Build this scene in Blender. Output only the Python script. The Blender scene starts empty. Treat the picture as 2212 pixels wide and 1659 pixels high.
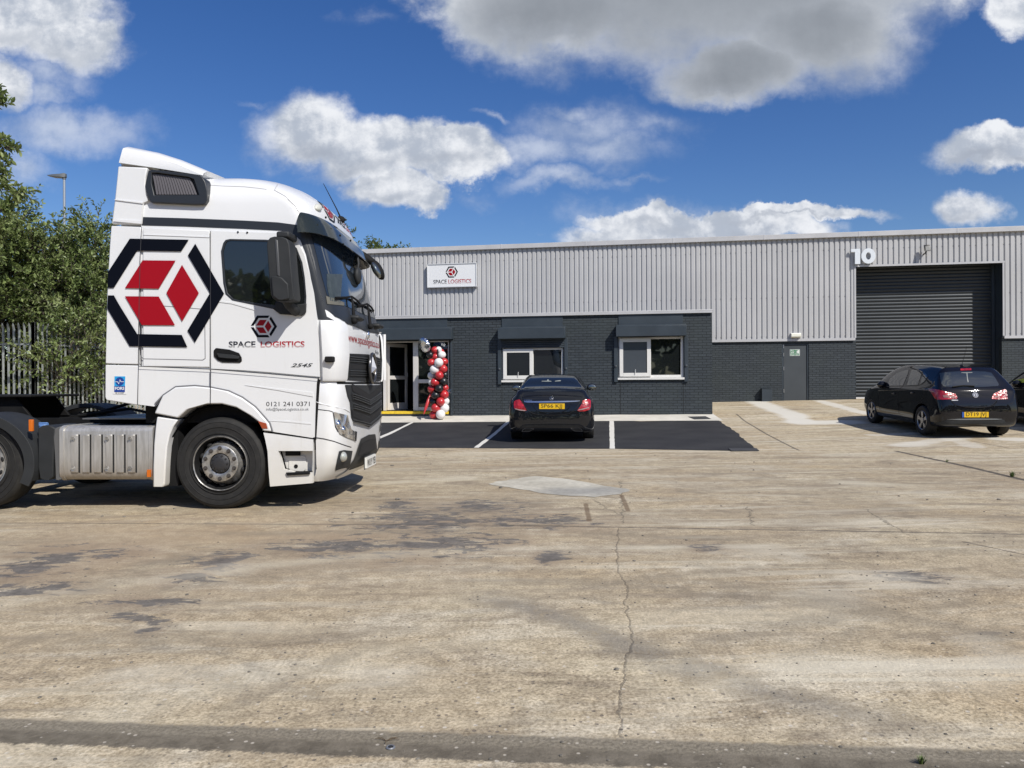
import bpy, bmesh, math, random
from mathutils import Vector, Matrix, noise
from mathutils.bvhtree import BVHTree
from mathutils.geometry import tessellate_polygon
R = math.radians
sc = bpy.context.scene
COL = sc.collection
random.seed(7)
# ------------------------------------------------------------------ camera
CZ = 1.6
ROLL = 0.0045
FP = 1661.0          # focal length in the 2212 px wide measuring frame
cam = bpy.data.objects.new('camera', bpy.data.cameras.new('camera'))
COL.objects.link(cam)
cam.data.sensor_width = 36.0
cam.data.lens = 36.0 * FP / 2212.0
cam.data.clip_start = 0.05
cam.data.clip_end = 5000
_r = Vector((math.cos(ROLL), 0, -math.sin(ROLL)))
_u = Vector((math.sin(ROLL), 0, math.cos(ROLL)))
_f = Vector((0, 1, 0))
cam.matrix_world = Matrix(((_r.x, _u.x, -_f.x, 0), (_r.y, _u.y, -_f.y, 0), (_r.z, _u.z, -_f.z, CZ), (0, 0, 0, 1)))
sc.camera = cam
CAMP = Vector((0, 0, CZ))
def ray(px, py):
    return (_f + _r * ((px - 1106.0) / FP) + _u * ((829.5 - py) / FP)).normalized()
# ------------------------------------------------------------------ node helper
class N:
    nt = None
    def __init__(s, sock): s.s = sock
    @staticmethod
    def lk(a, b):
        if isinstance(a, N): N.nt.links.new(a.s, b)
        else: b.default_value = a
    @staticmethod
    def m(op, *a, clamp=False):
        n = N.nt.nodes.new('ShaderNodeMath'); n.operation = op; n.use_clamp = clamp
        for i, x in enumerate(a): N.lk(x, n.inputs[i])
        return N(n.outputs[0])
    def __add__(s, o): return N.m('ADD', s, o)
    __radd__ = __add__
    def __sub__(s, o): return N.m('SUBTRACT', s, o)
    def __rsub__(s, o): return N.m('SUBTRACT', o, s)
    def __mul__(s, o): return N.m('MULTIPLY', s, o)
    __rmul__ = __mul__
    def __truediv__(s, o): return N.m('DIVIDE', s, o)
    def __pow__(s, o): return N.m('POWER', s, o)
def smooth(x, a, b):
    n = N.nt.nodes.new('ShaderNodeMapRange'); n.interpolation_type = 'SMOOTHSTEP'
    N.lk(x, n.inputs[0])
    if a > b:
        n.inputs[1].default_value = b; n.inputs[2].default_value = a; n.inputs[3].default_value = 1; n.inputs[4].default_value = 0
    else:
        n.inputs[1].default_value = a; n.inputs[2].default_value = b; n.inputs[3].default_value = 0; n.inputs[4].default_value = 1
    return N(n.outputs[0])
def nmax(*a):
    r = a[0]
    for x in a[1:]: r = N.m('MAXIMUM', r, x)
    return r
def xyz(v):
    n = N.nt.nodes.new('ShaderNodeSeparateXYZ'); N.lk(v, n.inputs[0]); return N(n.outputs[0]), N(n.outputs[1]), N(n.outputs[2])
def comb(x, y, z):
    n = N.nt.nodes.new('ShaderNodeCombineXYZ')
    for i, q in enumerate((x, y, z)): N.lk(q, n.inputs[i])
    return N(n.outputs[0])
def mapping(v, scale=(1, 1, 1), loc=(0, 0, 0), rot=(0, 0, 0)):
    n = N.nt.nodes.new('ShaderNodeMapping'); N.lk(v, n.inputs[0])
    n.inputs[1].default_value = loc; n.inputs[2].default_value = rot; n.inputs[3].default_value = scale
    return N(n.outputs[0])
def fbm(v, scale, detail=4, rough=.55, dist=0.0, col=False):
    n = N.nt.nodes.new('ShaderNodeTexNoise'); N.lk(v, n.inputs['Vector'])
    n.inputs['Scale'].default_value = scale; n.inputs['Detail'].default_value = detail
    n.inputs['Roughness'].default_value = rough; n.inputs['Distortion'].default_value = dist
    return N(n.outputs[1 if col else 0])
def voro(v, scale, feature='F1', rnd=1.0):
    n = N.nt.nodes.new('ShaderNodeTexVoronoi'); N.lk(v, n.inputs['Vector']); n.feature = feature
    n.inputs['Scale'].default_value = scale; n.inputs['Randomness'].default_value = rnd
    return n
def mix(f, a, b, mode='MIX'):
    n = N.nt.nodes.new('ShaderNodeMix'); n.data_type = 'RGBA'; n.blend_type = mode
    N.lk(f, n.inputs[0])
    for q, i in ((a, 6), (b, 7)):
        if not isinstance(q, N) and len(q) == 3: q = (*q, 1)
        N.lk(q, n.inputs[i])
    return N(n.outputs[2])
def coord(kind='Object'):
    n = N.nt.nodes.new('ShaderNodeTexCoord'); return N(n.outputs[kind])
def bumpn(h, strength=.3, dist=.01):
    n = N.nt.nodes.new('ShaderNodeBump'); N.lk(h, n.inputs['Height'])
    n.inputs['Strength'].default_value = strength; n.inputs['Distance'].default_value = dist
    return N(n.outputs[0])
_mats = {}
def mat(name, col=(.5, .5, .5), rough=.5, metal=0.0, coat=0.0, spec=.5, var=0.0, vscale=3.0, bump=0.0, bscale=60, emit=None, fn=None, alpha=None, trans=None, streak=0.0):
    if name in _mats: return _mats[name]
    m = bpy.data.materials.new(name); m.use_nodes = True
    N.nt = m.node_tree
    b = m.node_tree.nodes['Principled BSDF']
    b.inputs['Base Color'].default_value = (*col, 1); b.inputs['Roughness'].default_value = rough
    b.inputs['Metallic'].default_value = metal; b.inputs['Coat Weight'].default_value = coat
    b.inputs['Specular IOR Level'].default_value = spec
    b.inputs['Coat Roughness'].default_value = .03
    if trans: b.inputs['Transmission Weight'].default_value = trans
    if alpha is not None: b.inputs['Alpha'].default_value = alpha
    if var:
        c = coord()
        n1 = fbm(c, vscale, 5, .6)
        k = smooth(n1, .3, .7)
        cc = mix(k, tuple(x * (1 - var) for x in col), tuple(min(1, x * (1 + var * .6)) for x in col))
        if streak:
            st = fbm(mapping(c, (6, 6, .5)), 3, 3, .6)
            cc = mix(smooth(st, .5, .75) * streak, cc, tuple(x * .6 for x in col))
        N.lk(cc, b.inputs['Base Color'])
        N.lk(rough + (n1 - .5) * .15, b.inputs['Roughness'])
    if bump:
        N.lk(bumpn(fbm(coord(), bscale, 3), bump, .004), b.inputs['Normal'])
    if emit:
        b.inputs['Emission Color'].default_value = (*emit[0], 1); b.inputs['Emission Strength'].default_value = emit[1]
    if fn: fn(m, b)
    _mats[name] = m
    return m
# ------------------------------------------------------------------ sun, sky
SUN_D = Vector((-.548, .713, -.83)).normalized()      # travel of the light
EL = math.asin(-SUN_D.z)
sun = bpy.data.objects.new('sun', bpy.data.lights.new('sun', 'SUN'))
COL.objects.link(sun)
sun.data.energy = 4.6
sun.data.angle = R(.53)
sun.data.color = (1, .955, .88)
sun.rotation_euler = SUN_D.to_track_quat('-Z', 'Y').to_euler()
sc.view_settings.view_transform = 'Standard'
sc.view_settings.look = 'None'
sc.view_settings.exposure = 0.12
sc.view_settings.gamma = 1.0
sc.render.engine = 'CYCLES'
sc.cycles.max_bounces = 6
sc.cycles.use_denoising = True
wd = bpy.data.worlds.new('World'); sc.world = wd; wd.use_nodes = True
N.nt = wd.node_tree
for n in list(wd.node_tree.nodes): wd.node_tree.nodes.remove(n)
def build_world():
    nt = wd.node_tree
    out = nt.nodes.new('ShaderNodeOutputWorld'); bg = nt.nodes.new('ShaderNodeBackground')
    sky = nt.nodes.new('ShaderNodeTexSky'); sky.sky_type = 'NISHITA'; sky.sun_disc = False
    sky.sun_elevation = EL
    sky.sun_rotation = math.atan2(-SUN_D.x, -SUN_D.y)
    sky.air_density = 1.0; sky.dust_density = .6; sky.ozone_density = 3.0; sky.altitude = 50
    c = coord('Generated')
    x, y, z = xyz(c)
    ya = nmax(N.m('ABSOLUTE', y), .05)
    u = x / ya; v = z / ya
    # the blue deepens with the camera-like saturation of the photograph's air
    hsv = nt.nodes.new('ShaderNodeHueSaturation'); nt.links.new(sky.outputs[0], hsv.inputs['Color'])
    hsv.inputs['Saturation'].default_value = 1.3; hsv.inputs['Value'].default_value = 1.0; hsv.inputs['Hue'].default_value = .514
    uv0 = comb(u, v, 0.0)
    wx_, wy_, _w = xyz(fbm(uv0, 3.6, 8, .60, 0, True))
    wx2, wy2, _w = xyz(fbm(mapping(uv0, (1, 1.25, 1), (5, 2, 0)), 13, 5, .6, 0, True))
    u0, v0 = u, v
    u = u + (wx_ - .5) * .20 + (wx2 - .5) * .045; v = v + (wy_ - .5) * .15 + (wy2 - .5) * .035
    uv = uv0
    n1 = fbm(uv, 4.6, 9, .60)
    n2 = fbm(mapping(uv, (1, 1.3, 1), (3.1, 1.7, 0)), 15, 7, .66)
    # same field looked up a little nearer the sun: difference gives the lit side of each billow
    n1s = fbm(mapping(uv, (1, 1, 1), (-.016, -.022, 0)), 4.6, 9, .60)
    n2s = fbm(mapping(uv, (1, 1.3, 1), (3.094, 1.688, 0)), 15, 7, .66)
    def cl(px, py, rx, ry, k=1.0, sh=0.0):
        cu, cv = (px - 1106) / FP, (829.5 - py - sh * ry) / FP + .0045 * (px - 1106) / FP
        du = (u - cu) / (rx / FP); dv = (v - cv) / (ry / FP)
        return (1.0 - N.m('SQRT', du * du + dv * dv)) * k
    edge = (n1 - .5) * 1.5 + (n2 - .5) * .55
    def field(sh=0.0):
        big = [cl(1500, -50, 720, 260, 1, sh), cl(1740, 60, 350, 170, 1, sh), cl(1200, 20, 320, 130, 1, sh), cl(1570, 160, 250, 100, 1, sh)]
        left = [cl(60, 50, 250, 110, 1, sh), cl(190, 100, 130, 80, 1, sh), cl(10, 190, 110, 70, 1, sh)]
        mid = [cl(670, 305, 180, 105, 1, sh), cl(800, 335, 210, 105, 1, sh), cl(960, 350, 160, 70, 1, sh), cl(850, 430, 120, 50, 1, sh)]
        low = [cl(1500, 510, 330, 48, 1, sh), cl(1420, 480, 190, 30, 1, sh), cl(1700, 475, 230, 20, 1, sh), cl(1640, 500, 120, 50, 1, sh)]
        rt = [cl(2120, 322, 150, 52, 1, sh), cl(2200, 350, 110, 40, 1, sh), cl(2080, 455, 90, 50, 1, sh), cl(2260, 40, 130, 80, .7, sh)]
        return big, nmax(*(big + left + mid + low + rt))
    big, hv0 = field(); _, hv1 = field(.45)
    thin = [cl(1290, 290, 240, 95, .8), cl(1170, 345, 190, 55, .9), cl(1210, 405, 180, 30, .9), cl(140, 290, 230, 65, 1.0), cl(1430, 280, 170, 60, .6), cl(530, 240, 70, 16, .5), cl(1065, 262, 60, 14, .6), cl(30, 370, 130, 70, .8), cl(1380, 400, 130, 16, .5), cl(800, 30, 120, 24, .35), cl(1020, 330, 130, 50, .8), cl(110, 215, 80, 40, .8), cl(1150, 60, 130, 90, .7), cl(1330, 330, 220, 75, .9), cl(1110, 340, 130, 50, .9), cl(1010, 420, 120, 30, .5), cl(1250, 250, 90, 40, .8), cl(1440, 470, 330, 40, .7), cl(120, 170, 120, 60, .8)]
    th = nmax(*thin)
    zc = nmax(z, .0) + .12
    pl = comb(x / zc, y / zc, 0.0)
    back = (fbm(pl, .55, 8, .6) - .53) * 4.5                   # broken cumulus in the rest of the sky
    isf = smooth(y, .12, .22)
    away = smooth(N.m('ABSOLUTE', u0), .95, 1.25)
    isf = isf * (1.0 - away)
    hv = hv0 * isf + back * (1.0 - isf)
    soft = smooth(fbm(uv0, 2.2, 3, .5), .38, .62) * .50 + .20 + (1.0 - isf) * .1
    dens = smooth((hv + edge * .42 * isf - .01) / soft, .0, 1.0)
    dens_t = smooth(th + edge * .85, .04, 1.15) * .80 * isf
    a = nmax(dens, dens_t)
    thick = smooth(hv + edge * .22, .12, .85)
    under = smooth(hv1 - hv0, -.35, .45) * isf
    lit = smooth((n1 - n1s) * 5.0 + (n2 - n2s) * 1.3, -.42, .45)
    bigf = smooth(nmax(*big), .0, .45) * isf
    white = mix(lit, (.44, .49, .58), (.84, .86, .90))
    white = mix(bigf * .75, white, (.50, .535, .59))
    grey = mix(smooth(n1, .3, .7), (.25, .275, .315), (.34, .37, .415))
    shade = mix(smooth(n1, .35, .65), (.36, .40, .48), (.52, .56, .63))
    body = mix(under * smooth(thick, .15, .7) * .8, white, shade)
    body = mix(N.m('MULTIPLY', thick, bigf, clamp=True), body, grey)
    body = mix(dens_t * (1.0 - dens), body, (.56, .63, .77))
    # Background strength is .1, so cloud radiance is given ten times larger
    cloud = mix(1.0, body, (10, 10, 10), 'MULTIPLY')
    fin = mix(a * smooth(z, -.02, .03), N(hsv.outputs[0]), cloud)
    # below the horizon: dull earth light
    fin = mix(smooth(z, -.005, -.03), fin, (1.1, 1.0, .85))
    N.lk(fin, bg.inputs[0]); bg.inputs[1].default_value = .095
    nt.links.new(bg.outputs[0], out.inputs[0])
build_world()
# ------------------------------------------------------------------ mesh helper
class MB:
    def __init__(s): s.v = []; s.f = []; s.m = []
    def add(s, vs, fs, mi=0):
        o = len(s.v); s.v += [tuple(p) for p in vs]
        for f in fs: s.f.append([o + i for i in f]); s.m.append(mi)
        return s
    def box(s, x0, x1, y0, y1, z0, z1, mi=0):
        vs = [(x0, y0, z0), (x1, y0, z0), (x1, y1, z0), (x0, y1, z0), (x0, y0, z1), (x1, y0, z1), (x1, y1, z1), (x0, y1, z1)]
        return s.add(vs, [(0, 3, 2, 1), (4, 5, 6, 7), (0, 1, 5, 4), (1, 2, 6, 5), (2, 3, 7, 6), (3, 0, 4, 7)], mi)
    def prism(s, poly, f3, d0, d1, holes=(), mi=0):
        """poly in 2D, f3(a, b, d) -> 3D, extruded from d0 to d1"""
        loops = [list(poly)] + [list(h) for h in holes]
        flat = [p for l in loops for p in l]; n = len(flat)
        tris = tessellate_polygon([[Vector((p[0], p[1], 0)) for p in l] for l in loops])
        vs = [f3(p[0], p[1], d0) for p in flat] + [f3(p[0], p[1], d1) for p in flat]
        fs = [tuple(t) for t in tris] + [tuple(n + i for i in reversed(t)) for t in tris]
        o = 0
        for l in loops:
            k = len(l)
            for i in range(k):
                j = (i + 1) % k
                fs.append((o + i, o + j, n + o + j, n + o + i))
            o += k
        return s.add(vs, fs, mi)
    def ring(s, rings, closed=True, caps=True, mi=0):
        n = len(rings[0]); vs = [p for r in rings for p in r]; fs = []
        for a in range(len(rings) - 1):
            for i in range(n if closed else n - 1):
                j = (i + 1) % n
                fs.append((a * n + i, a * n + j, (a + 1) * n + j, (a + 1) * n + i))
        if caps and closed:
            fs.append(tuple(reversed(range(n)))); fs.append(tuple(range((len(rings) - 1) * n, len(rings) * n)))
        return s.add(vs, fs, mi)
    def cyl(s, p0, p1, r0, r1=None, n=16, caps=True, mi=0):
        p0, p1 = Vector(p0), Vector(p1); r1 = r0 if r1 is None else r1
        a = (p1 - p0).normalized(); u = a.orthogonal().normalized(); w = a.cross(u)
        rg = [[p + (u * math.cos(t) + w * math.sin(t)) * r for t in [2 * math.pi * i / n for i in range(n)]] for p, r in ((p0, r0), (p1, r1))]
        return s.ring(rg, True, caps, mi)
    def tube(s, pts, r, n=8, mi=0):
        pts = [Vector(p) for p in pts]; rg = []
        rr = r if isinstance(r, (list, tuple)) else [r] * len(pts)
        u = None
        for i, p in enumerate(pts):
            t = (pts[min(i + 1, len(pts) - 1)] - pts[max(i - 1, 0)]).normalized()
            if u is None: u = t.orthogonal().normalized()
            else: u = (u - t * u.dot(t)).normalized()
            w = t.cross(u)
            rg.append([p + (u * math.cos(a) + w * math.sin(a)) * rr[i] for a in [2 * math.pi * k / n for k in range(n)]])
        return s.ring(rg, True, True, mi)
    def ball(s, c, r, n=16, k=10, mi=0, M=None):
        rx, ry, rz = r if isinstance(r, (tuple, list)) else (r, r, r)
        rg = []
        for a in range(1, k):
            t = math.pi * a / k
            rg.append([Vector((rx * math.sin(t) * math.cos(2 * math.pi * i / n), ry * math.sin(t) * math.sin(2 * math.pi * i / n), -rz * math.cos(t))) for i in range(n)])
        vs = [p for g in rg for p in g] + [Vector((0, 0, -rz)), Vector((0, 0, rz))]
        fs = []
        for a in range(k - 2):
            for i in range(n):
                j = (i + 1) % n; fs.append((a * n + i, a * n + j, (a + 1) * n + j, (a + 1) * n + i))
        L = len(vs)
        for i in range(n):
            j = (i + 1) % n; fs.append((j, i, L - 2)); fs.append(((k - 2) * n + i, (k - 2) * n + j, L - 1))
        if M: vs = [M @ p for p in vs]
        return s.add([p + Vector(c) for p in vs], fs, mi)
    def lathe(s, prof, o, axis='y', n=48, mi=0, sgn=1):
        """prof: (radius, offset along the axis)"""
        rg = []
        for r, d in prof:
            l = []
            for i in range(n):
                t = 2 * math.pi * i / n
                if axis == 'y': l.append(Vector((o[0] + r * math.cos(t), o[1] + d * sgn, o[2] + r * math.sin(t))))
                elif axis == 'z': l.append(Vector((o[0] + r * math.cos(t), o[1] + r * math.sin(t), o[2] + d)))
                else: l.append(Vector((o[0] + d * sgn, o[1] + r * math.cos(t), o[2] + r * math.sin(t))))
            rg.append(l)
        return s.ring(rg, True, False, mi)
    def build(s, name, mats, parent=None, smooth=None, bevel=None, fix=True, loc=None, seg=2):
        me = bpy.data.meshes.new(name)
        me.from_pydata(s.v, [], s.f)
        if not isinstance(mats, (list, tuple)): mats = [mats]
        for m in mats: me.materials.append(m)
        if len(mats) > 1: me.polygons.foreach_set('material_index', s.m)
        me.update()
        if fix:
            bm = bmesh.new(); bm.from_mesh(me)
            bmesh.ops.remove_doubles(bm, verts=bm.verts, dist=1e-5)
            bmesh.ops.recalc_face_normals(bm, faces=bm.faces); bm.to_mesh(me); bm.free()
        if smooth is not None:
            me.polygons.foreach_set('use_smooth', [True] * len(me.polygons)); me.set_sharp_from_angle(angle=R(smooth))
        ob = bpy.data.objects.new(name, me); COL.objects.link(ob)
        if parent: ob.parent = parent
        if loc: ob.location = loc
        if bevel:
            b = ob.modifiers.new('bevel', 'BEVEL'); b.width = bevel; b.segments = seg; b.limit_method = 'ANGLE'; b.angle_limit = R(35)
            b.harden_normals = False
            if smooth is None:
                me.polygons.foreach_set('use_smooth', [True] * len(me.polygons)); me.set_sharp_from_angle(angle=R(50))
        return ob
def empty(name, loc=(0, 0, 0), rz=0.0):
    o = bpy.data.objects.new(name, None); COL.objects.link(o); o.location = loc; o.rotation_euler = (0, 0, rz); o.empty_display_size = .2
    return o
def tag(o, label=None, cat=None, group=None, kind=None):
    if label: o['label'] = label
    if cat: o['category'] = cat
    if group: o['group'] = group
    if kind: o['kind'] = kind
    return o
class Frame:
    """local frame of a thing: to turn measured directions into points on its own planes"""
    def __init__(s, loc, rz):
        s.loc = Vector(loc); s.rz = rz; s.M = Matrix.Translation(s.loc) @ Matrix.Rotation(rz, 4, 'Z'); s.I = s.M.inverted()
        s.o = s.I @ CAMP
    def d(s, px, py): return (s.I.to_3x3() @ ray(px, py))
    def y(s, px, py, yy):
        d = s.d(px, py); t = (yy - s.o.y) / d.y; p = s.o + d * t; return p.x, p.z
    def x(s, px, py, xx):
        d = s.d(px, py); t = (xx - s.o.x) / d.x; p = s.o + d * t; return p.y, p.z
def text_mesh(txt, size, bold=0.0, extr=0.0, align='LEFT', shear=0.0, xs=1.0):
    """flat text outline as (verts, faces) in the xy plane"""
    cu = bpy.data.curves.new('t', 'FONT'); cu.body = txt; cu.size = size; cu.offset = bold; cu.extrude = extr; cu.align_x = align; cu.shear = shear
    cu.resolution_u = 3
    ob = bpy.data.objects.new('t', cu); COL.objects.link(ob)
    dg = bpy.context.evaluated_depsgraph_get(); me = bpy.data.meshes.new_from_object(ob.evaluated_get(dg))
    vs = [Vector((v.co.x * xs, v.co.y, v.co.z)) for v in me.vertices]; fs = [tuple(p.vertices) for p in me.polygons]
    bpy.data.objects.remove(ob); bpy.data.curves.remove(cu); bpy.data.meshes.remove(me)
    return vs, fs
def text_fit(txt, x0, x1, h=None, bold=0.0, shear=0.0):
    """text scaled to run from x0 to x1; capital height h"""
    vs, fs = text_mesh(txt, 1.0, bold, 0, 'LEFT', shear)
    a = min(v.x for v in vs); b = max(v.x for v in vs); t = max(v.y for v in vs); lo = 0
    k = (x1 - x0) / (b - a); ky = h / t if h else k
    return [Vector((x0 + (v.x - a) * k, v.y * ky, 0)) for v in vs], fs
# hexagon cube emblem in unit coordinates (tip at x = 1)
_tb = [(-.617, .93), (.392, .93), (.262, .722), (-.495, .722), (-.89, .07), (-1.12, .07)]
LOGO_K = [_tb, [(x, -y) for x, y in reversed(_tb)], [(.505, .85), (.379, .65), (.765, 0), (.379, -.65), (.505, -.85), (1.0, 0)]]
_rt = [(-.397, .565), (.167, .565), (-.12, .075), (-.70, .075)]
LOGO_R = [_rt, [(x, -y) for x, y in reversed(_rt)], [(.278, .487), (.567, 0), (.28, -.487), (.0, 0)]]
# ------------------------------------------------------------------ ground height
KN = [(-200, -.5), (0, 0), (7.9, .245), (15.2, .33), (18, .43), (20.9, .585), (21.93, .698), (27.47, .815), (31, .84), (5000, .84)]
def gz(x, y):
    s = y + .1711 * x
    s = max(-190, s)
    for (a, za), (b, zb) in zip(KN, KN[1:]):
        if s <= b: S = za + (zb - za) * (s - a) / (b - a); break
    k = .004 + .004 * min(1, max(0, (s - 16) / 5.9)) + .012 * min(1, max(0, (s - 21.9) / 5.5))
    k *= min(1, max(0, (60 - s) / 20))
    return S + k * max(-15, min(18, x))
def gp(px, py, dz=0.0):
    """ground point seen at a measured position"""
    d = ray(px, py); t = 1.0
    lo = None
    for i in range(4000):
        p = CAMP + d * t
        if p.z < gz(p.x, p.y) + dz: break
        lo = t; t *= 1.01
    a, b = lo or 0, t
    for _ in range(40):
        c = (a + b) / 2; p = CAMP + d * c
        if p.z < gz(p.x, p.y) + dz: b = c
        else: a = c
    return CAMP + d * b
# ------------------------------------------------------------------ ground
def seg_dist(x, y, a, b):
    """distance to a segment, as nodes"""
    ax, ay, bx, by = a[0], a[1], b[0], b[1]
    dx, dy = bx - ax, by - ay; L2 = dx * dx + dy * dy
    t = N.m('ADD', (x - ax) * (dx / L2) + (y - ay) * (dy / L2), 0.0, clamp=True)
    ex = x - ax - t * dx; ey = y - ay - t * dy
    return N.m('SQRT', ex * ex + ey * ey)
def concrete(m, b):
    c = coord(); x, y, z = xyz(c); p = comb(x, y, 0.0)
    big = fbm(p, .35, 5, .6); med = fbm(p, 1.6, 6, .65); fine = fbm(p, 9, 6, .7); vfine = fbm(p, 55, 4, .7)
    drag = fbm(mapping(p, (.55, 1.6, 1), rot=(0, 0, .10)), 1.3, 7, .72, .6)     # scuffs running along the yard
    col = mix(smooth(big, .36, .64), (.425, .343, .232), (.535, .462, .328))
    col = mix(smooth(med, .40, .66) * .8, col, (.45, .375, .262))
    col = mix(smooth(drag, .46, .68) * .75, col, (.60, .545, .435))
    col = mix(smooth(fbm(mapping(p, (.5, 1.5, 1), loc=(4, 9, 0)), 1.1, 8, .75, .5), .51, .64) * .70, col, (.24, .195, .140))
    col = mix(smooth(fbm(mapping(p, (1, 1, 1), loc=(14, 3, 0)), .5, 4, .6), .52, .72) * .35, col, (.46, .33, .17))
    # brushed finish: fine lines mostly away from the camera, some slanting
    wx = x + (med - .5) * .06
    br = fbm(comb(wx * 16.0, y * .55, 0.0), 1.6, 3, .6)
    br2 = fbm(comb((x * .85 + y * .5) * 16.0, (y * .85 - x * .5) * .5, 3.0), 1.5, 3, .6)
    brs = mix(smooth(fbm(p, .45, 2), .44, .56), br, br2)
    col = mix(smooth(brs, .52, .72) * smooth(med, .40, .62) * .34, col, (.20, .165, .125))
    col = mix(1.0, col, mix(smooth(fine, .34, .66), (.76, .75, .735), (1.13, 1.13, 1.13)), 'MULTIPLY')
    col = mix(1.0, col, mix(smooth(vfine, .36, .62), (.66, .64, .61), (1.13, 1.13, 1.13)), 'MULTIPLY')
    # exposed aggregate: thicker near the worn strip by the camera
    v1 = N(voro(p, 30).outputs['Distance']); v1c = N(voro(p, 30).outputs['Color'])
    vx, _, _ = xyz(v1c)
    worn = smooth(y, 5.2, 3.3)
    sel = smooth(vx, .80, .84) * (.35 + worn * .65)
    col = mix(sel * smooth(v1, .34, .24) * .85 * smooth(fine, .38, .5), col, mix(smooth(vx, .93, .94), (.13, .11, .09), (.55, .50, .42)))
    v2 = voro(mapping(p, loc=(7, 2, 0)), 9.0); v2x, _, _ = xyz(N(v2.outputs['Color']))
    col = mix(smooth(v2x, .90, .92) * smooth(N(v2.outputs['Distance']), .13, .07) * .8, col, (.10, .085, .07))
    v3 = voro(mapping(comb(x * .45, y, 0.0), loc=(2, 5, 0)), 3.4); v3x, _, _ = xyz(N(v3.outputs['Color']))
    col = mix(smooth(v3x, .86, .9) * smooth(N(v3.outputs['Distance']) + (fine - .5) * .25, .14, .08) * .75, col, (.13, .115, .10))
    v4 = voro(mapping(p, loc=(1, 9, 0)), 42); v4x, _, _ = xyz(N(v4.outputs['Color']))
    near = smooth(y, 6.5, 3.6)
    col = mix(smooth(v4x, .74, .78) * smooth(N(v4.outputs['Distance']), .42, .22) * (near * .55 + .12) * smooth(fbm(mapping(p, loc=(8, 8, 0)), 1.2, 4), .40, .56), col, (.17, .140, .10))
    for ang, sx_, k_, cc, lo in ((-.30, 4.5, .42, (.25, .21, .155), .55), (-.62, 5.5, .34, (.24, .20, .15), .57), (.16, 4.5, .34, (.26, .22, .16), .56), (-.42, 3.5, .42, (.62, .57, .45), .56), (.05, 4.0, .36, (.60, .55, .44), .56), (.75, 6.0, .26, (.24, .20, .15), .57)):
        bend = comb(x + (big - .5) * .6, y + x * x * .012 * (1 if ang < 0 else -1), ang)
        st_ = fbm(mapping(bend, (.22, sx_, 1), rot=(0, 0, ang)), 1.0, 5, .62)
        zone = smooth(fbm(mapping(p, loc=(ang * 40, sx_, 0)), .28, 3, .5), .42, .58)
        col = mix(smooth(st_, lo - .02, lo + .08) * zone * (k_ * 1.35), col, cc)
    # --- oil and rubber, where the photograph has them
    def spot(px, py, rx, ry, ang=0.0):
        g = gp(px, py); gx = gp(px + rx, py); gy = gp(px, py + ry)
        a = abs(gx.x - g.x); q = abs(gy.y - g.y) + .02
        dx = x - g.x; dy = y - g.y
        if ang:
            ca, sa = math.cos(ang), math.sin(ang); dx, dy = dx * ca + dy * sa, dy * ca - dx * sa
        dx = dx / a; dy = dy / q
        return 1.0 - N.m('SQRT', dx * dx + dy * dy)
    oil = [spot(930, 1125, 260, 50), spot(1050, 1095, 160, 26), spot(960, 1175, 210, 46), spot(1150, 1125, 200, 24), spot(760, 1180, 260, 30), spot(470, 1212, 110, 46, .5), spot(420, 1250, 80, 30, .5),
           spot(90, 1215, 150, 60), spot(60, 1275, 170, 30), spot(250, 1195, 90, 20), spot(330, 1300, 150, 14), spot(330, 1350, 50, 24), spot(300, 1330, 90, 16), spot(1190, 1200, 60, 20), spot(1180, 1210, 40, 14), spot(1520, 1182, 60, 14), spot(1960, 1245, 110, 26), spot(860, 1090, 60, 20)]
    grime = smooth(y, 15.5, 9.5) * smooth(y, 4.2, 6.6)
    col = mix(grime * smooth(fbm(mapping(p, (.5, 1, 1), loc=(1, 8, 0)), .9, 7, .68, .8), .34, .62) * .46, col, (.245, .200, .145))
    col = mix(grime * smooth(fbm(mapping(p, (.7, 1.3, 1), loc=(6, 1, 0)), 3.0, 7, .75, .5), .52, .66) * .50, col, (.15, .125, .095))
    # masks of the spots are broken up by a fractal so that only ragged flecks stay
    rag = fbm(mapping(p, (.6, 1.25, 1), rot=(0, 0, .12)), 5.5, 9, .74, .7)
    o1 = nmax(*oil)
    om = smooth(o1 * .22 + rag, .605, .66)
    o2 = smooth(o1, -.35, .6) * smooth(med, .35, .6)
    col = mix(o2 * .55, col, (.20, .155, .115))
    col = mix(smooth(spot(600, 1170, 900, 130), -.3, .7) * smooth(big + (med - .5) * .6, .38, .60) * .45, col, (.33, .245, .16))
    col = mix(om * smooth(o1, -.35, .2) * .85, col, mix(smooth(fine, .3, .7), (.065, .063, .065), (.15, .14, .13)))
    pale = [spot(520, 1225, 130, 34), spot(1800, 1290, 190, 60), spot(1900, 1255, 130, 30), spot(1640, 1190, 150, 30), spot(830, 1460, 170, 60), spot(2130, 1400, 130, 60), spot(350, 1450, 260, 50),
            spot(2000, 1065, 120, 12), spot(1990, 960, 120, 10), spot(1960, 1085, 80, 8)]
    col = mix(smooth(nmax(*pale) * .5 + (drag - .5) * 1.2, .05, .45) * .42, col, (.55, .50, .40))
    # tyre track: a grey band curving to the lower right
    tr = [(1060, 1290), (1240, 1345), (1400, 1408), (1606, 1481), (1856, 1546), (2060, 1600), (2230, 1650)]
    gpts = [gp(*q) for q in tr]
    d = None
    for a_, b_ in zip(gpts, gpts[1:]):
        s_ = seg_dist(x, y, a_, b_); d = s_ if d is None else N.m('MINIMUM', d, s_)
    tm = smooth(d + (fine - .5) * .22 + (drag - .5) * .35, .24, .0) * smooth(med + (big - .5) * .5, .26, .48)
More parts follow.
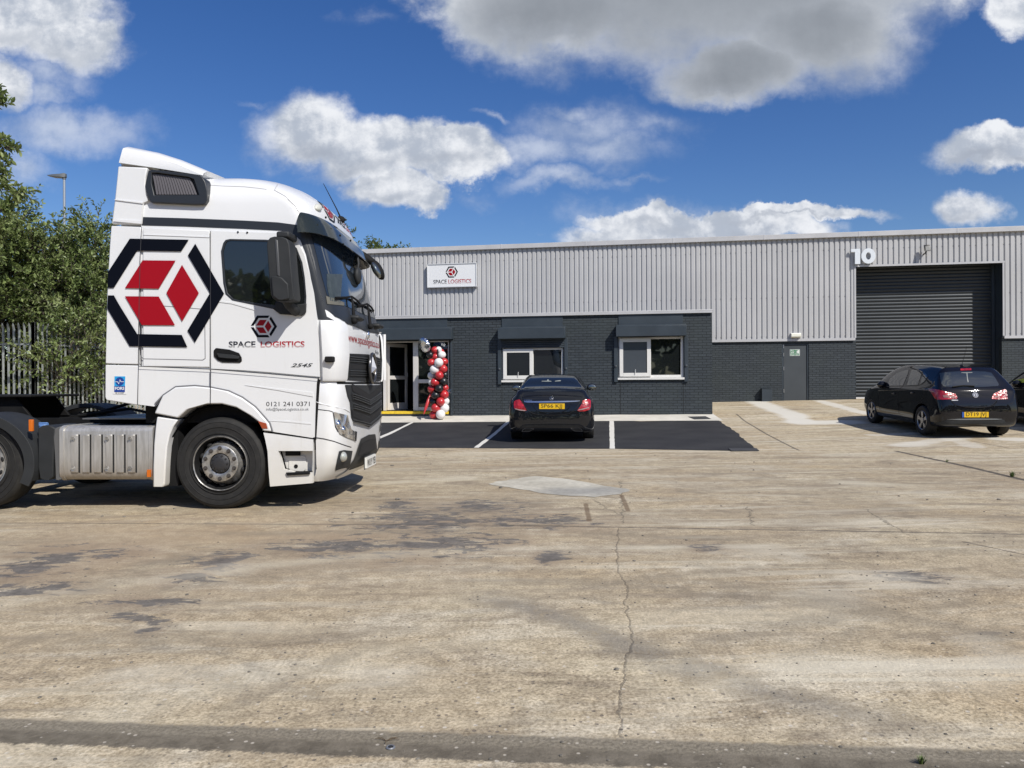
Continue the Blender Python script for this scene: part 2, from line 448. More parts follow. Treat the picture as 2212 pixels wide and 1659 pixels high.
    col = mix(tm * .66 * smooth(y, 3.0, 3.6) * smooth(fine * .6 + vfine * .4, .34, .54), col, (.155, .145, .13))
    for tr2, w_, k_ in (([(1240, 1290), (1420, 1315), (1660, 1330)], .05, .35), ([(1400, 1260), (1700, 1330), (2212, 1420)], .3, .18), ([(250, 1340), (520, 1500), (700, 1640)], .10, .28), ([(350, 1340), (560, 1450), (780, 1560)], .07, .25), ([(1360, 1150), (1480, 1200), (1660, 1330)], .12, .18)):
        gpts = [gp(*q) for q in tr2]; d = None
        for a_, b_ in zip(gpts, gpts[1:]):
            s_ = seg_dist(x, y, a_, b_); d = s_ if d is None else N.m('MINIMUM', d, s_)
        col = mix(smooth(d + (fine - .5) * .1, w_, 0.0) * k_ * smooth(drag, .35, .6), col, (.15, .135, .11))
    def arc(p1, p2, p3, w, k, colr, th=.5):
        a, b_, c_ = (gp(*q) for q in (p1, p2, p3))
        D = 2 * (a.x * (b_.y - c_.y) + b_.x * (c_.y - a.y) + c_.x * (a.y - b_.y))
        ux = ((a.x ** 2 + a.y ** 2) * (b_.y - c_.y) + (b_.x ** 2 + b_.y ** 2) * (c_.y - a.y) + (c_.x ** 2 + c_.y ** 2) * (a.y - b_.y)) / D
        uy = ((a.x ** 2 + a.y ** 2) * (c_.x - b_.x) + (b_.x ** 2 + b_.y ** 2) * (a.x - c_.x) + (c_.x ** 2 + c_.y ** 2) * (b_.x - a.x)) / D
        r = math.hypot(a.x - ux, a.y - uy); dx = x - ux; dy = y - uy
        d_ = N.m('ABSOLUTE', N.m('SQRT', dx * dx + dy * dy) - r + (med - .5) * .12)
        dp = d_ + (fine - .5) * .10
        return mix(smooth(dp, w, w * .15) * k * smooth(fbm(mapping(p, loc=(r, k * 9, 0)), .55, 4, .6), th - .06, th + .08), col, colr)
    dk_, lt_ = (.21, .18, .135), (.60, .55, .43)
    for q in (((0, 1400), (600, 1290), (1300, 1260), .16, .42, dk_), ((0, 1330), (700, 1240), (1500, 1255), .12, .40, dk_), ((200, 1560), (900, 1400), (1800, 1390), .22, .22, lt_), ((100, 1290), (800, 1200), (1700, 1200), .18, .28, lt_),
              ((1000, 1380), (1600, 1330), (2212, 1350), .25, .26, lt_), ((1250, 1500), (1700, 1350), (2212, 1300), .14, .36, dk_), ((1450, 1560), (1850, 1370), (2212, 1270), .10, .36, dk_), ((400, 1590), (1000, 1330), (1900, 1220), .10, .34, dk_),
              ((900, 1110), (1500, 1080), (2100, 1110), .3, .40, dk_), ((860, 1040), (1500, 1030), (2212, 1070), .35, .45, lt_), ((300, 1160), (1100, 1150), (1900, 1180), .16, .42, dk_), ((1300, 1580), (1500, 1470), (1900, 1440), .3, .35, lt_)):
        col = arc(*q)
    # worn channel across the yard by the camera
    a0, a1 = gp(0, 1552), gp(2212, 1622); b0, b1 = gp(0, 1606), gp(2212, 1690)
    def line_y(p0, p1): return x * ((p1.y - p0.y) / (p1.x - p0.x)) + (p0.y - p0.x * (p1.y - p0.y) / (p1.x - p0.x))
    jit = (fine - .5) * .10 + (vfine - .5) * .05
    ya = line_y(a0, a1) + jit; yb = line_y(b0, b1) + jit * .8
    ch = smooth(ya - y, -.012, .02) * smooth(y - yb, -.008, .02)
    chc = mix(smooth(fine, .35, .65), (.095, .082, .063), (.155, .135, .105))
    up = smooth((y - yb) - (ya - yb) * .52 + jit * .4, -.02, .03)
    chc = mix(up * .75, chc, mix(smooth(vfine, .4, .6), (.16, .14, .105), (.25, .22, .17)))
    chc = mix(smooth(v1, .30, .18) * smooth(vx, .80, .84), chc, (.40, .36, .30))
    col = mix(ch * .93, col, chc)
    # saw cut joints and the long crack
    def joint(p0, p1, w, colr, k=.8, amp=.02):
        g0, g1 = gp(*p0), gp(*p1)
        dd = seg_dist(x, y, g0, g1) + (fine - .5) * amp
        return mix(smooth(dd, w * 1.6, w * .5) * k, col, colr)
    dark = (.075, .065, .055)
    for a_, b_, w_, k_, am in (((-20, 1129.5), (1106, 1134.7), .014, .62, .03), ((1106, 1134.7), (2260, 1155), .02, .62, .05), ((826, 1017), (2212, 1026), .02, .35, .04), ((1591, 894.5), (1726, 973), .022, .8, .01),
                           ((1936, 974.5), (2090, 1008), .045, .93, .07), ((2090, 1008), (2230, 1041), .05, .93, .07), ((1640, 975.5), (2212, 979), .02, .4, .04), ((2100, 953), (2180, 968), .02, .6, .02), ((2080, 1170), (2212, 1198), .012, .7, .03)):
        col = joint(a_, b_, w_, dark, k_, am)
    cr = [(1336, 1141), (1331, 1190), (1336, 1235), (1356, 1271), (1351, 1301), (1364, 1386), (1351, 1426), (1342, 1490), (1334, 1526), (1343, 1591)]
    wig = (fbm(p, 8, 5, .7) - .5) * .10
    dd = None
    for a_, b_ in zip(cr, cr[1:]):
        g0, g1 = gp(*a_), gp(*b_); s_ = seg_dist(x + wig, y, g0, g1); dd = s_ if dd is None else N.m('MINIMUM', dd, s_)
    col = mix(smooth(dd, .0065, .002) * .5, col, (.05, .042, .035))
    wig2 = (fbm(mapping(p, loc=(3, 3, 0)), 5, 4, .65) - .5) * .25
    for a_, b_ in (((1340, 1040), (1345, 1130)), ((1615, 1095), (1626, 1135)), ((1870, 1100), (1950, 1150)), ((1280, 1080), (1335, 1110))):
        s_ = seg_dist(x + wig2, y, gp(*a_), gp(*b_)); col = mix(smooth(s_, .014, .006) * .55, col, (.08, .07, .055))
    for a_, b_ in (((1265, 1088), (1273, 1125)), ((1343, 1070), (1357, 1104))):     # short rusty saw marks
        s_ = seg_dist(x, y, gp(*a_), gp(*b_)) + (fine - .5) * .02
        col = mix(smooth(s_, .035, .015) * .7, col, (.13, .085, .05))
    # pale new concrete in an L outside the big door
    def band(pts, w, k, colr=(.60, .575, .51)):
        gpts = [gp(*q) for q in pts]; d = None
        for a_, b_ in zip(gpts, gpts[1:]):
            s_ = seg_dist(x, y, a_, b_); d = s_ if d is None else N.m('MINIMUM', d, s_)
        return mix(smooth(d + (med - .5) * .5 + (fine - .5) * .25, w, w * .45) * k, col, colr)
    col = band([(1630, 866), (1665, 880), (1735, 912)], .46, .92)
    col = band([(1735, 912.5), (1830, 912)], .62, .9)
    col = band([(1772, 866), (1868, 893)], .26, .8)
    col = band([(2160, 948), (2260, 951)], .42, .8)
    col = band([(1890, 940), (1975, 936)], .2, .45)
    col = band([(1945, 962), (2080, 944)], .3, .55)
    col = band([(2050, 946), (2110, 966)], .25, .45)
    N.lk(col, b.inputs['Base Color'])
    b.inputs['Roughness'].default_value = .88
    b.inputs['Specular IOR Level'].default_value = .25
    h = fine * .5 + vfine * .35 + smooth(v1, .1, .35) * .12 + brs * .25 - smooth(dd, .012, .004) * .35
    N.lk(bumpn(h, .55, .02), b.inputs['Normal'])
M_conc = mat('yard_concrete', fn=concrete)
def grid_sheet(name, xs, ys, m, dz=0.0):
    me = bpy.data.meshes.new(name)
    vs = [(x, y, gz(x, y) + dz) for y in ys for x in xs]; w = len(xs)
    fs = [(j * w + i, j * w + i + 1, (j + 1) * w + i + 1, (j + 1) * w + i) for j in range(len(ys) - 1) for i in range(w - 1)]
    me.from_pydata(vs, [], fs); me.materials.append(m); me.polygons.foreach_set('use_smooth', [True] * len(fs)); me.update()
    o = bpy.data.objects.new(name, me); COL.objects.link(o); return o
xs = [-900, -400, -200, -100, -60] + [-40 + 1.0 * i for i in range(81)] + [60, 100, 200, 400, 900]
ys = [-300, -100, -40, -20, -10] + [-5 + .5 * i for i in range(101)] + [60, 100, 200, 400, 900, 2500]
grd = tag(grid_sheet('ground', xs, ys, M_conc), kind='structure')
def drape(name, poly, m, dz, step=.35, kind='structure', jag=0.0, skirt=0.0):
    """a thin sheet following the ground, from an xy outline; optionally with a ragged rim and downturned sides"""
    bm = bmesh.new()
    if jag:
        q = []
        for a, b in zip(poly, poly[1:] + poly[:1]):
            a, b = Vector(a), Vector(b); L = (b - a).length; n = max(1, int(L / .12))
            for i in range(n):
                p = a.lerp(b, i / n); w = noise.noise(Vector((p.x * 2.3, p.y * 2.3, 1.7))) * jag + noise.noise(Vector((p.x * 9, p.y * 9, 4))) * jag * .5
                nn = Vector((b.y - a.y, a.x - b.x)).normalized(); q.append(p + nn * w)
        poly = q
    f = bm.faces.new([bm.verts.new((p[0], p[1], 0)) for p in poly])
    lo = Vector((min(p[0] for p in poly), min(p[1] for p in poly))); hi = Vector((max(p[0] for p in poly), max(p[1] for p in poly)))
    for ax, a, b in ((0, lo.x, hi.x), (1, lo.y, hi.y)):
        k = a + step
        while k < b:
            co = Vector((k, 0, 0)) if ax == 0 else Vector((0, k, 0)); no = Vector((1, 0, 0)) if ax == 0 else Vector((0, 1, 0))
            bmesh.ops.bisect_plane(bm, geom=bm.verts[:] + bm.edges[:] + bm.faces[:], plane_co=co, plane_no=no); k += step
    bmesh.ops.triangulate(bm, faces=bm.faces[:])
    for v in bm.verts: v.co.z = gz(v.co.x, v.co.y) + dz
    if skirt:
        ed = [e for e in bm.edges if e.is_boundary]; r = bmesh.ops.extrude_edge_only(bm, edges=ed)
        for v in [g for g in r['geom'] if isinstance(g, bmesh.types.BMVert)]: v.co.z -= skirt
    bmesh.ops.recalc_face_normals(bm, faces=bm.faces)
    me = bpy.data.meshes.new(name); bm.to_mesh(me); bm.free(); me.materials.append(m)
    o = bpy.data.objects.new(name, me); COL.objects.link(o)
    if kind: o['kind'] = kind
    return o
def pxpoly(pts): return [tuple(gp(*p).xy) for p in pts]
def tarmac_fn(m, b):
    c = coord(); x, y, z = xyz(c); p = comb(x, y, 0.0)
    n1 = fbm(p, 1.2, 5, .6); n2 = fbm(p, 45, 3, .7); n3 = fbm(mapping(p, (.4, 2, 1), rot=(0, 0, .15)), 1.5, 5, .65)
    col = mix(smooth(n1, .3, .7), (.022, .022, .024), (.036, .036, .037))
    col = mix(smooth(n3, .55, .8) * .5, col, (.060, .058, .055))
    col = mix(1.0, col, mix(smooth(n2, .3, .7), (.6, .6, .6), (1.5, 1.5, 1.5)), 'MULTIPLY')
    N.lk(col, b.inputs['Base Color']); b.inputs['Roughness'].default_value = .82; b.inputs['Specular IOR Level'].default_value = .3
    N.lk(bumpn(n2, .5, .01), b.inputs['Normal'])
M_tar = mat('bay_tarmac', fn=tarmac_fn)
def linepaint(m, b):
    c = coord(); n1 = fbm(c, 25, 5, .7); n2 = fbm(c, 2, 3)
    N.lk(mix(smooth(n1, .60, .72) * .6, mix(n2, (.62, .60, .54), (.72, .70, .64)), (.22, .21, .19)), b.inputs['Base Color']); b.inputs['Roughness'].default_value = .7
M_line = mat('line_paint', fn=linepaint)
M_strip = mat('new_concrete', (.60, .57, .50), .85, var=.12, vscale=2.2, bump=.3, bscale=40)
def patch_fn(m, b):
    c = coord(); x, y, z = xyz(c); p = comb(x, y, 0.0); g = gp(1265, 1062)
    n1 = fbm(p, 1.1, 6, .65, .5); n2 = fbm(p, 14, 5, .65)
    dx = x - g.x; dy = (y - g.y) / .6
    d = N.m('SQRT', dx * dx + dy * dy)
    col = mix(smooth(n1, .35, .65), (.40, .37, .30), (.53, .50, .42))
    col = mix(smooth(d + (n1 - .5) * 1.2, .9, .2) * .62, col, (.22, .22, .215))
    col = mix(1.0, col, mix(smooth(n2, .3, .7), (.85, .85, .85), (1.1, 1.1, 1.1)), 'MULTIPLY')
    N.lk(col, b.inputs['Base Color']); b.inputs['Roughness'].default_value = .85
M_patch = mat('patch_concrete', fn=patch_fn)
drape('parking_bay_tarmac', pxpoly([(560, 964), (826, 967.6), (1326, 970), (1638, 975), (1629, 967), (1589, 934), (1553, 908.6), (1321, 909.5), (1100, 911), (560, 914)]), M_tar, .006, jag=.05)
drape('concrete_repair_patch', pxpoly([(1053, 1045.7), (1100, 1036), (1156, 1028.7), (1214, 1034.5), (1290, 1047), (1366, 1059), (1340, 1068), (1281, 1076), (1230, 1072), (1174, 1064.4), (1110, 1056)]), M_patch, .004, jag=.13)
def linem(pts, name='road_marking'):
    drape(name, pxpoly(pts), M_line, .010, jag=.012)
linem([(887, 913.5), (894, 913), (830, 944.5), (815, 951), (800, 956), (789, 956)])
linem([(1094, 911.6), (1102, 911.2), (1034, 968.2), (1023.5, 968.0)])
linem([(1316.5, 910.2), (1326, 910.2), (1328.6, 970.4), (1317, 970.2)])
drape('pavement', pxpoly([(560, 915.5), (1100, 911.3), (1321, 909.7), (1561, 909), (1541, 895.5), (1541, 894), (560, 897)]), M_strip, .012, skirt=.03, step=.3)
M_iron = mat('cast_iron', (.05, .05, .052), .7, var=.3, vscale=12)
o = drape('drain_cover', pxpoly([(1486, 901.5), (1524, 900.5), (1536, 906.2), (1500, 907.2)]), mat('dark_patch', (.045, .048, .05), .8, var=.3, vscale=8), .02, kind=None, skirt=.004)
tag(o, 'dark flat cover in the pale strip at the brick corner', 'cover')
o = drape('drain_cover', pxpoly([(1573, 970.5), (1634, 970.2), (1640, 975.2), (1580, 975.6)]), M_iron, .02, kind=None, skirt=.01)
tag(o, 'grey drain cover at the front edge of the tarmac bays', 'drain')
# ------------------------------------------------------------------ building
BF = Frame((0, 21.93, 0), -math.atan(.1711))
DM = 5.46                                      # main wall stands this far behind the office front
bld = tag(empty('industrial_unit', BF.loc, BF.rz), 'long industrial unit of grey ribbed cladding over dark painted brick', 'building')
ZB = .2
def brickfn(c0, c1, mortar, scale=1.0):
    def fn(m, b):
        c = coord(); x, y, z = xyz(c)
        v = comb(x + y, z, 0.0)
        t = N.nt.nodes.new('ShaderNodeTexBrick'); N.lk(v, t.inputs['Vector'])
        t.inputs['Scale'].default_value = 1.0; t.inputs['Brick Width'].default_value = .225; t.inputs['Row Height'].default_value = .075
        t.inputs['Mortar Size'].default_value = .0075; t.inputs['Mortar Smooth'].default_value = .25; t.inputs['Bias'].default_value = 0
        t.inputs['Color1'].default_value = (*c0, 1); t.inputs['Color2'].default_value = (*c1, 1); t.inputs['Mortar'].default_value = (*mortar, 1)
        n1 = fbm(c, 30, 4, .7); n0 = fbm(c, .8, 4)
        col = mix(1.0, N(t.outputs[0]), mix(smooth(n1, .3, .7), (.85, .85, .85), (1.15, 1.15, 1.15)), 'MULTIPLY')
        col = mix(smooth(n0, .4, .7) * .35, col, (.040, .050, .048))
        N.lk(col, b.inputs['Base Color']); b.inputs['Roughness'].default_value = .62; b.inputs['Specular IOR Level'].default_value = .35
        N.lk(bumpn(n1 * .25 - N(t.outputs['Fac']), .9, .012), b.inputs['Normal'])
    return fn
M_brick = mat('painted_brick', fn=brickfn((.031, .039, .047), (.042, .052, .061), (.010, .013, .016)))
M_clad = mat('cladding_grey', (.43, .43, .445), .42, .0, spec=.5, var=.07, vscale=1.2, streak=.0)
def cladfn(m, b):
    c = coord(); x, y, z = xyz(c)
    n0 = fbm(mapping(c, (3, 3, .25)), 2, 5, .6); n1 = fbm(c, .5, 3); n2 = fbm(c, 40, 3)
    col = mix(smooth(n1, .3, .7), (.41, .41, .415), (.455, .455, .46))
    col = mix(smooth(n0, .5, .8) * .35, col, (.33, .33, .34))
    col = mix(smooth(n2, .55, .8) * .12, col, (.25, .25, .25))
    N.lk(col, b.inputs['Base Color']); b.inputs['Roughness'].default_value = .48
M_clad = mat('ribbed_cladding', fn=cladfn)
M_flash = mat('flashing', (.46, .46, .47), .45, var=.08, vscale=1.5)
M_white = mat('white_trim', (.62, .62, .62), .4, var=.05)
M_anth = mat('anthracite_panel', (.034, .045, .056), .45, var=.15, vscale=1.6, bump=.15, bscale=5)
M_anthd = mat('anthracite_door', (.050, .058, .065), .5, var=.10, vscale=1.2)
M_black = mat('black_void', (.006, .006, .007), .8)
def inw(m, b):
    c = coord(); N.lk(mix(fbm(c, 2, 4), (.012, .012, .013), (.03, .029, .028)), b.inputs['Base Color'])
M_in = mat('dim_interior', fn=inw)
def F0(px, py): return BF.y(px, py, 0.0)
def FM(px, py): return BF.y(px, py, DM)
uc = F0(1538.6, 800)[0]                       # office corner
zt0 = F0(1538, 670)[1]
uL0 = -6.6; uLm = -8.6; uRm = 24.0
zc = FM(1541, 737)[1]                         # foot of the cladding
zr = FM(1500, 523)[1]; zr2 = FM(1500, 514.6)[1]
dL, zdt = FM(1848, 576); dR = FM(2164, 700)[0]
# office box
EN0, EN1 = F0(822, 800)[0], F0(972, 800)[0]; zen = F0(900, 737)[1]
w1 = (F0(1085, 800)[0], F0(1216.5, 800)[0], F0(1150, 823)[1], F0(1150, 731)[1])
w2 = (F0(1336, 800)[0], F0(1476.5, 800)[0], F0(1405, 819)[1], F0(1405, 727)[1])
def xz(a, b, d): return (a, d, b)
m = MB()
m.prism([(uL0, ZB), (uc, ZB), (uc, zt0), (uL0, zt0)], xz, 0, .25, holes=[
    [(EN0, ZB + .02), (EN1, ZB + .02), (EN1, zen), (EN0, zen)], [(w1[0], w1[2]), (w1[1], w1[2]), (w1[1], w1[3]), (w1[0], w1[3])], [(w2[0], w2[2]), (w2[1], w2[2]), (w2[1], w2[3]), (w2[0], w2[3])]])
m.box(uc - .25, uc, .2501, DM, ZB, zt0)
m.box(uL0, uL0 + .25, .2501, DM, ZB, zt0)
fd0, fd1 = FM(1689.5, 800)[0], FM(1747, 800)[0]; zfd = FM(1717, 742)[1]
m.prism([(uLm, ZB), (dL, ZB), (dL, zc + .02), (uLm, zc + .02)], xz, DM, DM + .22, holes=[[(fd0, ZB + .02), (fd1, ZB + .02), (fd1, zfd), (fd0, zfd)]])
m.box(dR, uRm, DM, DM + .22, ZB, zc + .02)
m.box(dL - .22, dL - .001, DM + .221, DM + 1.2, ZB, zc)
m.box(uLm, uLm + .22, DM + .221, 30, ZB, zc)
m.box(uRm - .22, uRm, DM + .221, 30, ZB, zc)
m.build('brick_wall', M_brick, bld)
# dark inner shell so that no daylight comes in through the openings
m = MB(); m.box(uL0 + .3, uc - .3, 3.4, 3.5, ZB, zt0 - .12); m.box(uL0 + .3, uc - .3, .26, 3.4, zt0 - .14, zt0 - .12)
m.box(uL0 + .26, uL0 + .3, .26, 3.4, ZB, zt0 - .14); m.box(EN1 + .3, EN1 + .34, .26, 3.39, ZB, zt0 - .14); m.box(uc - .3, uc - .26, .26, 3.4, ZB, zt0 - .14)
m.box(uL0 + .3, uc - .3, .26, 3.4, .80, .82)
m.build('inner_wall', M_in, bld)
m = MB(); m.box(uL0 - .02, uc, .05, DM, zt0 - .12, zt0 - .03); m.build('office_roof', mat('felt_roof', (.12, .12, .13), .8), bld)
# coping along the office top
zs = .125
m = MB(); m.box(uL0 - .04, uc + .02, -.07, .27, zt0 - .01, zt0 + .02); m.box(uL0 - .04, uc + .02, -.07, -.055, zt0 - .075, zt0 - .01)
m.build('coping', M_flash, bld, bevel=.006)
# ribbed cladding
def ribs(m, u0, u1, z0, z1, y0):
    P = .1667; k0 = math.ceil(u0 / P); prof = []
    k = k0 - 1
    while k * P < u1 + P:
        b = k * P
        prof += [(b, 0), (b + .100, 0), (b + .118, .034), (b + .147, .034)]     # crest, slope, pan, slope back
        k += 1
    pts = []
    for (a, da), (c, dc) in zip(prof, prof[1:]):
        if c <= u0 or a >= u1: continue
        if a < u0: da = da + (dc - da) * (u0 - a) / (c - a); a = u0
        pts.append((a, da))
    pts.append((u1, pts[-1][1]))
    n = len(pts)
    vs = [(a, y0 + d, z0) for a, d in pts] + [(a, y0 + d, z1) for a, d in pts]
    m.add(vs, [(i, i + 1, n + i + 1, n + i) for i in range(n - 1)])
YC = DM - .05
m = MB()
ribs(m, uLm, dL - .03, zc, zr, YC); ribs(m, dL - .03, dR + .05, zdt + .03, zr, YC); ribs(m, dR + .05, uRm, zc, zr, YC)
CLM = m
m = MB(); m.box(uLm, uRm, DM + .001, DM + .02, zc + .03, zdt); m2 = m
m = MB(); m.box(uLm, dL - .05, DM, DM + .1, zc + .04, zr); m.box(dL - .05, dR + .05, DM, DM + .1, zdt + .06, zr); m.box(dR + .05, uRm, DM, DM + .1, zc + .04, zr)
m.build('cladding_backing', M_clad, bld)
random.seed(3)
m = MB()
for zf in (zc + .12, zc + (zr - zc) * .42, zr - .42):
    k = math.ceil(uLm / .1667) + 1; i = 0
    while k * .1667 < uRm - .2:
        u = k * .1667 + .132
        if not (dL - .1 < u < dR + .1 and zf < zdt + .05):
            if i % 3 != 1: m.cyl((u, YC + .034, zf), (u, YC + .018, zf), .012, .010, 6)
        i += 1; k += 1
SCR = m
CLM.add(SCR.v, SCR.f, 1); cl = CLM.build('cladding', [M_clad, mat('screw_cap', (.12, .12, .13), .4)], bld, fix=False)
# flashings: foot of the cladding, door reveal, eaves
m = MB()
m.box(uc - .3, dL - .0305, YC - .02, YC - .004, zc - .04, zc + .045); m.box(dR + .0505, uRm, YC - .02, YC - .004, zc - .04, zc + .045)
m.box(dL - .05, dR + .07, YC - .022, YC - .006, zdt - .02, zdt + .045)
m.box(dL - .06, dL - .004, YC - .019, YC - .003, zc + .046, zdt - .021); m.box(dR + .004, dR + .06, YC - .019, YC - .003, zc + .046, zdt - .021)
m.box(uc + .0, uc + .07, YC - .018, YC - .005, zc + .046, zt0 + .05)
m.build('trim_flashing', M_flash, bld)
m = MB()
m.box(uLm - .1, uRm + .1, YC - .10, YC + .16, zr2 - .16, zr2); m.box(uLm - .1, uRm + .1, YC - .05, YC + .1, zr - .015, zr2 - .161)
u = uLm + 1.3
while u < uRm:
    m.box(u, u + .05, YC - .104, YC - .05, zr2 - .164, zr2 + .004); u += 3.0
ev = m.build('eaves_flashing', M_flash, bld, bevel=.008)
m = MB(); m.box(uLm, uRm, DM + .1, 34, zr2 - .35, zr2 - .06); m.box(uLm, uRm, 33.8, 34, ZB, zr2 - .35); m.box(uLm, uLm + .1, DM + .23, 33.8, zc + .01, zr2 - .35); m.box(uRm - .1, uRm, DM + .23, 33.8, zc + .01, zr2 - .35)
m.build('roof', M_clad, bld)
# big roller door, set back .61
DD = DM + .61 - .05
m = MB(); prof = []
z = 1.02; P = .1135
while z < zdt + .3:
    for t in (0, .12, .3, .5, .7, .88): prof.append((z + P * t, -.022 * math.sin(math.pi * min(1, t / .88)) ** .6 if t < .88 else .004))
    prof.append((z + P * .94, .004)); z += P
vs = []; 
for zz, dd in prof: vs += [(dL + .02, DD + dd, zz), (dR - .02, DD + dd, zz)]
m.add(vs, [(2 * i, 2 * i + 1, 2 * i + 3, 2 * i + 2) for i in range(len(prof) - 1)])
rd = m.build('roller_door', mat('roller_slats', (.026, .033, .040), .42, .1, var=.12, vscale=1.0, streak=.2), bld, fix=False, smooth=40)
g0, g1 = BF.y(1850, 861, DD)[1], 0
m = MB(); m.box(dL + .03, dR - .03, DD - .035, DD + .03, g0 - .06, g0 + .045); m.build('bottom_rail', M_white, rd, bevel=.005)
MB().box(dR - .10, dR - .012, DD - .10, DD + .06, ZB, zdt + .2).build('guide_rail', M_anth, rd); MB().box(dL + .012, dL + .05, DD - .02, DD + .05, ZB, zdt + .2).build('guide_rail', M_anth, rd)
m = MB(); m.box(dL + .0, dR, YC, DD + .05, zdt + .02, zdt + .05); m.box(dR + .0, dR + .03, YC + .002, DD + .2, zc, zdt + .02); m.box(dR, dR + .03, DM + .23, DD + .2, ZB, zc); m.box(dL - .03, dL - .0015, YC + .002, DD + .2, zc, zdt + .02)
m.build('door_reveal', M_anth, bld)
# fire door
m = MB(); m.box(fd0, fd0 + .05, DM + .02, DM + .16, ZB, zfd); m.box(fd1 - .05, fd1, DM + .02, DM + .16, ZB, zfd); m.box(fd0 + .05, fd1 - .05, DM + .02, DM + .16, zfd - .05, zfd)
zfb = FM(1717, 866)[1]
fdr = MB().box(fd0 + .056, fd1 - .056, DM + .045, DM + .10, zfb + .01, zfd - .056).build('door', M_anthd, bld, bevel=.004)
m.build('frame', M_anth, fdr, bevel=.004)
for py in (745.5, 763, 793, 841):
    zz = FM(1690, py + 3)[1]
    MB().cyl((fd0 + .052, DM + .012, zz - .06), (fd0 + .052, DM + .012, zz + .06), .012, n=8).build('hinge', mat('steel', (.55, .55, .56), .35, .9), fdr)
# shutter boxes, windows
M_upvc = mat('upvc_white', (.70, .69, .66), .3, var=.03)
def glassfn(m, b):
    b.inputs['Base Color'].default_value = (.010, .012, .013, 1); b.inputs['Roughness'].default_value = .02; b.inputs['Specular IOR Level'].default_value = .9; b.inputs['IOR'].default_value = 1.55
M_glass = mat('window_glass', fn=glassfn)
M_glassb = mat('painted_sky_glass', (.06, .07, .085), .12, spec=.8)  # clear pane: reflected sky painted in as a paler blue-grey base colour
def shutter(pl, pr, pyt, pyb, ul, ur, upt, par, dep=.29):
    a, zt = F0(pl, pyt); b = F0(pr, pyt)[0]; zb = F0((pl + pr) / 2, pyb)[1]
    # the box face is nearer than the wall: solve on its own plane
    a = BF.y(pl, pyt, -dep)[0]; b = BF.y(pr, pyt, -dep)[0]; zt = BF.y((pl + pr) / 2, pyt, -dep)[1]; zb = BF.y((pl + pr) / 2, pyb, -dep)[1]
    bx = MB().prism([(-.001, zb + .02), (-dep, zb), (-dep, zt), (-.001, zt + .05)], lambda p, q, d: (d, p, q), a, b).build('shutter_box', M_anth, par, bevel=.008)
    c, d = F0(ul, 690)[0], F0(ur, 690)[0]; ztt = F0((ul + ur) / 2, upt)[1]
    MB().box(c, d, -.024, -.002, zt + .03, ztt).build('fascia_panel', M_anth, par, bevel=.004)
    return a, b, zb
def window(w, pl, pr, pyt, pyb, box, side, rolled):
    root = MB()
    u0, u1 = F0(pl, 780)[0], F0(pr, 780)[0]; zt = F0((pl + pr) / 2, pyt)[1]; zb = F0((pl + pr) / 2, pyb)[1]
    um = F0(side, 780)[0]; f = .07
    y0, y1 = .02, .10
    root.box(u0, u0 + f, y0, y1, zb, w[3]); root.box(u1 - f, u1, y0, y1, zb, w[3]); root.box(u0 + f, u1 - f, y0, y1, zb, zb + f); root.box(u0 + f, u1 - f, y0, y1, zt - .03, zt + .03); root.box(um - .04, um + .04, y0, y1, zb + f, zt - .03)
    wn = root.build('window', M_upvc, bld, bevel=.006)
    MB().box(um + .04, u1 - f, .065, .072, zb + f, zt - .03).build('pane', M_glass, wn)
    # opening casement standing a little proud on the near-left half
    s = MB(); c0, c1, d0, d1 = u0 + .03, um + .035, zb + .03, zt - .005; g = .10
    s.box(c0, c0 + g, -.035, .019, d0, d1); s.box(c1 - g, c1, -.035, .019, d0, d1); s.box(c0 + g, c1 - g, -.035, .019, d0, d0 + g); s.box(c0 + g, c1 - g, -.035, .019, d1 - g, d1)
    ca = s.build('casement', M_upvc, wn, bevel=.006)
    MB().box(c0 + g, c1 - g, -.012, -.005, d0 + g, d1 - g).build('pane', M_glassb if not rolled else M_glass, ca)
    MB().tube([((c0 + c1) / 2, -.05, d0 + g * .6), ((c0 + c1) / 2 + .01, -.055, d0 + g + .10)], .008, 6).build('handle', M_white, ca)
    MB().box(u0 - .02, u1 + .02, -.07, .02, zb - .06, zb - .003).build('sill', M_upvc, wn, bevel=.005)
    a, b, z0 = shutter(*box, par=wn)
    for (q0, q1) in ((u0 - .12, u0 - .02), (u1 + .02, u1 + .12)): MB().box(q0, q1, -.06, -.003, zb - .12, z0 + .02).build('shutter_rail', M_anth, wn, bevel=.004)
    for q in (u0 - .07, u1 + .07): MB().ball((q, -.075, zb + .32), (.03, .02, .03), 10, 6).build('lock', mat('lock_grey', (.10, .11, .12), .3, .3), wn)
    if rolled:
        s = MB(); zz = zt + .02
        while zz < z0 + .05:
            s.prism([(-.05, zz), (-.062, zz + .03), (-.05, zz + .055), (-.035, zz + .055), (-.035, zz)], lambda p, q, d: (d, p, q), u0 - .02, u1 + .02); zz += .056
        s.build('shutter_slats', M_anth, wn)
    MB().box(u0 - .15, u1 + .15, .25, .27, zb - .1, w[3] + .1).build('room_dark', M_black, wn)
window(w1, 1085, 1218, 753.5, 821, (1075, 1220.5, 707.5, 731.3, 1084, 1216, 680), 1149, True)
window(w2, 1336, 1476.5, 730, 815.5, (1330.4, 1483, 702.6, 726, 1336, 1475, 674.5), 1403, False)
# service seams in the brick under the windows
for px in (1084.5, 1340.5, 1476):
    u = F0(px, 850)[0]; MB().box(u - .006, u + .006, -.004, -.0005, ZB, w2[2] - .1).build('wall_seam', M_black, bld)
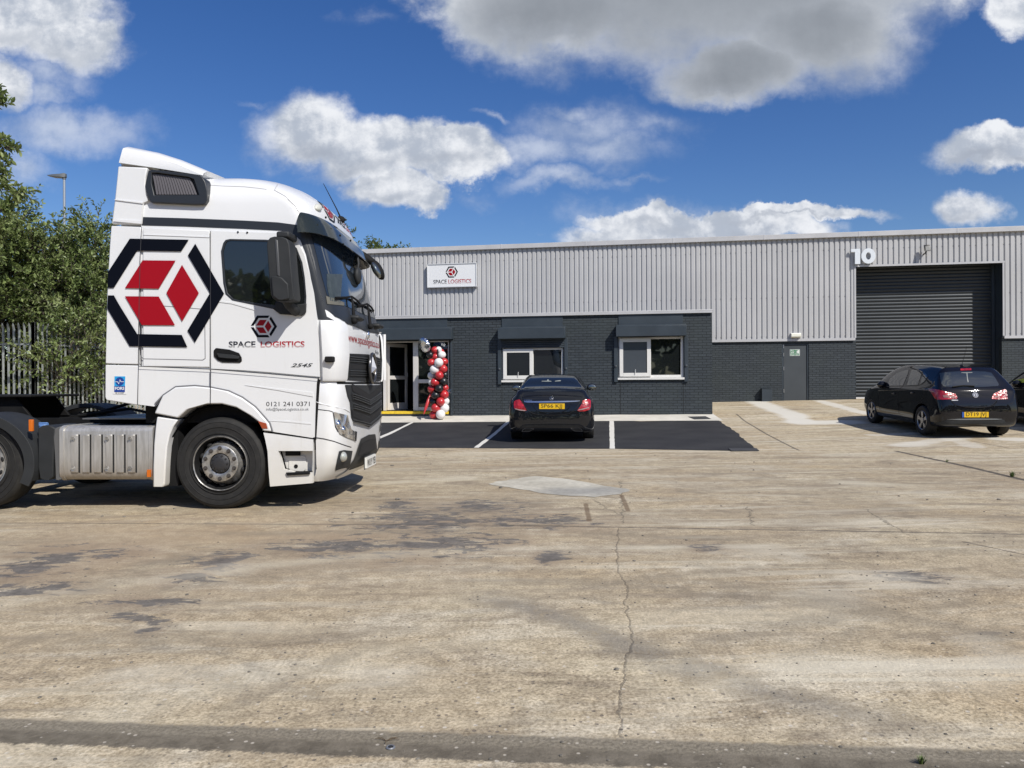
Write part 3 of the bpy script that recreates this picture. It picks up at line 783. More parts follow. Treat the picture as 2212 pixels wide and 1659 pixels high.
# entrance
ent = tag(empty('entrance', (0, 0, 0)), None); ent.parent = bld
M_frame = mat('grey_white_frame', (.60, .58, .56), .35, var=.04)
def E(px, y=.12): return BF.y(px, 810, y)[0]
def EZ(py, y=.12, px=900): return BF.y(px, py, y)[1]
zth = EZ(887); ztf = EZ(739.5)
m = MB()
for a, b in ((829, 834.5), (893.6, 904.3), (968.6, 971.5)): m.box(E(a), E(b), .06, .18, zth, ztf)
m.box(E(829), E(971.5), .061, .179, ztf, ztf + .08)
m.box(E(904.3), E(968.6), .07, .17, EZ(827.7), EZ(819.7)); m.box(E(904.3), E(968.6), .07, .17, EZ(887), EZ(879.5)); 
m.build('door_frame', M_frame, ent, bevel=.005)
MB().box(E(904.3), E(968.6), .115, .122, EZ(819.7), ztf).build('glass_panel', M_glass, ent)
MB().box(E(904.3), E(968.6), .115, .122, EZ(879.5), EZ(827.7)).build('glass_panel', M_glass, ent)
# door leaf, opened inwards against the left jamb
lu = E(834.5); a = R(68); L = .92
lf = empty('door', (lu + .02, .18, zth)); lf.parent = ent; lf.rotation_euler = (0, 0, a)
m = MB(); H = ztf - zth - .01
m.box(0, .1, 0, .05, .01, H); m.box(L - .1, L, 0, .05, .01, H); m.box(.1, L - .1, 0, .05, .01, .22); m.box(.1, L - .1, 0, .05, H - .1, H); m.box(.1, L - .1, 0, .05, .92, 1.03)
m.build('leaf_frame', M_frame, lf, bevel=.004)
MB().box(.1, L - .1, .022, .028, .22, H - .1).build('leaf_glass', M_glass, lf)
m = MB(); m.tube([(L - .05, -.04, 1.0), (L - .05, -.05, 1.12)], .012, 6); m.cyl((L - .05, 0, 1.06), (L - .05, -.05, 1.06), .014, n=8); m.build('door_handle', mat('steel', (.55, .55, .56), .35, .9), lf)
m = MB(); m.box(E(815, 0), E(969, 0), -.05, .30, EZ(894.5, -.05), EZ(888.8, -.05)); m.build('step_edge', mat('yellow_nosing', (.72, .50, .03), .6, var=.15, vscale=9), ent, bevel=.008)
m = MB(); m.box(E(815, 0), E(971, 0), -.03, .30, ZB, EZ(894.5, -.05) - .001); m.build('step', M_anth, ent)
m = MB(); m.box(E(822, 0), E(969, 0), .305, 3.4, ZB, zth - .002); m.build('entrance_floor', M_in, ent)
m = MB(); u = E(973.5, 0); m.box(u, E(977.5, 0), -.05, .0, ZB + .3, EZ(735, 0)); m.build('shutter_rail', M_anth, ent, bevel=.004)
m = MB(); m.box(E(850, 1.2), E(851.5, 1.2), 1.2, 3.39, zth, zt0 - .2); m.box(E(868, 1.8), E(877, 1.8), 1.8, 1.9, zth, zt0 - .2); m.build('inner_partition', mat('inner_paint', (.10, .10, .10), .8), ent)
shutter(790, 974.8, 709.8, 734, 790, 966.5, 684.5, par=ent)
# ------------------------------------------------------------------ things fixed to the building
def bchild(name, label, cat, group=None):
    o = empty(name, BF.loc, BF.rz); tag(o, label, cat, group); return o
def flat_text(par, name, vs_fs, m, at, d, ymax=None):
    vs, fs = vs_fs
    mb = MB(); mb.add([(at[0] + v.x, d, at[1] + v.y) for v in vs], [tuple(f) for f in fs]); return mb.build(name, m, par, fix=False)
def fade(name, col, base, h):
    """paint that breaks into thin lines towards the foot of the letters (object z)"""
    def fn(m, b):
        c = coord(); x, y, z = xyz(c); t = (z - base) / h
        s = N.m('FRACT', t * 9.0); k = smooth(s - t * 1.9 + .25, .0, .06)
        keep = nmax(smooth(t, .36, .38), 1.0 - k)
        N.lk(mix(keep, tuple(.30 + .5 * q for q in col), col), b.inputs['Base Color']); b.inputs['Roughness'].default_value = .4
    return mat(name, fn=fn)
M_ink = mat('navy_black_vinyl', (.003, .004, .008), .45, spec=.1)
M_red = mat('red_vinyl', (.29, .003, .010), .4, spec=.25)
def emblem(par, cx, cz, r, f3, d0, d1, mk, mr, ky=1.0):
    m = MB()
    for p in LOGO_K: m.prism([(cx + a * r, cz + b * r * ky) for a, b in p], f3, d0, d1)
    a = m.build('emblem_hexagon', mk, par)
    m = MB()
    for p in LOGO_R: m.prism([(cx + a_ * r, cz + b * r * ky) for a_, b in p], f3, d0, d1)
    b = m.build('emblem_cube', mr, par); return a, b
sg = bchild('sign_board', 'white sign with a red and black hexagon above SPACE LOGISTICS on the ribbed cladding', 'sign')
YS = YC - .13
a, zt = BF.y(923, 571, YS); b, zb = BF.y(1029, 617.5, YS)
zt = BF.y(976, 571, YS)[1]; zb = BF.y(976, 618.7, YS)[1]
MB().box(a, b, YS, YC - .001, zb, zt).build('panel', mat('sign_white', (.70, .71, .72), .4), sg, bevel=.006)
m = MB(); t = .03
m.box(a - .01, b + .01, YS - .02, YC - .002, zt + .001, zt + .03); m.box(a - .01, a + .015, YS - .02, YS - .001, zb, zt); m.box(b - .015, b + .01, YS - .02, YS - .001, zb, zt); m.box(a - .01, b + .01, YS - .02, YC - .002, zb - .03, zb - .001)
m.build('sign_frame', mat('sign_metal', (.58, .59, .60), .35, .2), sg, bevel=.004)
cx, cz = BF.y(976.6, 587.6, YS); k = BF.y(989.2, 587, YS)[0] - cx
emblem(sg, cx, cz, k, xz, YS - .003, YS - .001, M_ink, M_red)
x0, zb1 = BF.y(936, 614, YS); x1 = BF.y(965, 612, YS)[0]; x2 = BF.y(968.5, 612, YS)[0]; x3 = BF.y(1018, 612, YS)[0]; h = .15
zb1 = BF.y(976, 612.5, YS)[1]
mk = fade('sign_letters_dark', (.012, .014, .022), zb1, h); mr = fade('sign_letters_red', (.36, .02, .03), zb1, h)
flat_text(sg, 'lettering', text_fit('SPACE', x0, x1, h, .018), mk, (0, zb1), YS - .002)
flat_text(sg, 'lettering', text_fit('LOGISTICS', x2, x3, h, .018), mr, (0, zb1), YS - .002)
nm = bchild('unit_number', 'white raised number 10 at the corner above the roller door', 'number')
YN = YC - .12
def NP(px, py): return BF.y(px, py, YN)
x0, z0 = NP(1846.9, 570.6); x1, z1 = NP(1858.3, 537.3)
w = x1 - x0; h = z1 - z0
P1 = [(0, 0), (1, 0), (1, 1), (-.72, 1), (-.72, .80), (0, .80)]
dg = MB().prism([(x0 + a * w, z0 + b * h) for a, b in P1], xz, YN, YN + .05).build('digit', mat('numeral_white', (.66, .70, .74), .4), nm, bevel=.004)
c0 = NP(1876, 552.9); rx = NP(1891.4, 552)[0] - c0[0]; rz = c0[1] - NP(1876, 569.5)[1]
out = [(c0[0] + rx * math.cos(t), c0[1] + rz * math.sin(t)) for t in [2 * math.pi * i / 40 for i in range(40)]]
inn = [(c0[0] + rx * .34 * math.cos(t), c0[1] + rz * .48 * math.sin(t)) for t in [2 * math.pi * i / 40 for i in range(40)]]
MB().prism(out, xz, YN, YN + .05, holes=[inn]).build('digit', _mats['numeral_white'], nm, bevel=.004)
for q in (x0 + .6 * w, c0[0] - rx * .7, c0[0] + rx * .7): MB().cyl((q, YN + .05, c0[1]), (q, YC + .03, c0[1]), .012, n=8).build('standoff', _mats['steel'], nm)
fl = bchild('floodlight', 'small black floodlight on the cladding above the roller door', 'light')
YF = YC - .28
def FL(px, py, y=YF): return BF.y(px, py, y)
x0, z0 = FL(1998, 543); x1, z1 = FL(2011, 529)
M_blk = mat('black_plastic', (.018, .018, .019), .45, bump=.1, bscale=90)
vs = [(x0, YF, z0), (x1, YF, z0), (x1, YF + .07, z1), (x0, YF + .07, z1)]
m = MB(); m.add([(p[0], p[1], p[2]) for p in vs] + [(p[0], p[1] + .06, p[2] + .03) for p in vs], [(0, 1, 2, 3), (7, 6, 5, 4), (0, 4, 5, 1), (1, 5, 6, 2), (2, 6, 7, 3), (3, 7, 4, 0)])
m.build('housing', M_blk, fl, bevel=.01)
ins = .16
m = MB(); q = [Vector(p) for p in vs]; c_ = sum(q, Vector()) / 4
m.add([tuple(c_ + (p - c_) * .66 + Vector((0, -.008, 0))) for p in q], [(0, 1, 2, 3)]); m.build('lens', mat('lamp_lens', (.24, .24, .23), .15), fl)
m = MB(); xm = (x0 + x1) / 2; m.tube([(xm, YF + .08, z0 + .08), (xm - .03, YF + .16, z0 - .04), (xm - .04, YC + .02, z0 - .05)], .022, 8); m.build('bracket', M_blk, fl)
m = MB(); m.tube([(xm + .0, YC + .02, z0 - .02), (xm + .02, YC - .005, z0 + .2), (xm + .02, YC - .005, zr - .1)], .012, 6); m.build('cable', M_flash, fl)
bk = bchild('bulkhead_light', 'white box light on the cladding above the fire door', 'light')
YB = YC - .13
x0, z0 = BF.y(1709, 728.5, YB); x1, z1 = BF.y(1731, 720, YB)
MB().box(x0, x1, YC - .045, YC + .03, z0 - .02, z1 + .02).build('back_plate', _mats['upvc_white'], bk, bevel=.008)
MB().prism([(YB, z0 + .02), (YB + .03, z0), (YC - .046, z0 - .01), (YC - .046, z1 + .01), (YB + .03, z1), (YB, z1 - .02)], lambda p, q, d: (d, p, q), x0 + .01, x1 - .01).build('diffuser', mat('diffuser_cream', (.76, .76, .66), .35), bk, bevel=.006)
bx = bchild('utility_box', 'dark painted box on the ground against the brick left of the fire door', 'box')
x0, z0 = BF.y(1646, 867, DM - .2); x1, z1 = BF.y(1668, 839.5, DM - .2)
MB().box(x0, x1, DM - .20, DM - .001, z0 - .05, z1).build('body', M_anth, bx, bevel=.006)
MB().box(x0 - .01, x1 + .01, DM - .215, DM - .0005, z1, z1 + .015).build('lid', M_anth, bx, bevel=.004)
fs_ = bchild('fire_exit_sign', 'green and white fire exit keep clear sign on the grey door', 'sign')
YX = DM + .04
a, zt = BF.y(1706.2, 755, YX); b, zb = BF.y(1727.6, 768.6, YX)
MB().box(a, b, YX - .002, YX + .004, zb, zt).build('plate', mat('safety_white', (.75, .77, .75), .4), fs_)
Mg = mat('safety_green', (.005, .16, .055), .4)
W, H = b - a, zt - zb
def rp(x0, x1, y0, y1): return [(a + W * x0, zb + H * y0), (a + W * x1, zb + H * y0), (a + W * x1, zb + H * y1), (a + W * x0, zb + H * y1)]
m = MB()
for q in (rp(.04, .60, .33, .95), rp(.64, .96, .33, .95), rp(.04, .96, .05, .28)): m.prism(q, xz, YX - .005, YX - .003)
m.build('sign_field', Mg, fs_)
for t, x0_, x1_, y0_, h_ in (('Fire', .09, .46, .68, .20), ('exit', .09, .46, .42, .19), ('Keep clear', .08, .93, .09, .14)):
    flat_text(fs_, 'lettering', text_fit(t, a + W * x0_, a + W * x1_, H * h_, .03), _mats['safety_white'], (0, zb + H * y0_), YX - .0065)
m = MB(); m.prism(rp(.80, .93, .38, .90), xz, YX - .0075, YX - .006)
for q in (rp(.70, .78, .40, .62), rp(.69, .79, .62, .74), rp(.72, .77, .78, .87)): m.prism(q, xz, YX - .0075, YX - .006)
m.build('running_figure_symbol', _mats['safety_white'], fs_)
# ------------------------------------------------------------------ tractor unit
TH = R(-1.5)
_w = gp(474.5, 1101)                                    # foot of the near front tyre
TF0 = Frame((0, 0, 0), TH)
_o = Vector((_w.x, _w.y, 0)) + Matrix.Rotation(TH, 3, 'Z') @ Vector((0, 1.24, 0))
TZ = _w.z
TF = Frame((_o.x, _o.y, TZ), TH)
trk = tag(empty('tractor_unit', TF.loc, TH), 'white articulated lorry cab unit with a big red and black hexagon on its side', 'lorry')
def twfn(m, b):
    c = coord(); x, y, z = xyz(c); n = fbm(c, 2.2, 6, .65); n2 = fbm(mapping(c, (9, 9, 1.2)), 2, 5, .6)
    base = mix(n, (.66, .67, .68), (.70, .705, .71))
    low = smooth(z + (n - .5) * .9, 1.0, .25)
    base = mix(low * .42, base, (.50, .45, .34)); base = mix(smooth(n2, .60, .78) * smooth(z, 2.6, .8) * .22, base, (.44, .41, .35))
    N.lk(base, b.inputs['Base Color']); b.inputs['Roughness'].default_value = .30; N.lk(.45 - low * .3, b.inputs['Coat Weight']); b.inputs['Coat Roughness'].default_value = .05
    N.lk(bumpn(fbm(c, 1.3, 2), .04, .03), b.inputs['Coat Normal'])
M_tw = mat('truck_white', fn=twfn)
M_tb = mat('truck_black_band', (.020, .023, .028), .42)
M_pl = mat('grey_black_plastic', (.025, .027, .029), .6, spec=.3, bump=.12, bscale=120, var=.15, vscale=4)
M_dk = mat('chassis_black', (.009, .009, .0095), .75, spec=.2, var=.3, vscale=5)
def tyre_fn(m, b):
    c = coord(); x, y, z = xyz(c); n1 = fbm(c, 8, 5, .65)
    N.lk(mix(smooth(n1, .35, .75), (.008, .008, .008), (.019, .018, .017)), b.inputs['Base Color']); b.inputs['Roughness'].default_value = .75
M_ty = mat('tyre_rubber', fn=tyre_fn)
M_alu = mat('wheel_aluminium', (.46, .45, .43), .36, .75, var=.35, vscale=14)
M_tglass = mat('cab_glass', fn=glassfn)
def SP(pts, y=-1.25): return [TF.y(px, py, y) for px, py in pts]
YN_ = -1.25
# --- cab shell: plan outlines stacked by height. z: (half width, rear x, corner x, front x, exponent)
XR = SP([(305, 640)])[0][0]
LV = [(1.36, 1.235, 1.08, 1.375, 3.8), (1.7, 1.245, 1.08, 1.38, 3.8), (2.1, 1.25, 1.06, 1.36, 3.8), (2.3, 1.25, 1.03, 1.30, 3.8), (2.6, 1.248, .97, 1.215, 3.8), (2.9, 1.245, .89, 1.13, 3.6),
      (3.15, 1.24, .81, 1.08, 3.3), (3.3, 1.235, .76, 1.06, 3.1), (3.42, 1.225, .64, 1.03, 2.9), (3.5, 1.20, .48, .98, 2.8), (3.58, 1.15, .34, .89, 2.7), (3.65, 1.08, .22, .79, 2.6), (3.70, 1.00, .12, .69, 2.5), (3.74, .88, .0, .54, 2.4), (3.77, .70, -.2, .30, 2.2), (3.785, .45, -.3, 0, 2)]
def lv(z):
    if z <= LV[0][0]: return LV[0][1:]
    for a, b in zip(LV, LV[1:]):
        if z <= b[0]:
            t = (z - a[0]) / (b[0] - a[0]); return tuple(a[i] + (b[i] - a[i]) * t for i in range(1, 5))
    return LV[-1][1:]
def plan(z, off=0.0, xr=None, n=26, grow=0.0):
    w, xc, xf, e = lv(z); w += grow; pts = []
    x0 = XR if xr is None else xr
    for i in range(n + 1):
        t = math.pi / 2 * i / n
        yy = w * math.sin(t) ** (2 / e); xx = xc + (xf + grow - xc) * max(0, math.cos(t)) ** (2 / e)
        pts.append((xx, yy))
    r = [(x0, -w)] + [(x, -y) for x, y in reversed(pts)] + [(x, y) for x, y in pts[1:]] + [(x0, w)]
    return [Vector((x, y, z)) for x, y in r]
def loft(name, zs, m, par, xr=None, smooth_=40, grow=0.0, caps=True):
    mb = MB(); mb.ring([plan(z, xr=xr, grow=grow) for z in zs], True, caps); return mb.build(name, m, par, smooth=smooth_)
zz = [1.36, 1.5, 1.7, 1.9, 2.1, 2.2, 2.3, 2.45, 2.6, 2.75, 2.9, 3.02, 3.15, 3.22, 3.3, 3.36, 3.42, 3.46, 3.5, 3.54, 3.58, 3.62, 3.65, 3.68, 3.70, 3.72, 3.74, 3.757, 3.77, 3.779, 3.785]
# smoothed level table for the roof
cab = loft('cab', zz, M_tw, trk)
def bvh_of(o):
    me = o.data; return BVHTree.FromPolygons([v.co.copy() for v in me.vertices], [tuple(p.vertices) for p in me.polygons])
def densify(poly, step):
    q = []
    for a, b in zip(poly, poly[1:] + poly[:1]):
        n = max(1, int(math.hypot(b[0] - a[0], b[1] - a[1]) / step))
        q += [(a[0] + (b[0] - a[0]) * i / n, a[1] + (b[1] - a[1]) * i / n) for i in range(n)]
    return q
def tess2(poly, step, holes=()):
    """2D outline cut by a grid and triangulated"""
    bm = bmesh.new()
    if holes:
        loops = [poly] + list(holes); flat = [p for l in loops for p in l]
        tr = tessellate_polygon([[Vector((p[0], p[1], 0)) for p in l] for l in loops]); vs = [bm.verts.new((p[0], p[1], 0)) for p in flat]
        for t in tr:
            try: bm.faces.new([vs[i] for i in t])
            except ValueError: pass
    else: bm.faces.new([bm.verts.new((p[0], p[1], 0)) for p in poly])
    xs_ = [p[0] for p in poly]; ys_ = [p[1] for p in poly]
    for ax, a, b in ((0, min(xs_), max(xs_)), (1, min(ys_), max(ys_))):
        k = a + step
        while k < b:
            co = Vector((k, 0, 0)) if ax == 0 else Vector((0, k, 0)); no = Vector((1, 0, 0)) if ax == 0 else Vector((0, 1, 0))
            bmesh.ops.bisect_plane(bm, geom=bm.verts[:] + bm.edges[:] + bm.faces[:], plane_co=co, plane_no=no); k += step
    bmesh.ops.triangulate(bm, faces=bm.faces[:]); bm.verts.index_update()
    r = [(v.co.x, v.co.y) for v in bm.verts], [tuple(v.index for v in f.verts) for f in bm.faces]
    bm.free(); return r
def skin(name, uv, bvh, f, m, par, off=.004, thick=.0, mirror=False, sm=30, tris=None):
    """lay a tessellated outline on a surface; f(a, b) -> (origin, direction) of the ray that meets it"""
    pts, fs = uv; vs = []; nr = []
    last = None
    for a, b in pts:
        o, d = f(a, b); h, n_, i_, di = bvh.ray_cast(o, d)
        if h is None:
            h, n_, i_, di = bvh.find_nearest(o + d * (last if last else 8.0)); 
        else: last = di
        if n_.dot(d) > 0: n_ = -n_
        vs.append(h + n_ * off); nr.append(n_)
    mb = MB()
    if thick:
        k = len(vs); v2 = [p - q * thick for p, q in zip(vs, nr)]
        from collections import Counter
        ec = Counter(); de = {}
        for t in fs:
            for i in range(len(t)):
                e = (t[i], t[(i + 1) % len(t)]); ec[tuple(sorted(e))] += 1; de[tuple(sorted(e))] = e
        F = [tuple(t) for t in fs] + [tuple(k + i for i in reversed(t)) for t in fs] + [(de[e][0], de[e][1], k + de[e][1], k + de[e][0]) for e in ec if ec[e] == 1]
        mb.add(vs + v2, F)
    else: mb.add(vs, [tuple(t) for t in fs])
    if mirror:
        mb.add([(v[0], -v[1], v[2]) for v in list(mb.v)], [tuple(reversed(f_)) for f_ in list(mb.f)])
    return mb.build(name, m, par, smooth=sm)
def CAMRAY(fr): return lambda px, py: (fr.o, fr.d(px, py).normalized())
TR = CAMRAY(TF)
def AX(sgn=-1, x0=4.0): return lambda y, z: (Vector((x0, y, z)), Vector((-1, 0, 0)))      # from in front
def side_prism(name, pts, m, par, y0=-1.25, y1=-1.21, holes=(), bevel=None, both=False, px=True):
    P = SP(pts, y0) if px else pts; H = [SP(h, y0) if px else h for h in holes]
    mb = MB(); mb.prism(P, xz, y0, y1, holes=H)
    if both: MB().prism(P, xz, -y0, -y1, holes=H).build(name, m, par, bevel=bevel)
    return mb.build(name, m, par, bevel=bevel)
# --- side skins
door_o = [(455, 499), (600, 503), (629, 511), (645, 525), (657, 549), (668, 590), (677.7, 632), (684, 680), (688.7, 738), (691, 814), (660, 811.5), (580, 804), (520, 799.5), (455, 796.5)]
win_o = [(481.9, 525), (487, 518), (496, 516), (575, 517.5), (623.8, 523), (641, 535.3), (653.2, 567), (658.5, 600), (661.8, 640.5), (660.5, 674.8), (652, 682), (604, 678.5), (589.6, 667.5), (501.5, 649), (486.8, 635.6), (481.9, 611), (477, 542.6)]
win_i = [(486, 528), (490, 521.5), (498, 519.5), (575, 521.5), (622, 527), (637, 537.5), (648.5, 568), (655, 604), (658, 640.5), (656.5, 660), (640, 661), (600, 660), (520, 650), (503, 645), (491, 633), (486.5, 610), (481.5, 544)]
DO = YN_ - .006
dr = side_prism('door', door_o, M_tw, cab, DO - .010, DO + .012, holes=[win_i], bevel=.006)
side_prism('window_seal', win_o, M_tb, dr, DO - .014, DO + .0, holes=[win_i], bevel=.003)
mb = MB(); mb.prism(SP(win_i, DO), xz, DO - .003, DO - .001); mb.build('side_window', M_tglass, dr)
side_prism('window_divider', [(594, 521), (601, 521.5), (612, 662), (604, 662)], M_tb, dr, DO - .008, DO - .0035)
side_prism('mirror_triangle', [(589.6, 667.5), (604, 678.5), (652, 682), (660.5, 674.8), (661.5, 655), (640, 658), (612, 655), (596, 650)], M_pl, dr, DO - .04, DO - .0155, bevel=.008)
slp = side_prism('sleeper_panel', [(309, 492), (452, 498), (452, 793), (309, 791.5)], M_tw, cab, DO - .008, DO + .01, bevel=.006)
# locker hatch outline
ht = [(306, 663), (311, 657), (384, 662.6), (437, 667), (443, 674), (444, 775), (438, 779), (384, 777.6), (309, 776), (304, 771)]
hti = [(307.6, 664), (312, 658.8), (384, 664.3), (436, 668.7), (441.4, 675), (442.3, 774), (437, 777), (384, 775.8), (310, 774.3), (305.6, 770)]
side_prism('locker_hatch', ht, mat('panel_gap_grey', (.16, .16, .17), .6), slp, DO - .0085, DO - .007, holes=[hti])
# side air deflector flap behind the cab
fl_lo = [(240.3, 487.5), (305, 490.5), (303, 563), (301.8, 610), (299.7, 660), (298.6, 787), (227.7, 785.5), (230.3, 667), (232, 622), (234, 584), (237, 530)]
fl_lo2 = [(227.7, 788), (298.6, 789.8), (296.8, 874.8), (233.3, 865), (228, 862), (226.9, 858)]
fl_up = [(255.2, 358.9), (318, 362.2), (314.5, 380), (313.5, 400), (320.9, 433.3), (309, 438.4), (306, 484.5), (240.5, 483.5), (247.5, 430.2)]
sd = side_prism('side_deflector', fl_lo, M_tw, trk, DO - .008, DO + .03, bevel=.008, both=True)
side_prism('deflector_skirt', fl_lo2, M_tw, sd, DO - .008, DO + .03, bevel=.008, both=True)
side_prism('deflector_flap', fl_up, M_tw, sd, DO - .004, DO + .05, bevel=.012, both=True)
for P in ([(247.5, 430.5), (308, 436.5), (308, 439.8), (247.5, 432)], [(250, 474), (305, 477), (305.5, 483.5), (244, 478)]): side_prism('deflector_ledge', P, M_tw, sd, DO - .015, DO - .0045)
side_prism('door_crease', [(455.8, 648), (500, 652.5), (553, 668), (553, 671), (500, 656), (455.8, 650.5)], M_tw, dr, DO - .016, DO - .0105)
side_prism('panel_ledge', [(310, 506), (452, 511), (452, 513), (310, 507.5)], M_tw, slp, DO - .014, DO - .0085)
# upper cab band and trim
bd = [(309, 469), (400, 471.5), (526, 476.5), (600, 480.5), (650, 487), (668, 522), (678, 560), (686, 600), (694, 640), (706, 684), (737, 700), (687, 690), (681, 655), (670, 590), (661, 549), (649, 519), (634, 506), (606, 498.5), (526, 494.5), (400, 489.5), (307, 487)]
cb = bvh_of(cab)
skin('side_band', tess2(bd, 6), cb, TR, M_tb, cab, .004)
mbm = MB(); mbm.prism([(x, z) for x, z in SP([(309, 469), (526, 476.5), (640, 486), (655, 545), (630, 500), (526, 494.5), (307, 487)])], xz, 1.254, 1.25); mbm.build('side_band', M_tb, cab)
# rear wall and dark gap behind
MB().box(XR - .02, XR + .02, -1.2, 1.2, 1.36, 3.5).build('rear_wall', M_tb, cab)
for s_ in (-1, 1): MB().prism(SP([(258, 400), (303, 400), (300, 800), (250, 800)], DO), xz, s_ * 1.20, s_ * 1.19).build('deflector_frame', M_tw, sd)
# --- windscreen and its black surround (front half is mirrored about the centre line)
def fz(y, z):
    return Vector((4, y, z)), Vector((-1, 0, 0))
def both(uv):
    return uv
scr = [(-1.19, 2.32), (0, 2.25), (0, 3.12), (-1.12, 3.16), (-1.16, 3.0)]
def sym(l): return l + [(-a, b) for a, b in reversed(l) if abs(a) > 1e-6]
sur = sym([(0, 2.03), (-.9, 2.06), (-1.16, 2.12), (-1.236, 2.2), (-1.236, 2.6), (-1.232, 2.9), (-1.225, 3.15), (-1.20, 3.22), (0, 3.22)][::-1])
skin('windscreen_surround', tess2(sur, .045), cb, fz, M_tb, cab, .006)
def scrglass(m, b):
    b.inputs['Base Color'].default_value = (.018, .024, .030, 1); b.inputs['Roughness'].default_value = .03; b.inputs['Specular IOR Level'].default_value = 1.0; b.inputs['IOR'].default_value = 1.6
gl = sym([(0, 3.13), (-1.13, 3.12), (-1.175, 3.0), (-1.20, 2.6), (-1.195, 2.36), (-1.15, 2.31), (-.8, 2.27), (0, 2.25)])
skin('windscreen', tess2(gl, .045), cb, fz, mat('windscreen_glass', fn=scrglass), cab, .010)
# curtains and dashboard seen through the near part of the screen
skin('cab_curtain', tess2([(704, 592), (738, 593), (733, 655), (712, 650), (705, 620)], 4), cb, TR, mat('pale_curtain', (.045, .058, .062), .5, var=.3, vscale=18), cab, .0115)
skin('dashboard', tess2([(703, 640), (722, 646), (742, 654), (742, 661), (706, 657)], 4), cb, TR, mat('dash_cream', (.12, .115, .095), .6, var=.2), cab, .0115)
# sun visor: tinted strip standing off the screen
vs_ = []
mb = MB(); rows = []
for k, (z, g) in enumerate(((3.27, .012), (3.25, .06), (3.16, .10), (3.02, .135))):
    p = [q for q in plan(z, grow=g) if q.x > .90]
    rows.append(p)
n = min(len(r) for r in rows)
def resamp(p, n):
    L = [0]
    for a, b in zip(p, p[1:]): L.append(L[-1] + (b - a).length)
    o = []
    for i in range(n):
        t = L[-1] * i / (n - 1); j = 0
        while j < len(L) - 2 and L[j + 1] < t: j += 1
        o.append(p[j].lerp(p[j + 1], (t - L[j]) / max(1e-6, L[j + 1] - L[j])))
    return o
rows = [resamp(r, 40) for r in rows]
in_ = [[q + Vector((-.012, 0, -.004)) for q in r] for r in reversed(rows)]
allr = rows + in_
vs = [q for r in allr for q in r]; K = 40; fs = []
for a in range(len(allr)):
    b_ = (a + 1) % len(allr)
    for i in range(K - 1): fs.append((a * K + i, a * K + i + 1, b_ * K + i + 1, b_ * K + i))
fs.append(tuple(a * K for a in range(len(allr)))); fs.append(tuple(a * K + K - 1 for a in reversed(range(len(allr)))))
mb.add(vs, fs)
def visfn(m, b):
    b.inputs['Base Color'].default_value = (.022, .028, .026, 1); b.inputs['Roughness'].default_value = .08; b.inputs['Alpha'].default_value = .86; b.inputs['Specular IOR Level'].default_value = .7
vz = mb.build('sun_visor', mat('visor_smoked', fn=visfn), cab, smooth=40)
for px, py in ((671, 470), (715, 475), (703, 509), (727, 520)):
    h = cb.ray_cast(TF.o, TF.d(px, py).normalized())[0]
    if h: MB().ball((h.x + .17, h.y, h.z), (.012, .014, .014), 8, 6).build('visor_bolt', M_dk, vz)
# roof side recess grille, top deflector
gr_o = [(320, 369), (329, 366), (421.7, 376.9), (436, 381), (443, 392), (447.4, 412), (447.4, 432), (442.2, 441), (420, 441.5), (325, 436.8), (316, 415), (314, 395)]
gr_i = [(327.4, 373), (340, 373.2), (410, 383), (418, 386), (430, 421), (333, 421.5), (327, 395)]
g_ = side_prism('roof_air_grille', gr_o, M_tb, cab, DO - .03, DO + .25, holes=[gr_i], bevel=.02)
mb = MB()
P = SP(gr_i, DO); x0, x1 = P[0][0], SP([(430, 421)], DO)[0][0]
side_prism('grille_back', gr_i, mat('grille_dark', (.02, .02, .024), .6), g_, DO + .02, DO + .03)
for i in range(15):
    t = (i + .6) / 15.5; px0 = 329 + 84 * t; px1 = 335 + 92 * t
    a = SP([(px0, 374 + 10.5 * t + 1)], DO)[0]; b = SP([(px0 + (px1 - px0) * .45 + 1.5, 397 + 3 * t)], DO)[0]; c_ = SP([(px1 + 2, 420.5)], DO)[0]
    w = .011
    mb.ring([[Vector((q[0] - w, DO - .008, q[1])), Vector((q[0] + w, DO - .002, q[1])), Vector((q[0] + w * .6, DO + .018, q[1])), Vector((q[0] - w, DO + .018, q[1]))] for q in (a, b, c_)])
mb.build('grille_slats', mat('slat_grey', (.075, .07, .08), .5), g_)
# roof top deflector: a wedge over the full width, tapering to the roof
td = [(264.9, 319.5), (331.5, 332.8), (382.8, 349.2), (439.2, 373.2), (421.7, 376.9), (329.5, 362), (257.7, 352)]
P = SP(td, -1.2); mb = MB()
for i, y in enumerate((-1.19, -1.16, -1.08, -.9)):
    pass
def defl(y, lift): return [Vector((x, y, z + (lift if j in (0, 1, 2, 3) else 0))) for j, (x, z) in enumerate(P)]
mb.ring([defl(-1.21, -.03), defl(-1.19, 0), defl(-1.08, .05), defl(-.6, .10), defl(0, .12), defl(.6, .10), defl(1.08, .05), defl(1.19, 0), defl(1.21, -.03)])
mb.build('roof_deflector', M_tw, trk, smooth=35, bevel=None)
# side panels and struts under the deflector
side_prism('deflector_gusset', [(262, 352), (327, 361), (327, 366), (262, 360)], mat('cream_white', (.42, .41, .40), .5), trk, -1.12, -1.09)
mb = MB()
for px in (334, 345):
    x, z = SP([(px, 362)], -1.1)[0]; mb.box(x - .01, x + .06 if px == 345 else x + .01, -1.0, -.97, z - .25, z + .02)
mb.build('deflector_strut', M_dk, trk)
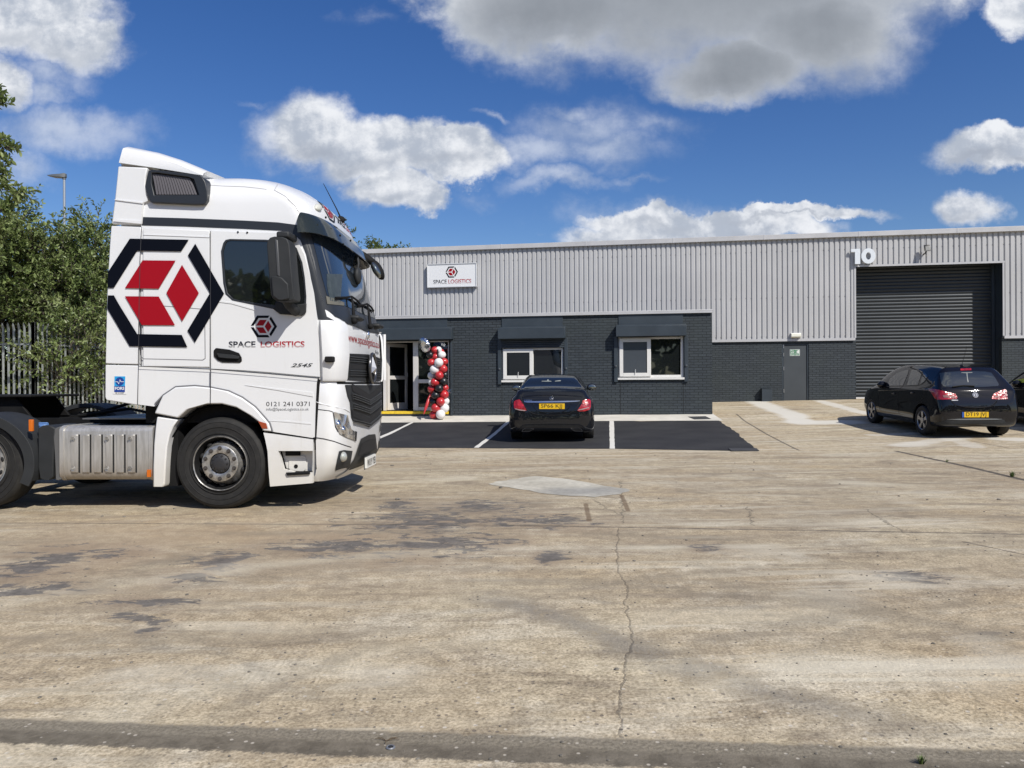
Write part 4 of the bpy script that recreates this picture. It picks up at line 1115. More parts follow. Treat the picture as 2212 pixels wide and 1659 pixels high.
# roof: seam ridge
ri = [(608, 389), (600, 398), (592.5, 411), (616, 424), (638, 446), (650, 466)]
mb = MB(); pp = []
for (a, b), (c_, d_) in zip(ri, ri[1:]):
    for t in (0, .33, .66):
        h = cb.ray_cast(TF.o, TF.d(a + (c_ - a) * t, b + (d_ - b) * t).normalized())[0]
        if h: pp.append(h)
if len(pp) > 3: mb.tube(pp, .007, 6); mb.build('roof_seam', mat('seam_grey', (.45, .45, .46), .5), cab)
ri = [(450, 400), (480, 402), (527, 403.5), (560, 407), (592, 412)]
pp = []
for (a, b), (c_, d_) in zip(ri, ri[1:]):
    for t in (0, .5):
        h = cb.ray_cast(TF.o, TF.d(a + (c_ - a) * t, b + (d_ - b) * t).normalized())[0]
        if h: pp.append(h)
if len(pp) > 3: mb = MB(); mb.tube(pp, .005, 6); mb.build('roof_seam', _mats['seam_grey'], cab)
# marker lamp, aerial
h = cb.ray_cast(TF.o, TF.d(686, 449).normalized())
h2 = cb.ray_cast(TF.o, TF.d(676, 452).normalized())
if h[0]:
    n_ = h[1]; ax = (h[0] - h2[0]).normalized(); 
    q = Matrix((ax, n_.cross(ax).normalized(), n_)).transposed()
    MB().ball(h[0] + n_ * .01, (.10, .045, .03), 16, 8, M=q).build('marker_lamp', mat('clear_lamp', (.55, .55, .50), .2), cab, smooth=60)
h = cb.ray_cast(TF.o, TF.d(727, 455).normalized())[0] or Vector((1.0, .1, 3.5))
h = Vector((h.x - .02, .25, h.z))
hh = cb.ray_cast(Vector((h.x, .25, 5)), Vector((0, 0, -1)))[0] or h
an = MB(); an.ball(hh, (.06, .035, .05), 12, 8); an.tube([hh + Vector((0, 0, .03)), hh + Vector((-.05, 0, .14)), hh + Vector((-.22, .0, .47))], [.012, .008, .004], 6); an.build('aerial', M_dk, cab, smooth=50)
# --- front: panels, grilles, lamps
fm = [(.30, 1.16, 1.0, 1.24, 3.2), (.38, 1.20, 1.05, 1.30, 3.4), (.5, 1.235, 1.08, 1.36, 3.6), (.8, 1.25, 1.08, 1.385, 3.8), (1.36, 1.25, 1.08, 1.385, 3.8), (1.40, 1.235, 1.08, 1.375, 3.8)]
_LV = LV; LV = fm
xfr = SP([(682, 900)])[0][0]
frt = loft('front_module', [.30, .33, .38, .44, .5, .6, .8, 1.0, 1.2, 1.36, 1.359 + .03], M_tw, trk, xr=xfr)
LV = _LV
fb = bvh_of(frt)
allb = BVHTree.FromPolygons([v.co.copy() for v in cab.data.vertices] + [v.co.copy() for v in frt.data.vertices], [tuple(p.vertices) for p in cab.data.polygons] + [tuple(len(cab.data.vertices) + i for i in p.vertices) for p in frt.data.polygons])
def fsk(name, half, m, par, off=.005, step=.05, thick=0, b=None, full=False):
    return skin(name, tess2(sym(half) if not full else half, step), b or allb, fz, m, par, off, thick)
fsk('front_gap', [(0, 1.375), (-1.16, 1.375), (-1.16, 1.40), (0, 1.40)], M_dk, frt, .004)
M_grb = mat('grille_bar_grey', (.052, .056, .06), .4)
ug = fsk('upper_grille', [(0, 1.745), (-.95, 1.72), (-1.0, 1.70), (-.985, 1.42), (0, 1.40)], M_pl, cab, .006)
for z in (1.69, 1.665, 1.64, 1.53, 1.505, 1.48): fsk('grille_bar', [(0, z + .008), (-.90, z + .002), (-.90, z - .006), (0, z)], M_grb, ug, .024, thick=.016)
fsk('grille_opening', [(0, 1.62), (-.95, 1.60), (-.93, 1.545), (0, 1.56)], M_black, ug, .010); fsk('grille_opening', [(0, 1.748), (-.93, 1.722), (-.93, 1.705), (0, 1.72)], M_black, ug, .010)
lg = fsk('lower_grille', [(0, 1.36), (-1.03, 1.365), (-.97, 1.24), (-.90, 1.17), (-.86, 1.0), (-.80, .95), (0, .83)], M_pl, frt, .008, b=fb)
for z0, z1 in ((1.38, 1.2), (1.27, 1.14), (1.085, .96)):
    fsk('grille_opening', [(0, z0 - .085 - .05), (-.86, z0 - .0), (-.83, z0 - .085), (0, z0 - .16 - .06)], M_black, lg, .014, b=fb)
for i, z in enumerate((1.275, 1.25, 1.225, 1.165, 1.14, 1.115, .98, .955)):
    fsk('grille_bar', [(0, z - .10), (-.80, z - .012), (-.80, z - .022), (0, z - .112)], M_grb, lg, .030, thick=.020, b=fb)
# three pointed star in a ring
cz_ = 1.575; x_f = 1.405
st = MB(); P_ = []
for i in range(48): pass
rg = []
for i in range(40):
    t = 2 * math.pi * i / 40; rg.append(Vector((x_f + .035, .178 * math.cos(t), cz_ + .178 * math.sin(t))))
st.tube(rg + [rg[0]], .022, 8)
mat('chrome', (.72, .72, .74), .12, 1.0); sr = st.build('badge_ring', mat('badge_ring_grey', (.12, .12, .125), .25, .8), ug, smooth=60)
st = MB()
for k in range(3):
    t = math.pi / 2 + k * 2 * math.pi / 3; d1 = Vector((0, math.cos(t), math.sin(t))); d2 = Vector((0, -math.sin(t), math.cos(t)))
    c0 = Vector((x_f + .03, 0, cz_)); st.add([c0 - d2 * .04, c0 + d2 * .04, c0 + d1 * .17, c0 + Vector((.055, 0, 0)), c0 + Vector((-.02, 0, 0))], [(0, 2, 3), (2, 1, 3), (1, 2, 4), (2, 0, 4), (0, 3, 4), (1, 4, 3)])
st.build('star_badge', mat('star_satin', (.50, .50, .51), .38, .7), ug)
MB().lathe([(.0, .0), (.17, .0)], (x_f + .02, 0, cz_), axis='x').build('badge_dish', M_dk, ug)
# corner air guides with the dark slot behind them
def guide(sgn):
    mb = MB(); rows = []
    for z, g0 in ((1.41, .030), (1.44, .045), (1.7, .05), (1.95, .05), (2.03, .042), (2.075, .022)):
        xa = 1.14 + .0; p = [q for q in plan(z, grow=g0) if q.y < 0 and q.x > xa - .01 and q.y < -1.0]
        rows.append(resamp(p, 12))
    o = rows; inn_ = [[q + Vector((-.02, .022, 0)) for q in r] for r in rows]
    vs = [q for r in o + inn_ for q in r]; K = 12; L = len(o); fs = []
    for a in range(L - 1):
        for i in range(K - 1):
            fs.append((a * K + i, a * K + i + 1, (a + 1) * K + i + 1, (a + 1) * K + i)); fs.append(((L + a) * K + i + 1, (L + a) * K + i, (L + a + 1) * K + i, (L + a + 1) * K + i + 1))
        for i in (0, K - 1): fs.append((a * K + i, (a + 1) * K + i, (L + a + 1) * K + i, (L + a) * K + i))
    for a in (0, L - 1):
        for i in range(K - 1): fs.append((a * K + i, a * K + i + 1, (L + a) * K + i + 1, (L + a) * K + i))
    mb.add([(v.x, v.y * (1 if sgn < 0 else -1), v.z) for v in vs], fs)
    g = mb.build('corner_air_guide', M_tw, cab, smooth=45)
    if sgn > 0:
        for z in [1.45 + .13 * i for i in range(6)]: MB().box(1.12, 1.30, 1.245, 1.30, z, z + .012).build('guide_rib', mat('cream_white', (.42, .41, .40), .5), g)
        m3 = MB()
        m3.prism([(1.10, 1.31), (1.22, 1.35), (1.32, 1.33), (1.37, 1.25), (1.34, 1.24), (1.28, 1.31), (1.12, 1.29)], lambda a, b, d: (a, b, d), 1.43, 2.08)
        m3.build('guide_shell', M_tw, g)
    return g
ga = guide(-1); guide(1)
side_prism('guide_slot', [(700.5, 690), (705.5, 694), (708, 740), (711, 790), (712, 822), (705, 820), (703, 790)], M_dk, ga, DO - .0, DO + .03) if False else skin('guide_slot', tess2([(698.5, 693), (703.5, 697), (707.5, 745), (710, 790), (711.5, 820), (705, 818), (702.5, 790)], 5), cb, TR, M_dk, cab, .006)
h = TF.y(713, 776, -1.29); MB().box(h[0] - .05, h[0] + .05, -1.34, -1.26, h[1] - .035, h[1] + .03).build('corner_camera', M_dk, cab, bevel=.015)
# headlamps
hl = [(719.8, 889.5), (735, 893.5), (750, 897), (753, 912), (757.6, 927), (765.5, 932.5), (765.3, 951.5), (748, 945), (732.7, 937.5), (725.5, 922)]
def hlfn(m, b):
    c = coord(); v = voro(mapping(c, (1, 1, .8)), 8); n = fbm(c, 25, 3)
    vx, _, _ = xyz(N(v.outputs['Color']))
    N.lk(mix(smooth(vx, .2, .8), (.45, .46, .46), (.70, .70, .70)), b.inputs['Base Color']); b.inputs['Metallic'].default_value = .85; b.inputs['Roughness'].default_value = .18
    N.lk(bumpn(N(v.outputs['Distance']), 1.0, .05), b.inputs['Normal']); b.inputs['Coat Weight'].default_value = 1.0
M_hl = mat('headlamp_reflector', fn=hlfn)
H1 = skin('headlight', tess2(hl, 4), fb, TR, M_hl, frt, .010)
skin('headlight_surround', tess2([(765, 931), (769.5, 932.5), (768, 953), (765, 952)], 3), fb, TR, M_pl, frt, .012)
mm = MB()
for v in (bpy.data.objects[H1.name].data.vertices,): mm.add([(p.co.x, -p.co.y, p.co.z) for p in v], [tuple(reversed(p.vertices)) for p in H1.data.polygons])
mm.build('headlight', M_hl, frt, smooth=30)
for q, r_ in (((731, 917), .055), ((741, 929), .05)):
    h = fb.ray_cast(TF.o, TF.d(*q).normalized())
    if h[0]: MB().ball(h[0] + h[1] * .0, (.03, r_, r_), 14, 10).build('lamp_bowl', _mats['chrome'], H1, smooth=60)
# creases round the headlamp, the bumper split line and panel edges
def crease(name, pts, r, m, par, b=None, off=0.0):
    pp = []
    for (a, b0), (c_, d_) in zip(pts, pts[1:]):
        for t in (0, .34, .67):
            h = (b or allb).ray_cast(TF.o, TF.d(a + (c_ - a) * t, b0 + (d_ - b0) * t).normalized())
            if h[0]: pp.append(h[0] + h[1] * off)
    if len(pp) > 2: return MB().tube(pp, r, 6).build(name, m, par)
M_gap = mat('shut_line', (.03, .03, .035), .7)
crease('bumper_split', [(683, 945.5), (700, 948), (720, 953), (745, 962), (765, 968)], .006, M_gap, frt, fb)
crease('panel_edge', [(684, 884), (712, 887.5), (719, 890), (724, 922), (732, 938.5)], .005, M_gap, frt, fb)
crease('panel_edge', [(683.5, 868), (692, 872), (745, 884), (760, 893)], .008, M_tw, frt, fb)
# bumper openings
iv = fsk('bumper_intake', [(0, .74), (-.42, .72), (-.50, .66), (-.78, .40), (-.70, .38), (-.66, .345), (0, .34)], M_pl, frt, .007, b=fb)
fsk('intake_mesh', [(0, .68), (-.40, .66), (-.52, .52), (0, .52)], M_black, iv, .012, b=fb)
fp = skin('fog_lamp_recess', tess2([(731.5, 974.4), (742, 972), (760.5, 974), (757, 995), (753.8, 1009), (737, 1012), (723.3, 1016.5), (727, 994)], 4), fb, TR, M_pl, frt, .007)
h = fb.ray_cast(TF.o, TF.d(739.5, 986.5).normalized()); n_ = h[1]
MB().ball(h[0], (.055, .055, .06), 16, 10).build('fog_lamp', mat('fog_glass', (.42, .43, .40), .08, .3, coat=1), fp, smooth=60)
mm = MB(); mm.add([(p.co.x, -p.co.y, p.co.z) for p in fp.data.vertices], [tuple(reversed(p.vertices)) for p in fp.data.polygons]); mm.build('fog_lamp_recess', M_pl, frt)
lip = fsk('bumper_lip', [(0, .355), (-.70, .375), (-.66, .40), (-.80, .36), (-.95, .33), (-.9, .30), (0, .305)], M_tw, frt, .012, b=fb)
pl = MB().box(1.395, 1.42, -.27, .27, .345, .475).build('number_plate', mat('plate_white', (.72, .72, .68), .35), frt)
MB().box(1.388, 1.394, -.285, .285, .33, .49).build('plate_holder', M_pl, pl)
def front_text(txt, y0, y1, z0, h, m, par, x=None, bold=.02, off=.006, b=None, name='lettering', shear=0):
    vs, fs = text_fit(txt, y0, y1, h, bold, shear); mb = MB()
    if x is not None: mb.add([(x, v.x, z0 + v.y) for v in vs], [tuple(f) for f in fs])
    else:
        q = []
        for v in vs:
            hh = (b or allb).ray_cast(Vector((4, v.x, z0 + v.y)), Vector((-1, 0, 0))); q.append((hh[0].x + off if hh[0] else 1.4, v.x, z0 + v.y))
        mb.add(q, [tuple(f) for f in fs])
    return mb.build(name, m, par, fix=False)
M_blkt = mat('plate_black', (.01, .01, .01), .4)
front_text('WU19 YEB', -.245, .245, .365, .085, M_blkt, pl, x=1.4215, bold=.02)
front_text('www.spacelogistics.co.uk', -.93, .93, 1.86, .10, M_red, cab, off=.004, bold=.0, name='web_lettering')
front_text('Actros', .45, .86, 1.775, .05, _mats['chrome'], cab, off=.006, bold=.01)
mb = MB(); mb.ball((1.385, 0, 1.99), (.02, .035, .05), 12, 8); mb.build('bonnet_badge', _mats['chrome'], cab, smooth=60)
# roof front emblem and name
def roof_pt(y, z, off=.012):
    hh = cb.ray_cast(Vector((4, y, z)), Vector((-1, 0, 0))); return (hh[0] + hh[1] * off) if hh[0] else Vector((.9, y, z))
em = [[(-.42 + a * .20, 3.44 + b * .125) for a, b in p] for p in LOGO_K]
for p in em: skin('roof_emblem', tess2(p, .03), cb, fz, M_ink, cab, .005)
for p in [[(-.42 + a * .20, 3.44 + b * .125) for a, b in p] for p in LOGO_R]: skin('roof_emblem', tess2(p, .03), cb, fz, M_red, cab, .005)
front_text('SPACE', -.14, .27, 3.38, .10, M_ink, cab, off=.006, b=cb, bold=.02)
front_text('LOGISTICS', .33, 1.0, 3.38, .10, M_red, cab, off=.006, b=cb, bold=.02)
# wipers
for y0 in (-.72, .12):
    a = roof_pt(y0, 2.10, .03); b_ = roof_pt(y0 + .10, 2.32, .05); c_ = roof_pt(y0 + .16, 2.40, .045)
    w = MB(); w.tube([a, b_, c_], [.022, .014, .01], 8); w.ball(a, .04, 10, 8)
    p0 = roof_pt(y0 - .38, 2.33, .03); p1 = roof_pt(y0 + .62, 2.36, .03)
    w.tube([p0, roof_pt(y0 - .1, 2.36, .045), c_, roof_pt(y0 + .4, 2.38, .045), p1], .012, 6); w.tube([p0 + Vector((0, 0, -.02)), c_ + Vector((-.02, 0, -.03)), p1 + Vector((0, 0, -.02))], .008, 5)
    w.build('wiper', M_dk, cab, smooth=60)
for y0 in (-.60, .62):
    a = roof_pt(y0, 2.14, .0); MB().box(a.x - .05, a.x + .10, y0 - .14, y0 + .14, 2.12, 2.18).build('grab_step', M_pl, cab, bevel=.03)
# --- mirrors
mo = [(577.3, 520), (583, 513), (592, 510.5), (610, 511.5), (620, 515.5), (625, 528), (630, 590), (634.8, 640), (633, 648), (620, 651.5), (597, 650), (588, 643), (584.7, 636), (580, 585), (576, 530)]
mr_ = side_prism('door_mirror', mo, M_pl, dr, -1.62, -1.38, bevel=.035)
side_prism('mirror_cap', [(585, 596), (602, 597), (609, 600), (622, 613), (624.5, 645), (615, 648), (598, 647), (589, 640)], M_pl, mr_, -1.645, -1.60, bevel=.02)
side_prism('mirror_edge', [(593, 516), (600, 518), (605, 598), (598, 596)], mat('mirror_grey', (.06, .062, .066), .45), mr_, -1.628, -1.60, bevel=.01)
a = TF.y(606, 508, -1.40); b_ = TF.y(636, 512, -1.27)
MB().box(a[0] - .0, b_[0] + .03, -1.55, -1.26, a[1] - .055, a[1] + .015).build('mirror_arm', M_pl, mr_, bevel=.02)
a = TF.y(620, 655, -1.45); b_ = TF.y(640, 668, -1.27)
m_ = MB(); m_.tube([(a[0], -1.48, a[1] + .05), (a[0] + .02, -1.45, a[1] - .02), (b_[0], -1.27, b_[1] - .02)], [.06, .05, .06], 10); m_.build('mirror_arm', M_pl, mr_, smooth=60)
# far side front mirror on its boom, and the near wide-angle one
fq = [(*TF.y(a, b, 1.05)[:1], 1.05, TF.y(a, b, 1.05)[1]) for a, b in ((772, 546), (790, 557), (806, 567))]
fmn = MB(); fmn.tube([fq[0], fq[1], fq[2]], [.06, .06, .05], 10)
fmo = fmn.build('front_mirror', M_dk, cab, smooth=60)
mx, mz = TF.y(816, 583, 1.05)
MB().ball((mx, 1.05, mz), (.07, .11, .155), 16, 12, M=Matrix.Rotation(R(-28), 3, 'Y')).build('mirror_head', M_dk, fmo, smooth=60)
MB().ball((mx - .01, 1.0, mz - .01), (.055, .09, .125), 16, 12, M=Matrix.Rotation(R(-28), 3, 'Y')).build('mirror_glass', mat('mirror_silver', (.25, .27, .26), .06, .9), fmo, smooth=60)
n1x, n1z = TF.y(774, 552, .15); n2x, n2z = TF.y(773, 596, .15)
nm2 = MB(); nm2.tube([(n1x - .03, .2, n1z + .02), (n1x, .16, n1z - .10), (n2x, .15, n2z + .1)], [.02, .016, .016], 8); nm2.ball((n2x, .15, n2z), (.045, .10, .11), 16, 12); n2o = nm2.build('front_mirror', M_pl, cab, smooth=60)
# --- door furniture and graphics on the side
YG = DO - .0125
def side_flat(name, polys, m, par, y=YG, px=True):
    mb = MB()
    for p in polys: mb.prism(SP(p, y) if px else p, xz, y, y + .001)
    return mb.build(name, m, par)
hn = side_prism('door_handle', [(461, 757), (466, 751.5), (495, 755), (516, 762.5), (521.5, 772), (522.3, 780), (518, 783.7), (480, 783), (470, 779), (461.5, 770)], M_dk, dr, DO - .022, DO - .009, bevel=.008)
side_prism('handle_lever', [(468, 763), (500, 766), (516, 770), (514, 775), (490, 774), (472, 772)], M_pl, hn, DO - .05, DO - .0225, bevel=.01)
for p in ((515.5, 502), (535.5, 503)):
    x, z = SP([p])[0]; MB().cyl((x, DO - .018, z), (x, DO - .01, z), .010, n=10).build('door_screw', M_dk, dr)
bc = (358.0, 633.0); br_ = 126.0
def big(p): return [(bc[0] + a * br_, bc[1] - b * br_ * (.99)) for a, b in p]
BK = [[(-.617, .943), (.392, .924), (.262, .722), (-.495, .732), (-.893, .09), (-1.0, .09), (-.99, .365)], [(-.89, -.04), (-.99, -.04), (-1.005, -.265), (-.62, -.92), (.37, -.937), (.274, -.725), (-.49, -.71), (-.80, -.2)], [(.505, .855), (.379, .652), (.758, 0), (.371, -.652), (.498, -.858), (1.0, -.01)]]
BR = [[(-.397, .567), (.167, .562), (-.121, .075), (-.70, .085)], [(-.70, -.055), (-.121, -.06), (.159, -.558), (-.41, -.555)], [(.278, .488), (.567, 0), (.28, -.49), (.01, 0)]]
side_flat('side_emblem', [big(p) for p in BK], M_ink, trk, YG - .0075)
side_flat('side_emblem', [big(p) for p in BR], M_red, trk, YG - .0075)
# the panel gap crosses the emblem
YH = YG - .0095
side_flat('panel_gap', [[(305, 490), (306.2, 490), (303.1, 563), (301, 660), (299.7, 790), (297.8, 875), (296.6, 875), (298.5, 790), (299.8, 660), (301.8, 563)], [(453.6, 499), (454.9, 499), (455.6, 797), (454.3, 797)]], M_gap, trk, YH)
side_flat('small_emblem', [[(571.7 + a * 26.7, 705.2 - b * 25.3) for a, b in p] for p in LOGO_K], M_ink, dr)
side_flat('small_emblem', [[(571.7 + a * 26.7, 705.2 - b * 25.3) for a, b in p] for p in LOGO_R], M_red, dr)
def side_text(txt, px0, px1, base, cap, m, par, y=YG, bold=0.0, shear=0):
    x0, z0 = TF.y(px0, base, y); x1, _ = TF.y(px1, base, y); h = TF.y(px0, base - cap, y)[1] - z0
    vs, fs = text_fit(txt, x0, x1, h, bold, shear); mb = MB(); mb.add([(v.x, y, z0 + v.y) for v in vs], [tuple(f) for f in fs]); return mb.build('lettering', m, par, fix=False)
zb_ = TF.y(560, 750, YG)[1]; hb_ = TF.y(560, 737, YG)[1] - zb_
side_text('SPACE', 494, 552, 750, 12.6, fade('door_letters_dark', (.012, .014, .022), zb_, hb_), dr, bold=.025)
side_text('LOGISTICS', 563, 658, 750, 12.6, fade('door_letters_red', (.36, .015, .025), zb_, hb_), dr, bold=.025)
side_text('2545', 628, 676, 793, 8.0, mat('badge_steel', (.25, .25, .26), .25, .9), dr, bold=.02, shear=.4)
# --- lower side: fairing over the wheel arch, step, flap
low = [(299.5, 792), (380, 794), (455, 798.5), (520, 802.5), (580, 807.5), (686, 817), (684, 830), (682, 870), (681, 900), (680, 944), (675, 946), (585.5, 932), (580, 915), (570, 903), (549.6, 880), (522, 860), (492.6, 846), (453.8, 838), (419.6, 834.7), (378.5, 837), (351, 855), (333, 878), (298, 873.5)]
lf_ = side_prism('lower_fairing', low, M_tw, trk, DO - .004, DO + .05)
side_prism('fairing_crease', [(529, 832), (600, 839.5), (676, 848), (676, 857), (600, 843)], M_tw, lf_, DO - .010, DO - .0045)
side_prism('fairing_crease', [(560, 908), (620, 909), (672, 914), (672, 917), (620, 912)], M_tw, lf_, DO - .008, DO - .0045)
arch = [(351, 854.5), (378.5, 836.5), (419.6, 834.2), (453.8, 837.5), (492.6, 845.5), (522, 859.5), (549.6, 879.5), (570, 902.5), (580, 914.5), (585.5, 932), (568, 931), (556.5, 910), (538.2, 896.3), (510.8, 880.4), (478.9, 872.4), (442.4, 873), (408, 882.6), (384, 903), (333, 893)]
af = side_prism('wheel_arch_flare', arch, M_tw, trk, DO - .03, DO + .22, bevel=.014)
crease_pts = [(333, 872), (351, 853), (378, 835), (419, 832.5), (454, 836), (493, 844), (523, 858), (551, 878.5), (572, 902), (582, 914), (588, 933)]
mb = MB(); mb.tube([Vector((*TF.y(a, b, DO - .03)[:1], DO - .012, TF.y(a, b, DO - .03)[1])) for a, b in crease_pts], .008, 6); mb.build('flare_shadow_gap', mat('panel_gap_grey'), af)
side_flat('fairing_gap', [[(454.0, 799), (456, 799), (455, 873), (453.2, 873)], [(299, 790.6), (455, 797), (580, 807), (690, 817), (690, 818.3), (580, 808.4), (455, 798.5), (299, 792)]], M_gap, lf_, DO - .0045 - .028)
stp = [(569, 934.5), (580, 936), (676, 949.5), (676, 974), (675.5, 1020.7), (675, 1043.5), (640, 1046.5), (583.4, 1051), (580.5, 1020), (578, 975), (573, 950)]
rec = [(601, 974), (675.6, 974), (675.4, 1020.5), (636, 1020), (612, 1013.8), (606, 992)]
sp_ = side_prism('step_panel', stp, M_tw, trk, DO - .012, DO + .05, holes=[rec], bevel=.008)
MB().prism(SP(rec, DO - .012), xz, DO + .10, DO + .12).build('step_recess', M_tw, sp_)
side_prism('step_tread', [(617, 1021), (668, 1019.5), (669, 1024.5), (620, 1027.5)], M_dk, sp_, DO - .035, DO + .09, bevel=.004)
side_prism('filler_flap', [(624, 984), (658, 984), (661, 990), (661, 1014), (656, 1018), (627, 1017), (623.5, 1012)], M_tw, sp_, DO + .09, DO + .099, bevel=.004)
x, z = TF.y(640, 1007, DO + .1); MB().cyl((x, DO + .085, z), (x, DO + .1, z), .022, n=14).build('filler_lock', M_dk, sp_)
x, z = TF.y(634, 979, DO + .1); MB().box(x - .08, x + .08, DO + .06, DO + .1, z - .025, z + .025).build('step_lamp', M_dk, sp_, bevel=.006)
side_prism('front_gap_strip', [(684, 818), (691, 820), (686, 900), (683, 950), (678, 951), (681, 900)], M_dk, trk, DO + .0, DO + .06)
side_prism('side_marker', [(557, 909), (563, 911), (575, 914.5), (578, 926), (566, 926)], mat('amber_dark', (.30, .05, .015), .2, coat=.6), af, DO - .036, DO - .0305, bevel=.004)
side_text('0121 241 0371', 575, 669, 877.5, 9.6, M_ink, lf_, y=DO - .0055)
side_text('info@SpaceLogistics.co.uk', 575, 667, 887, 6.2, mat('grey_ink', (.05, .055, .065), .5), lf_, y=DO - .0055)
flp = [(338.8, 900), (351, 902), (384, 906.5), (374, 921), (366, 940), (360.5, 965), (357.5, 1000), (355.5, 1045), (353, 1052), (329.5, 1052), (330, 1010), (332, 960), (335, 925)]
side_prism('wheel_flap', flp, M_tw, trk, DO - .010, DO + .18, bevel=.014)
# black inner wing behind the fairing
mb = MB(); mb.ring([[Vector((.61 * math.cos(R(t)), yy, .53 + .61 * math.sin(R(t)))) for t in range(-8, 189, 7)] for yy in (-1.20, -.60)], False, False); mb.prism([(.61 * math.cos(R(t)), .53 + .61 * math.sin(R(t))) for t in range(-8, 189, 7)], xz, -.60, -.58); mb.build('inner_wing', M_dk, trk, fix=False)
MB().box(-.62, -.5, -1.15, -.6, .25, .9).build('wing_liner', M_dk, trk)
# sticker
MB().prism(SP([(244.8, 810), (273.3, 810.5), (272.8, 851.5), (244.3, 851)], YG), xz, YG, YG + .001).build('sticker', mat('sticker_white', (.7, .7, .7), .4), trk)
st_ = bpy.data.objects['sticker']
side_flat('sticker_field', [[(247.3, 812.8), (270.6, 813), (270, 834), (246.8, 834)]], mat('sticker_cyan', (.02, .30, .62), .4), st_, YG - .0015)
side_flat('sticker_field', [[(246.8, 834), (270, 834), (269.6, 847), (246.6, 847)]], mat('sticker_blue', (.01, .045, .25), .4), st_, YG - .0015)
cx_, cy_ = 258.6, 824
side_flat('sticker_disc', [[(cx_ + 9.3 * math.cos(t * math.pi / 12), cy_ + 9.3 * math.sin(t * math.pi / 12)) for t in range(24)]], mat('sticker_blue'), st_, YG - .0025)
side_text('FORS', 248.2, 268.6, 842, 6.3, _mats['sticker_white'], st_, y=YG - .003, bold=.03)
side_flat('sticker_line', [[(249, 824), (254, 824), (256.5, 828), (259, 819.5), (261.5, 824), (268, 824), (268, 825), (261, 825.2), (259, 821.8), (256.5, 830), (253.5, 825.2), (249, 825)]], _mats['sticker_white'], st_, YG - .0035)
side_text('ID: 012407', 249.5, 268, 850.3, 2.6, M_ink, st_, y=YG - .0015, bold=.01)
# --- wheels
def lorry_wheel(x, y, outset, name='wheel'):
    """outset: disc bulges outwards (steer axle) else it is dished in"""
    z = .507
    w = empty(name, (x, y, z)); w.parent = trk
    s = -1
    MB().lathe([(.30, 0), (.315, .012), (.36, .006), (.44, -.004), (.475, .004), (.497, .03), (.507, .06), (.507, .26), (.497, .30), (.44, .315), (.31, .31), (.30, .30)], (0, 0, 0), n=72).build('tyre', M_ty, w, smooth=50)
    mb = MB()
    for r in (.455, .40, .335): mb.lathe([(r - .004, .0), (r, -.006), (r + .004, .0)], (0, 0, 0), n=72)
    mb.build('tyre_ridge', M_ty, w, smooth=60)
    if outset:
        prof = [(.303, .002), (.298, -.008), (.291, -.002), (.2895, .008)]
        MB().lathe(prof[:4], (0, 0, 0), n=64).build('rim', M_alu, w, smooth=50)
        MB().lathe([(.2895, .006), (.275, .05), (.262, .085), (.262, .14), (.20, .14)], (0, 0, 0), n=64).build('rim_barrel', M_dk, w, smooth=50, fix=False)
        # disc with ten hand holes at its foot
        mb = MB(); mb.lathe([(.250, .11), (.235, .07), (.215, .035), (.205, .015), (.20, .0), (.19, -.006), (.135, -.006), (.115, .0), (.112, .05), (.0, .05)], (0, 0, 0), n=80)
        d = mb.build('disc', M_alu, w, smooth=40)
        for k in range(10):
            mb = MB(); t = 2 * math.pi * (k + .5) / 10; c0 = Vector((.238 * math.cos(t), .072, .238 * math.sin(t)))
            q = Matrix((Vector((-math.sin(t), 0, math.cos(t))), Vector((math.cos(t), 0, math.sin(t))), Vector((0, 1, 0)))).transposed()
            mb.ball(c0, (.036, .026, .034), 14, 8, M=q)
            mb.build('hand_hole', M_black, d, smooth=60)
        mb = MB(); mb.lathe([(.112, .04), (.105, .0), (.07, -.02), (.045, -.025), (.0, -.025)], (0, 0, 0), n=40)
        for k in range(10):
            t = 2 * math.pi * k / 10; mb.cyl((.085 * math.cos(t), .0, .085 * math.sin(t)), (.085 * math.cos(t), -.022, .085 * math.sin(t)), .011, n=6)
        mb.build('hub', mat('hub_grease', (.035, .035, .038), .5, .3), w, smooth=40)
        for k in range(10):
            t = 2 * math.pi * (k + .5) / 10; a = (.168 * math.cos(t), -.004, .168 * math.sin(t))
            mb = MB(); mb.cyl(a, (a[0], -.010, a[2]), .024, n=18); mb.cyl((a[0], -.010, a[2]), (a[0], -.034, a[2]), .0165, .014, n=6); mb.build('wheel_nut', mat('nut_dark', (.10, .09, .085), .5, .6), w)
    else:
        MB().lathe([(.300, .000), (.290, .004), (.282, .04), (.275, .07)], (0, 0, 0), n=64).build('rim', M_alu, w, smooth=50)
        d = MB().lathe([(.275, .06), (.255, .035), (.22, .03), (.19, .05), (.12, .10), (.0, .10)], (0, 0, 0), n=64).build('disc', M_alu, w, smooth=40)
        for k in range(10):
            mb = MB(); t = 2 * math.pi * (k + .3) / 10
            q = Matrix((Vector((-math.sin(t), 0, math.cos(t))), Vector((math.cos(t), 0, math.sin(t))), Vector((0, 1, 0)))).transposed()
            mb.ball((.235 * math.cos(t), .032, .235 * math.sin(t)), (.03, .018, .01), 12, 6, M=q)
            mb.build('hand_hole', M_black, d, smooth=60)
    return w
lorry_wheel(0, -1.225, True)
WX = TF.y(-46, 1000, -1.22)[0]
lorry_wheel(WX, -1.2, False)
def copytree(o, par=None):
    c = o.copy(); COL.objects.link(c); c.parent = par if par else o.parent
    for ch in list(o.children): copytree(ch, c)
    return c
for n_, xx in (('wheel', 0), ('wheel.001', WX)):
    c = copytree(bpy.data.objects[n_]); c.location = (xx, 1.225, .507); c.rotation_euler = (0, 0, math.pi)
